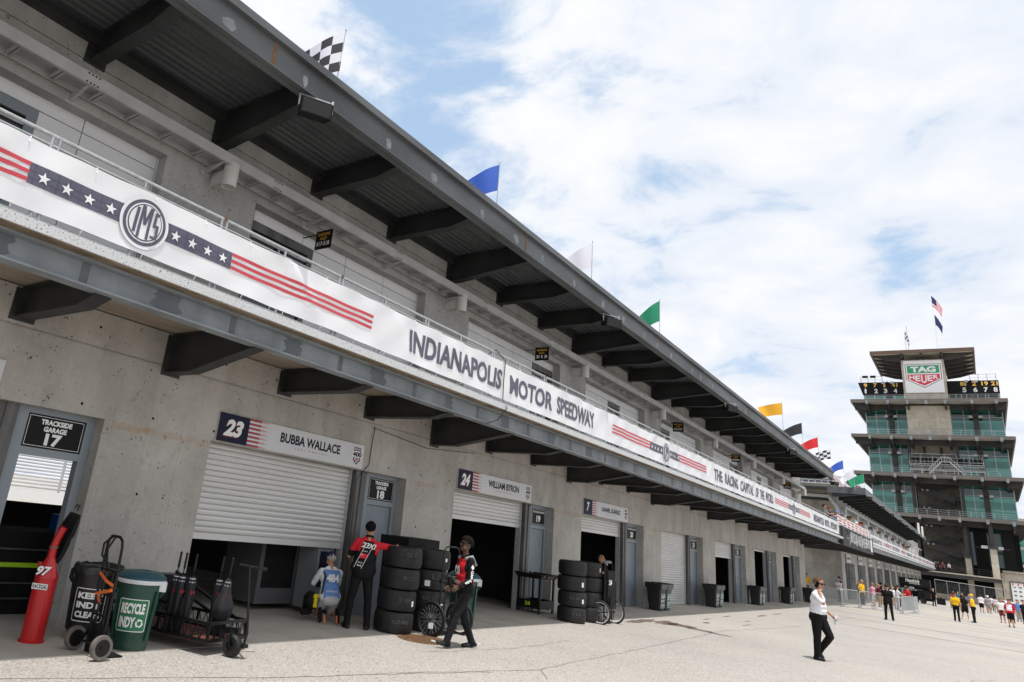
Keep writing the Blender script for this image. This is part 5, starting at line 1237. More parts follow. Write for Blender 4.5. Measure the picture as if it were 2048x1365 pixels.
slim_bin((.3, 57.3, .006), 'black bagged bin at the last pier of the front wing', BINB, ['KEEP', 'INDY', 'CLEAN'])
# ------------------------------------------------------------------ hand truck
HT = empty('hand_truck', (1.52, 5.07, .006), 0, 'black two wheeled hand truck with loop handle and orange strap in front of the bins', 'hand truck')
lean = lambda z: -.03-.015*z     # leans back to -y
m = MB()
for s in (-.17, .17): m.tube([(s, lean(.12)+.0, .12), (s, lean(.95), .95), (s*.97, lean(1.12), 1.12)], .017, 8)
m.tube([(-.165, lean(1.1), 1.1), (-.165, lean(1.18), 1.18), (-.14, lean(1.26), 1.26), (-.08, lean(1.30), 1.30), (.08, lean(1.30), 1.30), (.14, lean(1.26), 1.26), (.165, lean(1.18), 1.18), (.165, lean(1.1), 1.1)], .017, 8)
m.tube([(-.08, lean(1.3), 1.29), (-.16, lean(1.2)-.05, 1.2), (-.14, lean(1.08)-.06, 1.07), (-.05, lean(.98), .98), (-.03, lean(.9), .9)], .015, 8)
m.tube([(-.02, lean(1.3), 1.29), (-.06, lean(1.15)-.05, 1.15), (-.09, lean(1.0), .97)], .013, 8)
for z in (.2, .42, .65, .92): m.bar((-.17, lean(z), z), (.17, lean(z), z), .03, .02)
for s in (-.08, .08): m.bar((s, lean(.15), .15), (s, lean(.92), .92), .02, .02)
m.build('frame', BLK, HT, smooth=True)
m = MB(); m.box(-.2, .2, .0, .24, .0, .012); m.box(-.2, .2, -.03, -.0, .0, .32); m.build('toe_plate', BLKM, HT)
for s in (-.29, .29):
    m = MB(); m.lathe([(.09, -.03), (.125, -.032), (.132, 0), (.125, .032), (.09, .03)], (s, -.12, .133), 28, axis='x', cap=False); w = m.build('wheel', RUBS, HT, smooth=True)
    m = MB(); m.lathe([(.0, -.024), (.09, -.026), (.095, 0), (.09, .026), (.0, .024)], (s, -.12, .133), 20, axis='x'); m.lathe([(.02, -.04), (.02, .04)], (s, -.12, .133), 10, axis='x'); m.build('hub', BLK, w)
m = MB(); m.tube([(-.3, -.12, .133), (.3, -.12, .133)], .012, 6); m.bar((-.17, -.12, .133), (-.17, -.03, .25), .02, .03); m.bar((.17, -.12, .133), (.17, -.03, .25), .02, .03); m.build('axle', BLK, HT)
m = MB()
for p, q in (((-.18, lean(.62)-.02, .63), (.18, lean(.68)-.03, .72)), ((-.17, lean(.85)-.02, .87), (.02, lean(.8)-.03, .80)), ((.02, lean(.8)-.03, .80), (.15, lean(.74), .76)), ((-.16, lean(.62), .62), (-.05, lean(.58)-.02, .56))): m.bar(p, q, .035, .006, 0, (0,1,0))
m.build('strap', ORNG, HT)
# ------------------------------------------------------------------ wagon with umbrellas
WG = empty('pit_wagon', (1.02, 6.56, 0), math.radians(12), 'low black mesh-sided pit wagon with a pull handle', 'wagon')
m = MB(); X0, X1, Y0_, Y1_, Z0, Z1 = -.95, .85, -.42, .36, .17, .37
for z in (Z0, Z1):
    for p, q in (((X0, Y0_), (X1, Y0_)), ((X1, Y0_), (X1, Y1_)), ((X1, Y1_), (X0, Y1_)), ((X0, Y1_), (X0, Y0_))): m.bar((p[0], p[1], z), (q[0], q[1], z), .04, .035)
for x in (X0, 0, X1):
    for y in (Y0_, Y1_): m.bar((x, y, Z0), (x, y, Z1), .03, .03)
def zig(a, b, n):
    for k in range(n):
        p = [a[i]+(b[i]-a[i])*k/n for i in (0, 1)]; q = [a[i]+(b[i]-a[i])*(k+.5)/n for i in (0, 1)]; r = [a[i]+(b[i]-a[i])*(k+1)/n for i in (0, 1)]
        m.bar((*p, Z0), (*q, Z1), .010, .010); m.bar((*q, Z1), (*r, Z0), .010, .010)
zig((X0, Y0_), (X1, Y0_), 14); zig((X1, Y0_), (X1, Y1_), 6); zig((X0, Y1_), (X1, Y1_), 14); zig((X0, Y0_), (X0, Y1_), 6)
m.bar((X0, Y0_, .55), (X0+.7, Y0_+.1, Z1), .03, .03); m.bar((X0+.4, Y1_, .80), (X1-.2, Y1_, Z1), .035, .035); m.bar((X0+.4, Y1_-.1, .66), (X1-.5, Y1_-.1, Z1), .035, .035)
m.bar((X1, -.12, .30), (X1+.26, -.12, .32), .06, .05); m.bar((X1, .1, .2), (X1+.2, -.05, .2), .04, .03)
m.build('frame', BLK, WG)
m = MB(); m.box(X0, X1, Y0_, Y1_, Z0-.03, Z0-.005); m.build('deck', mat('wagon_printed_deck', (.05, .03, .02), (.22, .05, .04), 5, .6, lo=.5, hi=.6), WG)
for x, y in ((X0+.15, Y0_-.04), (X0+.15, Y1_+.05), (X1+.2, -.15)):
    m = MB(); m.lathe([(.06, -.045), (.115, -.05), (.135, -.025), (.137, 0), (.135, .025), (.115, .05), (.06, .045)], (x, y, .138), 28, axis='y', cap=False); w = m.build('wheel', RUB, WG, smooth=True)
    m = MB(); m.lathe([(.0, -.03), (.065, -.032), (.065, .032), (.0, .03)], (x, y, .138), 16, axis='y'); m.lathe([(.015, -.07), (.015, .07)], (x, y, .138), 8, axis='y'); m.bar((x, y-.06, .138), (x, y-.06, .32), .03, .02); m.bar((x, y+.06, .138), (x, y+.06, .32), .03, .02); m.build('hub', BLK, w)
m = MB(); m.tube([(X1+.34, -.10, .16), (X1+.36, -.09, .3), (X1+.20, -.05, 1.08)], .016, 8); m.tube([(X1+.12, -.17, 1.10), (X1+.26, .10, 1.07)], .015, 8); m.tube([(X1+.25, .08, 1.072), (X1+.31, .19, 1.06)], .022, 8); m.box(X1+.2, X1+.38, -.15, -.05, .13, .17); m.build('pull_handle', BLK, WG, smooth=True)
m = MB()
for x, y in ((.13, -.40), (.55, -.02)):
    for i in range(3): m.lathe([(.045, .14), (.045, .60)], (x+.085*i, y+.02*i, 0), 12)
m.pieces('umbrella_tube', BLKM, WG)
NAVC = mat('umbrella_navy_cloth', (.014, .014, .018), (.022, .022, .028), 10, .75)
def umbrella(x, y, tilt, label, loose=False):
    b = empty('umbrella', (x, y, .30), 0, label, 'umbrella', 'closed black umbrellas standing in the wagon'); b.scale = (1, 1, .98); b.rotation_euler = (tilt[1], tilt[0], 0)
    m = MB(); n = 14; vs = []; rows = [(.018, 0), (.04, .1), (.055, .3), (.05, .48), (.04, .54), (.022, .58)] if not loose else [(.03, .05), (.11, .12), (.12, .26), (.06, .42), (.045, .54), (.022, .6)]
    for r, z in rows: vs += [(r*(1+.22*math.cos(7*2*math.pi*j/n))*math.cos(2*math.pi*j/n), r*(1+.22*math.cos(7*2*math.pi*j/n))*math.sin(2*math.pi*j/n), z) for j in range(n)]
    m.mesh(vs, [(i*n+j, i*n+(j+1) % n, (i+1)*n+(j+1) % n, (i+1)*n+j) for i in range(len(rows)-1) for j in range(n)]); m.build('canopy', NAVC, b, smooth='all')
    m = MB(); m.lathe([(.045, .50), (.047, .515)], (0,0,0), 12, cap=False); m.lathe([(.042, .545), (.042, .56)], (0,0,0), 12, cap=False); m.box(.02, .055, -.03, .03, .36, .40, 1); m.build('white_trim', [SGREY, SRED], b)
    m = MB(); m.tube([(0,0,.55), (0,0,.66)], .008, 6); m.lathe([(.012, .66), (.017, .68), (.015, .84), (.018, .86), (.001, .875)], (0,0,0), 10); m.build('handle', BLK, b)
umbrella(1.23, 6.20, (.03, 0), 'leftmost closed umbrella in the wagon'); umbrella(1.31, 6.24, (.05, .02), 'second closed umbrella from the left in the wagon'); umbrella(1.40, 6.34, (.06, .03), 'third closed umbrella, beside the left pair in the wagon')
umbrella(1.56, 6.66, (.04, 0), 'fourth closed umbrella, left one of the right pair in the wagon'); umbrella(1.66, 6.70, (.09, 0), 'rightmost umbrella in the wagon with loose bulging cloth', True)
# ------------------------------------------------------------------ utility cart
UC = empty('utility_cart', (.12, 18.78, .006), 0, 'black two tier utility cart marked 24 in front of the door numbered 19', 'utility cart')
m = MB()
for x in (-.30, .30):
    for y in (-.40, .40): m.box(x-.025, x+.025, y-.025, y+.025, .10, .86)
m.mesh([(-.34,-.45,.86),(.34,-.45,.86),(.34,.45,.86),(-.34,.45,.86),(-.40,-.54,.98),(.40,-.54,.98),(.40,.54,.98),(-.40,.54,.98),(-.36,-.50,.98),(.36,-.50,.98),(.36,.50,.98),(-.36,.50,.98),(-.31,-.42,.88),(.31,-.42,.88),(.31,.42,.88),(-.31,.42,.88)],
       [(0,3,2,1),(0,1,5,4),(1,2,6,5),(2,3,7,6),(3,0,4,7),(4,5,9,8),(5,6,10,9),(6,7,11,10),(7,4,8,11),(8,9,13,12),(9,10,14,13),(10,11,15,14),(11,8,12,15),(12,13,14,15)])
m.build('top_tray', BLK, UC)
m = MB(); m.box(-.33, .33, -.43, .43, .12, .15); m.box(-.33, .33, -.43, -.41, .15, .32); m.box(-.33, .33, .41, .43, .15, .32); m.box(.31, .33, -.41, .41, .15, .32); m.box(-.33, -.31, -.41, .41, .15, .32); m.build('lower_tray', BLK, UC)
for x in (-.30, .30):
    for y in (-.40, .40): m = MB(); m.lathe([(.03, -.018), (.048, -.018), (.05, 0), (.048, .018), (.03, .018)], (x, y, .05), 14, axis='x'); m.build('caster', RUB, UC)
m = MB(); m.text('24', (-.10, -.4325, .18), (1,0,0), (0,0,1), .16, .10, 0, .05); m.build('lime_number', LIME, UC)
m = MB(); m.text('N', (.372, -.38, .89), (0,1,0), (.45,0,.89), .08, .075, 0, .06); m.build('amber_logo', AMB, UC)
m = MB(); m.text('A C C', (.372, -.12, .89), (0,1,0), (.45,0,.89), .36, .06, 0, .02); m.build('white_logo', SGREY, UC)
# items glimpsed in the dark garages
TC = empty('tool_cabinet', (-1.3, 6.6, .006), 0, 'dark tool cabinet with a lime strip and a blue box inside the open door 17', 'cabinet')
m = MB(); m.box(-.6, .3, -2.2, 0.2, 0, 1.1); m.build('body', BLKM, TC)
m = MB(); m.box(.302, .33, -2.2, .2, .62, .68); m.build('lime_strip', LIME, TC)
m = MB(); m.box(-.2, .28, -.9, -.35, 1.12, 1.35); m.build('blue_box', BLUEP, TC)
m = MB()
for z in (.2, .4, .85): m.box(.302, .335, -2.0, -.4, z, z+.02)
m.build('drawer_handle', POST, TC)
m = MB(); m.box(-1.9, -.9, 9.6, 10.6, .12, 1.9); m.box(-.898, -.89, 9.7, 10.5, .4, 1.7, 1); m.box(-.888, -.88, 10.25, 10.5, 1.1, 1.4, 1); tag(m.build('equipment_cabinet', [mat('cabinet_grey', (.10, .10, .105), None, rough=.5), BLKM]), 'grey equipment cabinet just inside the half-closed garage', 'cabinet')
m = MB(); m.box(-.85, -.35, 10.55, 11.0, .1, 1.75); m.box(-.348, -.34, 10.62, 10.93, .5, 1.15, 1); m.box(-.348, -.34, 10.66, 10.9, 1.3, 1.5, 1); tag(m.build('equipment_cabinet', [mat('cabinet_pale', (.20, .21, .22), None, rough=.5), SNAVY]), 'paler narrow cabinet beside the kneeling photographer', 'cabinet')
m = MB(); m.box(-2.0, -1.96, 16.4, 17.4, 1.75, 2.35); tag(m.build('wall_screen', mat('screen_grey', (.06, .06, .075), None, rough=.3)), 'dim grey screen hanging inside the garage behind the walking photographer', 'screen')
# ------------------------------------------------------------------ crowd barriers
def barrier(p, q, label):
    p, q = Vector((*p, 0)), Vector((*q, 0)); L = (q-p).length; a = math.atan2(q.y-p.y, q.x-p.x)
    b = empty('crowd_barrier', p, a, label, 'barrier', 'steel crowd barriers before the second wing')
    m = MB(); r = .18; path = [(.06, 0, .02), (.06, 0, 1.1-r)]+[(.06+r-r*math.cos(t), 0, 1.1-r+r*math.sin(t)) for t in (.4, .8, 1.2, 1.57)]+[(L-.06-r+r*math.sin(t), 0, 1.1-r+r*math.cos(t)) for t in (0, .4, .8, 1.2)]+[(L-.06, 0, 1.1-r), (L-.06, 0, .02)]
    m.tube(path, .022, 6); m.tube([(.06, 0, .2), (L-.06, 0, .2)], .018, 6); m.build('frame', GALV, b, smooth=True)
    n = int(L/.13); m = MB()
    for k in range(1, n): x = .06+(L-.12)*k/n; m.tube([(x, 0, .2), (x, 0, 1.09 if r < x < L-r else .98)], .009, 5)
    m.build('bars', GALV, b)
    m = MB()
    for x in (.2, L-.2): m.bar((x, -.3, .02), (x, .3, .02), .05, .02); m.bar((x, 0, .02), (x, 0, .2), .03, .03)
    m.build('foot', GALV, b)
BP = [(-3.6, 66), (-1.6, 63.8), (.4, 61.3), (2.0, 58.6), (2.7, 60.9), (3.3, 62.6), (3.95, 63.3), (4.95, 62.4), (5.3, 67.2), (5.2, 72.2)]
lb = ['far left crowd barrier deep in the passage', 'crowd barrier in the passage, second from the left', 'crowd barrier right behind the man in the white shirt', 'crowd barrier in front of the person in the white polo', 'crowd barrier in front of the yellow polo', 'crowd barrier left of the black clad man', 'crowd barrier hidden behind the black clad man', 'crowd barrier right of the black clad man', 'last crowd barrier, farthest to the right']
for k in range(9): barrier(BP[k], BP[k+1], lb[k])
# ------------------------------------------------------------------ black pit rig with white lettering in the distance
HR = empty('pit_rig', (0,0,0), 0, 'big black pit rig with white lettering on its side canopy in the distance', 'pit rig')
m = MB(); m.box(1.35, 4.2, 110, 113, 1.5, 2.7); m.box(3.0, 4.4, 109.6, 113, .35, 1.45); m.box(1.6, 2.9, 110.2, 113, .1, 1.3); m.build('body', BLKM, HR)
m = MB(); m.mesh([(1.3, 109.9, 2.72), (4.25, 109.9, 2.6), (4.25, 109.9, 1.75), (1.3, 109.9, 2.0)], [(0,1,2,3)]); m.build('canopy', BLK, HR)
m = MB(); m.text('Hendrick', (1.95, 109.85, 2.22), (1,0,-.03), (0,0,1), 1.35, .42, 0, .03, shear=.15); m.text('MOTORSPORTS', (2.3, 109.85, 2.05), (1,0,-.03), (0,0,1), 1.0, .11, 0, .02); m.text('Hendrick', (1.85, 109.5, 1.55), (1,0,-.03), (0,0,1), .9, .22, 0, .02, shear=.15); m.build('lettering', WHT, HR)
m = MB()
for x in (1.9, 3.5): m.lathe([(.1, -.12), (.3, -.13), (.32, 0), (.3, .13), (.1, .12)], (x, 109.5, .33), 18, axis='y')
m.build('wheel', RUB, HR)
m = MB(); m.box(3.6, 4.3, 109.3, 109.55, .6, 1.4); m.box(1.9, 2.5, 109.3, 109.5, .9, 1.3); m.build('cabinet', BLK, HR)
# ================================================================== PEOPLE
def pm(name, c, rough=.75): 
    return bpy.data.materials.get(name) or mat(name, c, tuple(min(1, x*1.2+.002) for x in c), 18, rough, bump=.25, bscale=14, spec=.2 if rough > .6 else .4)
SKL = pm('skin_light', (.50, .29, .20), .5); SKT = pm('skin_tan', (.40, .21, .13), .5); SKB = pm('skin_brown', (.085, .042, .026), .45)
HBR = pm('hair_brown', (.045, .026, .016)); HBK = pm('hair_black', (.005, .004, .004), .95); HGR = pm('hair_grey', (.35, .33, .31)); HBL = pm('hair_blond', (.30, .17, .07)); HRD = pm('hair_auburn', (.11, .05, .028))
CBK = pm('cloth_black', (.005, .005, .006)); CCH = pm('cloth_charcoal', (.009, .009, .012)); CWH = pm('cloth_white', (.72, .73, .76)); CYE = pm('cloth_yellow', (.80, .46, .015)); CRD = pm('cloth_red', (.55, .018, .03)); CNV = pm('cloth_navy', (.018, .022, .06)); CGY = pm('cloth_grey', (.28, .28, .29)); CLG = pm('cloth_light_grey', (.46, .455, .46)); CPK = pm('cloth_pink', (.62, .26, .36)); CMR = pm('cloth_maroon', (.14, .02, .03)); CBL = pm('cloth_blue', (.10, .21, .50)); CKH = pm('cloth_khaki', (.36, .27, .17)); CTE = pm('cloth_teal', (.05, .20, .25)); VBL = pm('vest_blue', (.13, .25, .52)); SHO = pm('shoe_black', (.014, .014, .015), .5); SHW = pm('shoe_white', (.6, .6, .6), .5)
EYE = pm('eye_dark', (.02, .015, .012), .2); LIP = pm('lip', (.36, .17, .12), .5); LIPD = pm('lip_dark', (.07, .03, .025), .5)
def unit(*v): return Vector(v).normalized()
def rotx(v, d): a = math.radians(d); return Vector((v[0], v[1]*math.cos(a)+v[2]*math.sin(a), -v[1]*math.sin(a)+v[2]*math.cos(a)))
def rotz(v, d): a = math.radians(d); return Vector((v[0]*math.cos(a)-v[1]*math.sin(a), v[0]*math.sin(a)+v[1]*math.cos(a), v[2]))
def person(loc, face, H, label, o, pose=None, vox=.022, group=None, recolor=None, sink=0):
    pose = pose or {}; g = pose.get; P = []; k = H/1.78; near = vox < .012
    mats = []; 
    def mi(m):
        if m not in mats: mats.append(m)
        return mats.index(m)
    skin, shirt, pants, shoe = o['skin'], o['shirt'], o['pants'], o.get('shoe', SHO)
    bk_ = o.get('bulk', 1.0)
    def cap(p, q, r0, r1, m): z_ = bk_ if m in (shirt, pants) else 1; P.append((Vector(p), Vector(q), r0*z_, r1*z_, mi(m)))
    fat = o.get('fat', 1.0); ln = g('lean', 0); tw = g('twist', 0); side = g('side', 0)
    def T(x, y, z):     # torso frame about the pelvis
        v = rotz(Vector((x, y, z)), tw*min(1, max(0, z/.45))); v = rotx(v, ln)
        a = math.radians(side); return Vector((v.x*math.cos(a)+v.z*math.sin(a), v.y, -v.x*math.sin(a)+v.z*math.cos(a)))
    low = o.get('low', shirt if o.get('untucked', True) else pants)
    cap(T(-.075, 0, .0), T(.075, 0, .0), .118*fat, .118*fat, pants); cap(T(-.07, -.03, -.03), T(.07, -.03, -.03), .105*fat, .105*fat, pants)
    cap(T(-.07, .005, .12), T(.07, .005, .12), .118*fat, .118*fat, shirt); cap(T(-.065, .01*fat, .22), T(.065, .01*fat, .22), .115*fat, .115*fat, shirt)
    cap(T(-.095, .0, .36), T(.095, .0, .36), .118, .118, shirt); cap(T(-.12, -.005, .44), T(.12, -.005, .44), .09, .09, shirt)
    cap(T(-.155, -.005, .475), T(.155, -.005, .475), .062, .062, shirt); cap(T(-.07, -.01, .53), T(.07, -.01, .53), .045, .045, shirt)
    if o.get('untucked', True): cap(T(-.085, 0, .035), T(.085, 0, .035), .126*fat, .126*fat, shirt)
    hy, hp = g('head', (0, 0)); nb = T(0, -.005, .52); ht = T(0, .015, .62)
    cap(nb, ht, .056, .054, skin)
    up_ = (T(0, 0, 1)-T(0, 0, 0)).normalized()
    def Hd(x, y, z):
        v = rotz(rotx(Vector((x, y, z)), hp), hy+tw*.6); v = rotx(v, ln*g('headfollow', .4)); return T(0, .015, .64)+v
    cap(Hd(0, .005, .045), Hd(0, .0, .125), .072, .086, skin); cap(Hd(0, -.03, .09), Hd(0, -.03, .13), .078, .080, skin)
    cap(Hd(-.03, .045, .02), Hd(.03, .045, .02), .042, .042, skin); cap(Hd(0, .07, .005), Hd(0, .075, .01), .032, .03, skin)
    cap(Hd(0, .088, .10), Hd(0, .108, .068), .010, .016, skin)
    for s in (-1, 1): cap(Hd(s*.085, -.01, .07), Hd(s*.088, -.015, .10), .016, .019, skin)
    if near:
        for s in (-1, 1): cap(Hd(s*.031, .079, .105), Hd(s*.034, .079, .105), .011, .011, EYE)
        cap(Hd(-.02, .096, .028), Hd(.02, .096, .028), .008, .008, o.get('lip', LIP))
    # arms
    for s, nm in ((1, 'R'), (-1, 'L')):
        sh = T(s*.185, -.005, .47); e, w = g(nm+'arm', ((s*.16, -.05, -1), (s*.05, .12, -1)))
        e = Vector(e).normalized(); w = Vector(w).normalized(); el = sh+e*.29; wr = el+w*.25; sl = o.get('sleeve', .7)
        md = sh+e*.29*min(1, sl)
        cap(sh, md, .064, .056, shirt)
        if sl < 1: cap(md-e*.02, el, .043, .038, skin)
        if sl > 1: cap(md, el, .056, .046, o.get('armcol', shirt)); cap(el, wr-w*.02, .046, .036, o.get('armcol', shirt))
        else: cap(el, wr, .038, .027, skin)
        hd = Vector(g(nm+'hand', tuple(w))).normalized(); n_ = Vector(g(nm+'palm', (-s, 0, 0))); n_ = (n_-hd*n_.dot(hd)).normalized(); sd = hd.cross(n_).normalized()
        curl = g(nm+'curl', .5)
        if near:
            for q in (-.026, -.009, .009, .026): cap(wr+hd*.015+sd*q*.6, wr+hd*.085+sd*q, .017, .015, skin)
            for q, l in zip((-.030, -.010, .010, .029), (.92, 1.0, .95, .78)):
                a = wr+hd*.088+sd*q; c1 = (hd*math.cos(curl)+n_*math.sin(curl)).normalized(); c2 = (hd*math.cos(2.1*curl)+n_*math.sin(2.1*curl)).normalized(); c3 = (hd*math.cos(3*curl)+n_*math.sin(3*curl)).normalized()
                b = a+c1*.036*l; c = b+c2*.026*l; cap(a, b, .0105, .0098, skin); cap(b, c, .0098, .009, skin); cap(c, c+c3*.018*l, .009, .008, skin)
            t0 = wr+hd*.03-sd*.028; t1 = t0+(hd*.7-sd*.8+n_*.35).normalized()*.042; cap(t0, t1, .0125, .011, skin); cap(t1, t1+(hd*.9-sd*.2+n_*.4).normalized()*.03, .011, .009, skin)
        else:
            cap(wr, wr+hd*.08, .033, .036, skin); c1 = (hd*math.cos(curl)+n_*math.sin(curl)).normalized()
            for q in (-.026, -.008, .010, .027): cap(wr+hd*.08+sd*q, wr+hd*.08+sd*q+c1*.065, .013, .011, skin)
            cap(wr+hd*.03-sd*.03, wr+hd*.07-sd*.055, .014, .012, skin)
        P_w = wr
        pose['_'+nm] = (wr, hd, n_)
    # legs
    ys = []
    for s, nm in ((1, 'R'), (-1, 'L')):
        hp_ = Vector((s*.088, 0, -.03)); kn, an, to = g(nm+'leg', ((s*.03, .02, -1), (s*.02, -.03, -1), (s*.25, 1, 0)))
        kn = Vector(kn).normalized(); an = Vector(an).normalized(); to = Vector(to).normalized()
        K = hp_+kn*.42; A = K+an*.41
        if o.get('shorts'):
            cap(hp_, hp_+kn*.34, .096*fat, .090, pants); cap(hp_+kn*.36, K, .064, .054, skin); cap(K, K+an*.14, .053, .060, skin); cap(K+an*.14, A, .058, .037, skin); cap(A-an*.08, A, .040, .040, o.get('sock', CWH))
        elif o.get('skirt'):
            cap(hp_, hp_+kn*.30, .105, .120, pants); cap(hp_+kn*.3, K, .070, .053, skin); cap(K, K+an*.14, .051, .058, skin); cap(K+an*.14, A, .056, .036, skin)
        else:
            cap(hp_, K, .094*fat, .070, pants); cap(K, K+an*.15, .068, .068, pants); cap(K+an*.15, A, .066, .056, pants); cap(A-an*.03, A+an*.02, .060, .062, pants)
        hl = A-to*.045-Vector((0,0,.035)); side_ = to.cross(Vector((0,0,1))).normalized() if abs(to.z) < .95 else Vector((1,0,0)); dn = to.cross(side_).normalized()
        dn = -dn if dn.z > 0 else dn
        base = A+dn*.042
        cap(base-to*.06, base+to*.08, .037, .038, shoe); cap(base+to*.07+side_*.012, base+to*.165+side_*.008, .036, .028, shoe); cap(base+to*.07-side_*.014, base+to*.15-side_*.014, .034, .028, shoe); cap(A, base, .042, .040, shoe)
        ys += [(base-to*.06).z-.037, (base+to*.165).z-.028]
    for ex_ in o.get('extra', []): ex_(cap, T, Hd)
    if 'floor' in pose: lowz = min(min(a.z-r, b.z-r2) for a, b, r, r2, _ in P)
    else: lowz = min(ys)
    dz = -lowz-sink
    root = empty('person', loc, 0, label, 'person', group); root.rotation_euler = (0, 0, face); root.scale = (k, k, k)
    m = MB(); Z = Vector((0, 0, dz))
    for p, q, r0, r1, _ in P:
        p = p+Z; q = q+Z; d = (q-p); L = d.length; d = d.normalized() if L > 1e-5 else Vector((0, 0, 1)); pts = []; rs = []
        for a in (80, 52, 26): pts.append(p-d*r0*math.sin(math.radians(a))); rs.append(r0*math.cos(math.radians(a)))
        pts += [p, q+d*1e-4]; rs += [r0, r1]
        for a in (26, 52, 80): pts.append(q+d*r1*math.sin(math.radians(a))); rs.append(r1*math.cos(math.radians(a)))
        m.tube(pts, rs, 12)
    ob = m.build('body', mats, None); md = ob.modifiers.new('r', 'REMESH'); md.mode = 'VOXEL'; md.voxel_size = vox
    sm = ob.modifiers.new('s', 'SMOOTH'); sm.factor = .5; sm.iterations = 2 if near else 1
    dg = bpy.context.evaluated_depsgraph_get(); me = bpy.data.meshes.new_from_object(ob.evaluated_get(dg)); bpy.data.objects.remove(ob)
    n = len(me.polygons); C = np.empty(n*3); me.polygons.foreach_get('center', C); C = C.reshape(n, 3); best = np.full(n, 1e9); idx = np.zeros(n, int)
    for p, q, r0, r1, i in P:
        a = np.array(p+Z); b = np.array(q+Z); d = b-a; t = np.clip(((C-a)@d)/max(1e-9, d@d), 0, 1); dist = np.linalg.norm(C-a-t[:, None]*d, axis=1)-(r0+(r1-r0)*t)
        w = dist < best; best[w] = dist[w]; idx[w] = i
    if recolor:   # garment areas, given by position on the torso
        Ti = np.array([list(T(1,0,0)-T(0,0,0)), list(T(0,1,0)-T(0,0,0)), list(T(0,0,1)-T(0,0,0))]); loc_ = (C-np.array([0, 0, dz]))@Ti.T
        idx = recolor(loc_, idx, mi)
    me.materials.clear()
    for x in mats: me.materials.append(x)
    me.polygons.foreach_set('material_index', idx.astype(np.int32)); me.polygons.foreach_set('use_smooth', [True]*n); me.update()
    body = bpy.data.objects.new('body', me); COL.objects.link(body); body.parent = root
    def HD(*v): return Hd(*v)+Z
    hr = o.get('hair')
    def shell(name, m_, f, tilt, r=.099, back=0, n=12, rough=0):
        mb = MB(); vs = []; R = 2*n; r2 = random.Random(6)
        for i in range(n+1):
            t = math.pi*.5*i/n*f
            for j in range(R): a = 2*math.pi*j/R; yy, zz = r*1.08*math.sin(t)*math.sin(a), r*math.cos(t); vs.append(HD(r*.95*math.sin(t)*math.cos(a), -.014+yy*math.cos(tilt)-zz*math.sin(tilt)-back*.3, .112+zz*math.cos(tilt)+yy*math.sin(tilt)-.004*0)+Vector((r2.uniform(-1, 1), r2.uniform(-1, 1), r2.uniform(-1, 1)))*rough)
        mb.mesh(vs, [(i*R+j, i*R+(j+1) % R, (i+1)*R+(j+1) % R, (i+1)*R+j) for i in range(n) for j in range(R)]); return mb.build(name, m_, root, smooth='all')
    if hr:
        x = shell('hair', hr, o.get('hairf', 1.1)*1.02, o.get('hairtilt', .72), o.get('hairr', .104), o.get('hairback', .03), rough=o.get('hairrough', .002))
        if o.get('long'):
            mb = MB(); mb.tube([HD(0, -.075, .12), HD(0, -.10, .03), HD(0, -.10, -.09), HD(0, -.09, -.2)], [.06, .075, .07, .03], 10); mb.build('hair', hr, root, smooth='all')
    if o.get('cap'):
        x = shell('cap', o['cap'], .98, .12, .106); bk = -1 if o.get('capback') else 1; mb = MB()
        vs = [HD(.075*math.sin(a), bk*(.075+.085*math.cos(a)*s), .145-.02*s-(.015*abs(math.sin(a)))) for s in (0, .5, 1) for a in (-1.4, -.9, -.45, 0, .45, .9, 1.4)]
        mb.mesh(vs, [(i*7+j, i*7+j+1, (i+1)*7+j+1, (i+1)*7+j) for i in range(2) for j in range(6)]); b_ = mb.build('brim', o['cap'], x); b_.modifiers.new('s', 'SOLIDIFY').thickness = .006
    if o.get('glasses'):
        mb = MB()
        for s in (-1, 1): mb.obox(HD(s*.034, .098, .10), (HD(.027, 0, 0)-HD(0, 0, 0)), (HD(0, .006, 0)-HD(0, 0, 0)), (HD(0, 0, .019)-HD(0, 0, 0))); mb.bar(HD(s*.062, .09, .105), HD(s*.09, 0, .105), .006, .008)
        mb.build('sunglasses', SBLK, root)
    return root, T, Z, pose, HD
def torso_text(root, T, Z, txt, x0, z0, w, h, y, m_, name='lettering', bold=.03, tilt=0, back=True, shear=0):
    m = MB(); x0 = -x0 if back else x0; u = (T(1 if back else -1, 0, tilt)-T(0, 0, 0)); v = (T(0, 0, 1)-T(0, 0, 0)); m.text(txt, T(x0, y, z0)+Z, u, v, w, h, 0, bold, shear=shear); return m.build(name, m_, root)
def patch(root, pts, m_, name='patch'):
    m = MB(); m.mesh(pts, [tuple(range(len(pts)))]); return m.build(name, m_, root)
FX = math.radians
# --- mechanic leaning on the tyre stack (faces the wall)
def rc_m(L, idx, mi):
    sh = idx == mi(CRD); x, y, z = L.T
    blk = sh & (np.abs(x) < .135-.05*np.clip((z-.36)/.12, 0, 1)) & (z < .50-.0*x); blk |= sh & (z < .30); idx[blk] = mi(CBK); return idx
R_, T_, Z_, ps, HD_ = person((.95, 10.40, .006), FX(50), 1.82, 'person in a red and black team shirt leaning on the tyre stack',
    dict(skin=SKT, shirt=CRD, pants=CBK, hair=HBK, hairf=1.15, hairr=.1025, fat=1.16, sleeve=.85), dict(lean=7, twist=-4, side=6, head=(-12, 8), Rarm=((.97, .22, -.05), (.45, .88, .08)), Rcurl=.3, Larm=((-.42, .1, -.9), (.25, .8, -.25)), Rleg=((.14, .04, -1), (.06, -.04, -1), (.35, 1, 0)), Lleg=((-.16, .04, -1), (-.06, -.04, -1), (-.3, 1, 0))), vox=.009, recolor=rc_m)
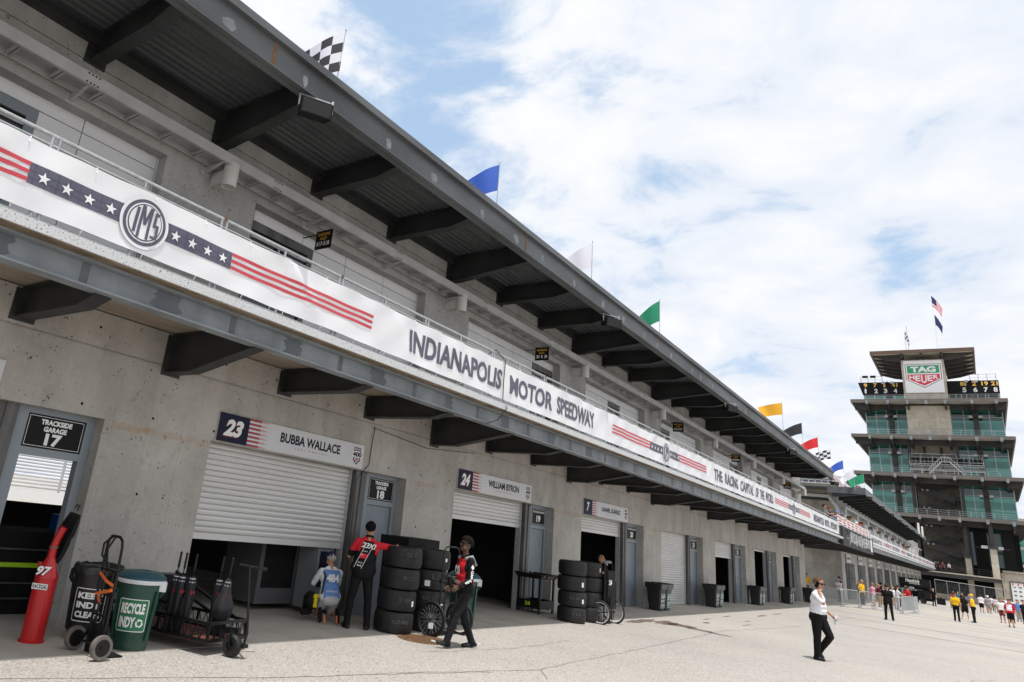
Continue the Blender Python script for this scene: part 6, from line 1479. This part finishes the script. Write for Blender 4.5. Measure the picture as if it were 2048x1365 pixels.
torso_text(R_, T_, Z_, '23XI', .125, .37, .26, .09, -.142, WHT, 'lettering', .02, 0, shear=.3)
bb = -.143
patch(R_, [T_(x, bb, z)+Z_ for x, z in ((.02, .27), (-.10, .27), (-.14, .19), (-.02, .19))], CRD, 'red_panel')
for d in (0, .13):
    patch(R_, [T_(-x-d, bb-.001, z)+Z_ for x, z in ((-.09, .46), (-.083, .46), (.075, .02), (.068, .02))], WHT, 'piping')
for k, (x0, z0, w, t) in enumerate([(.0, .415, .07, 'AB'), (.06, .30, .08, 'MOOG'), (.085, .235, .07, 'xfinity'), (.115, .10, .08, 'TOYOTA'), (.12, .05, .07, 'M')]): torso_text(R_, T_, Z_, t if t not in ('TOYOTA', 'MOOG', 'xfinity') else 'H H H', x0+.03, z0, w, .028, bb-.002, SGREY, 'small_print', .02)
m = MB(); m.tube([HD_(.06*math.cos(a), -.02+.062*math.sin(a), -.055) for a in [2*math.pi*k/16 for k in range(16)]], .02, 6, closed=True); m.build('collar', CBK, R_, smooth='all')
# --- kneeling photographer
def rc_k(L, idx, mi):
    sh = idx == mi(CWH); x, y, z = L.T; v = sh & (np.abs(x) < .165) & (z < .5); idx[v] = mi(VBL); return idx
R_, T_, Z_, ps, HD_ = person((.33, 10.30, .006), FX(62), 1.72, 'person kneeling in a pale blue vest numbered 484',
    dict(skin=SKT, shirt=CWH, pants=CLG, hair=HGR, hairf=1.2, hairr=.101, cap=CNV, shorts=True, sock=CBK, shoe=CCH, sleeve=1.2, fat=1.05),
    dict(lean=16, floor=1, head=(14, 6), Rarm=((.2, .6, -.7), (-.4, .8, .5)), Larm=((-.25, .5, -.75), (.4, .8, .4)), Rleg=((.18, .78, -.66), (.02, -.95, .18), (.05, -.5, -.86)), Lleg=((-.2, .78, -.66), (-.02, -.95, .18), (-.05, -.5, -.86))), vox=.010, recolor=rc_k)
torso_text(R_, T_, Z_, '484', .125, .26, .25, .15, -.137, WHT, 'number', .05); torso_text(R_, T_, Z_, 'brickyard', .12, .075, .22, .05, -.135, SGREY, 'lettering', .03)
m = MB(); m.tube([T_(-.17, -.03, .50)+Z_, T_(-.15, -.137, .36)+Z_, T_(-.20, -.1, .05)+Z_], .018, 6); m.build('strap', BLK, R_)
BGK = empty('camera_bag', (.12, 10.02, .006), .3, 'black shoulder bag with a yellow strap tag beside the kneeling photographer', 'bag')
m = MB(); m.ball((0, 0, .33), (.13, .11, .17), 8); m.box(-.09, .09, -.1, .1, .2, .42); m.build('body', BLKM, BGK, smooth='all')
m = MB(); m.box(.10, .145, -.06, -.01, .24, .46); m.box(.10, .145, -.09, .03, .40, .45); m.build('yellow_tag', pm('tag_yellow', (.75, .6, .02)), BGK)
m = MB(); m.lathe([(.05, -.28), (.055, -.05), (.045, .0)], (.02, 0, .16), 14, axis='y'); m.build('lens', BLK, BGK)
# shoe flashes
patch(R_, [Vector((.09, -.20, .15)), Vector((.12, -.20, .15)), Vector((.13, -.235, .03)), Vector((.10, -.235, .03))], ORNG, 'shoe_flash'); patch(R_, [Vector((-.15, -.20, .15)), Vector((-.12, -.20, .15)), Vector((-.11, -.235, .03)), Vector((-.14, -.235, .03))], ORNG, 'shoe_flash')
# --- walking photographer (walks towards -y)
def rc_w(L, idx, mi):
    sh = idx == mi(CBK); x, y, z = L.T; v = sh & (np.abs(x) < .15) & (z < .5) & (z > .06); idx[v] = mi(CRD); return idx
R_, T_, Z_, ps, HD_ = person((2.68, 11.08, .0), FX(150), 1.80, 'person walking past the tyres in sunglasses and a red vest, holding a camera',
    dict(skin=SKB, shirt=CBK, pants=CCH, hair=HBK, lip=LIPD, hairf=1.12, hairr=.118, hairtilt=.62, hairback=.035, hairrough=.012, sleeve=1.3, glasses=True, shoe=SHO),
    dict(lean=3, head=(12, -4), Rarm=((.12, -.14, -1), (.05, .75, -.65)), Larm=((-.14, .05, -1), (-.05, .85, -.5)), Rpalm=(-1, .3, 0), Rcurl=.7, Lcurl=.7, Lleg=((-.03, .52, -1), (0, .30, -1), (-.1, 1, .16)), Rleg=((.05, -.20, -1), (.03, -.50, -1), (.12, 1, -.12))), vox=.009, recolor=rc_w)
torso_text(R_, T_, Z_, 'COLUMBIA', .0, .0, .01, .01, 0, WHT) if False else None
wr, hd, nn = ps['_R']
m = MB(); c = Vector((.0, .30, .10))+Z_; m.obox(c, (.07, 0, 0), (0, .035, 0), (0, 0, .05)); m.obox(c+Vector((0, 0, .06)), (.025, 0, 0), (0, .025, 0), (0, 0, .02)); m.lathe([(.036, 0), (.038, .10), (.042, .14), (.0, .141)], (c.x, c.y+.03, c.z), 14, axis='y'); m.build('camera', BLK, R_)
m = MB(); m.box(c.x-.05, c.x+.05, c.y-.036, c.y-.030, c.z+.02, c.z+.045); m.build('camera_strap_print', WHT, R_)
torso_text(R_, T_, Z_, '00', .10, .24, .17, .15, .145, WHT, 'number', .06, back=False); torso_text(R_, T_, Z_, 'PHOTO', .11, .10, .2, .055, .142, WHT, 'lettering', .04, back=False)
# arm lettering and diamond on the left sleeve (side facing the camera)
sh = T_(-.185, -.005, .47)+Z_; ed = unit(-.14, .05, -1); el = sh+ed*.29; wd_ = unit(-.05, .85, -.5)
m = MB(); nx = Vector((-1, 0, 0)); nx = (nx-ed*nx.dot(ed)).normalized(); f_ = nx.cross(ed).normalized(); o_ = sh+ed*.10+nx*.066
m.mesh([o_-ed*.045, o_+f_*.03, o_+ed*.045, o_-f_*.03], [(0,1,2,3)]); m.text('Colum', sh+ed*.155+nx*.063-f_*.025, ed, -f_ if ed.cross(-f_).dot(nx) > 0 else f_, .13, .05, 0, .06)
n2 = Vector((-1, 0, 0)); n2 = (n2-wd_*n2.dot(wd_)).normalized(); f2 = n2.cross(wd_).normalized(); m.text('bia', el+wd_*.01+n2*.052-f2*.022*(1 if wd_.cross(f2).dot(n2) > 0 else -1), wd_, f2 if wd_.cross(f2).dot(n2) > 0 else -f2, .13, .045, 0, .06); m.build('sleeve_lettering', WHT, R_)
m = MB(); m.tube([T_(.12, .07, .50)+Z_, T_(.135, -.05, .54)+Z_, T_(.12, -.13, .40)+Z_], .03, 8); m.tube([T_(-.12, .07, .50)+Z_, T_(-.135, -.05, .54)+Z_, T_(-.12, -.13, .40)+Z_], .03, 8); m.build('harness_strap', CGY, R_, smooth='all')
m = MB(); m.tube([T_(.07, .10, .48)+Z_, T_(.02, .15, .3)+Z_, c+Vector((0, 0, .06))], .009, 6); m.build('lanyard', BLK, R_)
for nm, A in (('L', None),): pass
m = MB()
for s, y, z in ((1, -.40, .075), (-1, .47, .085)): m.obox((s*.09+.045, y+.03, z), (.002, 0, 0), (0, .06, .012), (0, -.004, .012))
m.build('shoe_flash', WHT, R_)
# --- guard in the white shirt on the phone (walks to +x)
R_, T_, Z_, ps, HD_ = person((6.42, 20.65, 0), FX(-106), 1.80, 'person in a white short-sleeved shirt with a phone at the ear and a water bottle',
    dict(skin=SKT, shirt=CWH, pants=CBK, hair=HRD, hairf=1.0, hairr=.102, untucked=False, sleeve=.8, glasses=True, fat=1.14, bulk=1.15),
    dict(lean=2, twist=12, head=(-12, 15), Rarm=((.30, .62, -.50), (-.28, -.42, .86)), Rhand=(-.5, -.35, .8), Rcurl=.7, Larm=((-.25, .12, -1), (-.1, .75, -.65)), Lcurl=.8, Rleg=((.0, -.02, -1), (.0, -.06, -1), (.15, 1, -.02)), Lleg=((-.04, .50, -1), (-.02, -.75, -1), (0, .6, -.8))), vox=.009)
wr, hd, nn = ps['_L']; c = wr+hd*.09+nn*.03+Z_
m = MB(); m.lathe([(.0, -.10), (.031, -.10), (.033, -.05), (.029, -.02), (.033, .02), (.031, .07), (.013, .10), (.013, .12), (.0, .121)], tuple(c), 14); m.build('water_bottle', mat('bottle_plastic', (.62, .66, .70), None, rough=.15), R_, smooth=True)
wr, hd, nn = ps['_R']; c = HD_(.103, .02, .06); m = MB(); m.obox(c, (.006, 0, 0), (0, .032, -.02), (0, .03, .06)); m.build('phone', SBLK, R_)
m = MB(); m.lathe([(.132, -.0), (.134, .0), (.134, .045), (.132, .045)], (0, 0, .045+Z_.z), 24, cap=False); b_ = m.build('belt', CBK, R_); b_.scale = (1.42, .98, 1)
m = MB(); m.obox(Vector((.10, .115, .06))+Z_, (.03, 0, 0), (0, .02, 0), (0, 0, .035)); m.obox(Vector((.17, .04, .03))+Z_, (.02, 0, 0), (0, .03, 0), (0, 0, .04)); m.build('buckle', GALV, R_)
m = MB(); m.obox(Vector((-.11, .12, -.10))+Z_, (.03, 0, 0), (0, .004, 0), (0, 0, .05)); m.build('badge', SGREY, R_)
m = MB(); sh = T_(.185, -.005, .47)+Z_; m.obox(sh+Vector((.065, .03, -.07)), (.002, 0, 0), (0, .03, 0), (0, 0, .025)); m.build('shoulder_patch', CPK, R_)
# --- man in black seen from behind
person((5.35, 48.8, 0), FX(12), 1.80, 'person all in black standing with their back to us beside the crowd barriers', dict(skin=SKL, shirt=CBK, pants=CBK, hair=HBR, hairf=1.15, sleeve=.8, untucked=True), dict(lean=-2, head=(-35, 0), Rarm=((.12, -.05, -1), (.05, .15, -1)), Rleg=((.10, .02, -1), (.06, -.02, -1), (.3, 1, 0)), Lleg=((-.09, .02, -1), (-.04, -.02, -1), (-.3, 1, 0))), vox=.016)
# --- further figures
CR = 'people in the distance'
def far(loc, face, H, label, vox=.03, grp=CR, pose=None, **o): person(loc, FX(face), H, label, o, pose, vox, grp)
lf = dict(Rarm=((.2, .5, -1), (-.5, .8, .3)), Larm=((-.2, .5, -1), (.5, .8, .3)))
hips = dict(Rarm=((.5, -.1, -.9), (-.6, .4, -.5)), lean=3)
far((7.75, 63.5, 0), -5, 1.78, 'person in a yellow polo seen from behind beside the long haired woman', skin=SKT, shirt=CYE, pants=CBK, hair=HBR, hairf=.8, pose=dict(head=(-30, 0), lean=-3, **{}), vox=.02, untucked=False)
far((8.6, 65.9, 0), 80, 1.80, 'person in a yellow polo and yellow cap facing left', skin=SKL, shirt=CYE, pants=CBK, cap=CYE, pose=dict(lean=2, Larm=((-.3, .1, -1), (.6, .6, -.2))), vox=.02, fat=1.2, untucked=False)
far((8.05, 70.5, 0), 20, 1.68, 'person with long brown hair in a short black dress between the two yellow polos', skin=SKL, shirt=CBK, pants=CBK, skirt=True, hair=HBR, long=True, shoe=SHW, cap=CKH, pose=dict(Rleg=((.14, .05, -1), (.10, 0, -1), (.2, 1, 0)), Lleg=((-.14, .05, -1), (-.12, 0, -1), (-.2, 1, 0))), vox=.02)
def rc_r(L, idx, mi):
    sh = idx == mi(CRD); x, y, z = L.T; v = sh & (np.abs(x) < .14) & (z > .12) & (z < .5); idx[v] = mi(CWH); return idx
person((10.5, 67.5, 0), FX(172), 1.78, 'person walking towards us in a red shirt, white vest, black shorts and red cap', dict(skin=SKL, shirt=CRD, pants=CBK, shorts=True, sock=CBK, cap=CMR, fat=1.15, sleeve=.9), dict(Rarm=((.3, -.1, -1), (.15, .2, -1)), Larm=((-.3, -.1, -1), (-.15, .3, -1)), Rleg=((.04, .1, -1), (0, 0, -1), (.1, 1, 0))), .02, CR, rc_r)
far((8.75, 104, 0), -10, 1.85, 'person in a white shirt and black shorts walking away right of the yellow cap', skin=SKL, shirt=CWH, pants=CBK, shorts=True, hair=HBR, fat=1.15)
far((9.35, 106, 0), -5, 1.80, 'person in a grey shirt and grey shorts with a white cap walking away', skin=SKL, shirt=CGY, pants=CGY, shorts=True, cap=CWH)
far((9.25, 112, 0), 0, 1.80, 'person with a pale cap partly hidden between the two walkers in shorts', skin=SKL, shirt=CLG, pants=CGY, shorts=True, cap=CWH)
far((9.95, 116, 0), 0, 1.75, 'person in a pale pink shirt walking away right of the grey shirt', skin=SKL, shirt=pm('cloth_pale_pink', (.6, .5, .55)), pants=CKH, hair=HBK)
far((4.75, 104, 0), 160, 1.82, 'person in black walking in front of the black pit rig carrying a case', skin=SKL, shirt=CBK, pants=CBK, hair=HGR, hairf=.6)
m = MB(); m.box(5.0, 5.75, 103.6, 104.2, .25, .9); m.box(5.3, 5.45, 103.85, 103.95, .9, .97); tag(m.build('carry_case', BLKM), 'black case carried by the person in front of the pit rig', 'case')
far((5.85, 125, 0), 200, 1.8, 'person in a red and white race suit beside the pit rig', skin=SKL, shirt=CRD, pants=CRD, hair=HBR)
far((6.25, 128, 0), 150, 1.8, 'person in a teal shirt behind the yellow polos', skin=SKL, shirt=CTE, pants=CKH, hair=HBL)
far((10.6, 120, 0), 190, 1.72, 'person in a maroon top near the far right column', skin=SKT, shirt=CMR, pants=CMR, hair=HRD, long=True)
far((10.15, 76, 0), 175, 1.75, 'person half hidden left of the red shirted walker', skin=SKT, shirt=CWH, pants=CMR, shorts=True, hair=HBK, vox=.025)
far((10.75, 80, 0), 175, 1.78, 'person in a dark cap right behind the red shirted walker', skin=SKT, shirt=CNV, pants=CCH, cap=CNV, vox=.025)
far((11.35, 88, 0), 170, 1.75, 'person in a blue and white shirt near the right edge', skin=SKL, shirt=CBL, pants=CGY, hair=HBR, vox=.025)
far((11.6, 82, 0), 170, 1.78, 'person in dark clothes at the very right edge', skin=SKL, shirt=CCH, pants=CBK, hair=HBR, vox=.025)
far((11.7, 100, 0), 170, 1.75, 'person in pale clothes under the printed board', skin=SKL, shirt=CLG, pants=CKH, hair=HGR)
far((11.2, 108, 0), 170, 1.75, 'person in white left of the printed board', skin=SKT, shirt=CWH, pants=CNV, hair=HBK)
# crowd behind the barriers
far((.75, 67.5, 0), 150, 1.72, 'person in a white polo with sunglasses leaning on a crowd barrier', skin=SKT, shirt=CWH, pants=CNV, hair=HGR, pose=dict(lean=8, **lf), vox=.02)
far((.35, 70.5, 0), 130, 1.85, 'person in a navy shirt standing behind the white polo', skin=SKB, shirt=CNV, pants=CNV, hair=HBK, vox=.02)
far((2.05, 68.5, 0), -120, 1.82, 'person in a yellow polo with a tan cap behind the barriers', skin=SKL, shirt=CYE, pants=CBK, cap=CKH, fat=1.2, pose=hips, vox=.02)
far((2.62, 69.8, 0), 60, 1.70, 'person with blond hair in a pink top holding up a phone', skin=SKL, shirt=CPK, pants=CLG, shorts=True, hair=HBL, pose=lf, vox=.02)
far((2.95, 70.2, 0), -60, 1.66, 'person with a hand on the head in a dark top beside the pink one', skin=SKL, shirt=CMR, pants=CKH, shorts=True, hair=HBL, pose=dict(Rarm=((.5, .4, -.3), (-.4, .2, .9))), vox=.02)
far((3.45, 70.5, 0), 200, 1.62, 'person in a white top left of the black clad guard', skin=SKL, shirt=CWH, pants=CGY, shorts=True, hair=HBL, vox=.02)
far((3.65, 72.5, 0), 190, 1.62, 'person with blond hair half hidden behind the black clad guard', skin=SKL, shirt=CWH, pants=CGY, hair=HBL, vox=.02)
far((4.25, 68.5, 0), -60, 1.70, 'person with long brown hair in a white top beside the black clad guard', skin=SKL, shirt=CWH, pants=CLG, hair=HBR, long=True, pose=dict(Rarm=((.4, .5, -.8), (-.2, .9, .2))), vox=.02)
far((4.55, 73, 0), -30, 1.75, 'person in a red shirt with a black sling behind the last barrier', skin=SKL, shirt=CRD, pants=CBK, hair=HBR, vox=.02)
far((4.3, 78, 0), 0, 1.75, 'person in a black cap in the shadow behind the crowd', skin=SKT, shirt=CBK, pants=CBK, cap=CBK, vox=.025)
far((3.4, 80, 0), 0, 1.75, 'person in black under the far balcony', skin=SKL, shirt=CBK, pants=CBK, hair=HBK, vox=.025)
far((-3.2, 66.5, 0), 20, 1.82, 'person with grey hair in a navy jacket at the corner of the passage', skin=SKL, shirt=CNV, pants=CNV, hair=HGR, sleeve=1.2, vox=.025)
far((-3.3, 72, 0), 170, 1.85, 'person in black in the passage pointing with an outstretched arm', skin=SKT, shirt=CBK, pants=CBK, hair=HBK, pose=dict(Rarm=((1, .1, .05), (.6, .2, .75))), vox=.025)
far((-1.75, 69.5, 0), 170, 1.80, 'person in a yellow shirt standing behind the guard on the phone', skin=SKT, shirt=CYE, pants=CBK, hair=HBR, pose=hips, vox=.025)
# people at the balcony rail
BZ = 4.405; G2_ = 'people leaning on the balcony rail'
rail = dict(lean=9, Rarm=((.2, .7, -.7), (-.3, .9, .1)), Larm=((-.2, .7, -.7), (.3, .9, .1)), head=(-40, 0))
for x, y, f, lbl, kw in [(1.75, 55.0, -60, 'person in a white and grey shirt at the balcony rail, leftmost of the spectators', dict(skin=SKL, shirt=CLG, pants=CGY, hair=HBR)), (1.8, 56.7, -70, 'person in a dark shirt and red cap leaning on the balcony rail', dict(skin=SKL, shirt=CCH, pants=CGY, cap=CMR)),
    (1.85, 59.6, -60, 'person in a blue cap and blue shirt above the start of the striped panels', dict(skin=SKL, shirt=CBL, pants=CGY, cap=CBL)), (1.75, 60.7, -60, 'person in a blue cap and sunglasses above the striped panels', dict(skin=SKL, shirt=CLG, pants=CGY, cap=CBL)), (1.8, 62.6, -60, 'person in a dark cap and white shirt above the striped panels', dict(skin=SKL, shirt=CWH, pants=CGY, cap=CNV)),
    (1.75, 66.8, -60, 'person with brown hair above the middle of the striped panels', dict(skin=SKT, shirt=CMR, pants=CGY, hair=HRD)), (1.75, 70.4, -60, 'person in a white cap and cream shirt above the striped panels', dict(skin=SKL, shirt=pm('cloth_cream', (.62, .58, .42)), pants=CGY, cap=CWH)), (1.75, 72.6, -60, 'person in a red cap, last above the striped panels', dict(skin=SKL, shirt=CRD, pants=CGY, cap=CRD))]:
    far((x, y, BZ), f, 1.78, lbl, vox=.022, grp=G2_, pose=dict(rail), **kw)
for x, lbl, c in [(2.6, 'dark figure at the rail of the lower tower deck, leftmost', CBK), (3.3, 'figure in maroon at the rail of the lower tower deck', CMR), (4.2, 'figure in black and white at the rail of the lower tower deck, rightmost', CLG)]: far((x, 175.8, 4.93), 180, 1.75, lbl, vox=.04, grp='figures on the lower tower deck', skin=SKT, shirt=c, pants=CBK, hair=HBK)
for x, y, lbl in [(1.4, 120, 'far spectator at the end of the second balcony, left one of the pair'), (1.4, 123, 'far spectator at the end of the second balcony, right one of the pair')]: far((x, y, 4.41+zf(y)), -60, 1.75, lbl, vox=.04, grp='far spectators', skin=SKT, shirt=CRD, pants=CBK, hair=HBR)
# person in the shade of garage 20
far((-.35, 24.6, .006), 150, 1.62, 'person with blond hair in a black shirt at the mouth of garage 20', skin=SKT, shirt=CBK, pants=CBK, hair=HBL, long=True, pose=dict(lean=14, Larm=((-.2, .5, -.9), (.3, .9, -.1)), Rarm=((.2, .5, -.9), (-.2, .9, -.2))), vox=.016, grp='people inside the garages')

far((1.3, 74, 0), 160, 1.74, 'person in a grey shirt between the navy shirt and the yellow polo', skin=SKL, shirt=CGY, pants=CNV, hair=HBR, vox=.025)
far((2.5, 77, 0), -20, 1.80, 'person in a black shirt far behind the pink top', skin=SKT, shirt=CBK, pants=CBK, hair=HBK, vox=.025)
far((9.6, 126, 0), 10, 1.78, 'far person in a white shirt beyond the grey shorts', skin=SKL, shirt=CWH, pants=CNV, hair=HBR)
far((6.9, 118, 0), 190, 1.76, 'far person in black beyond the pit rig', skin=SKL, shirt=CBK, pants=CBK, hair=HBK)
far((7.4, 131, 0), 190, 1.76, 'far person in a blue shirt between the yellow polos', skin=SKL, shirt=CBL, pants=CBK, hair=HBR)
far((12.0, 93, 0), 175, 1.72, 'person in a red shirt and navy cap at the right edge', skin=SKL, shirt=CMR, pants=CBK, cap=CNV, vox=.025)
far((11.0, 130, 0), 175, 1.75, 'far person in white right of the maroon top', skin=SKL, shirt=CWH, pants=CGY, hair=HGR)
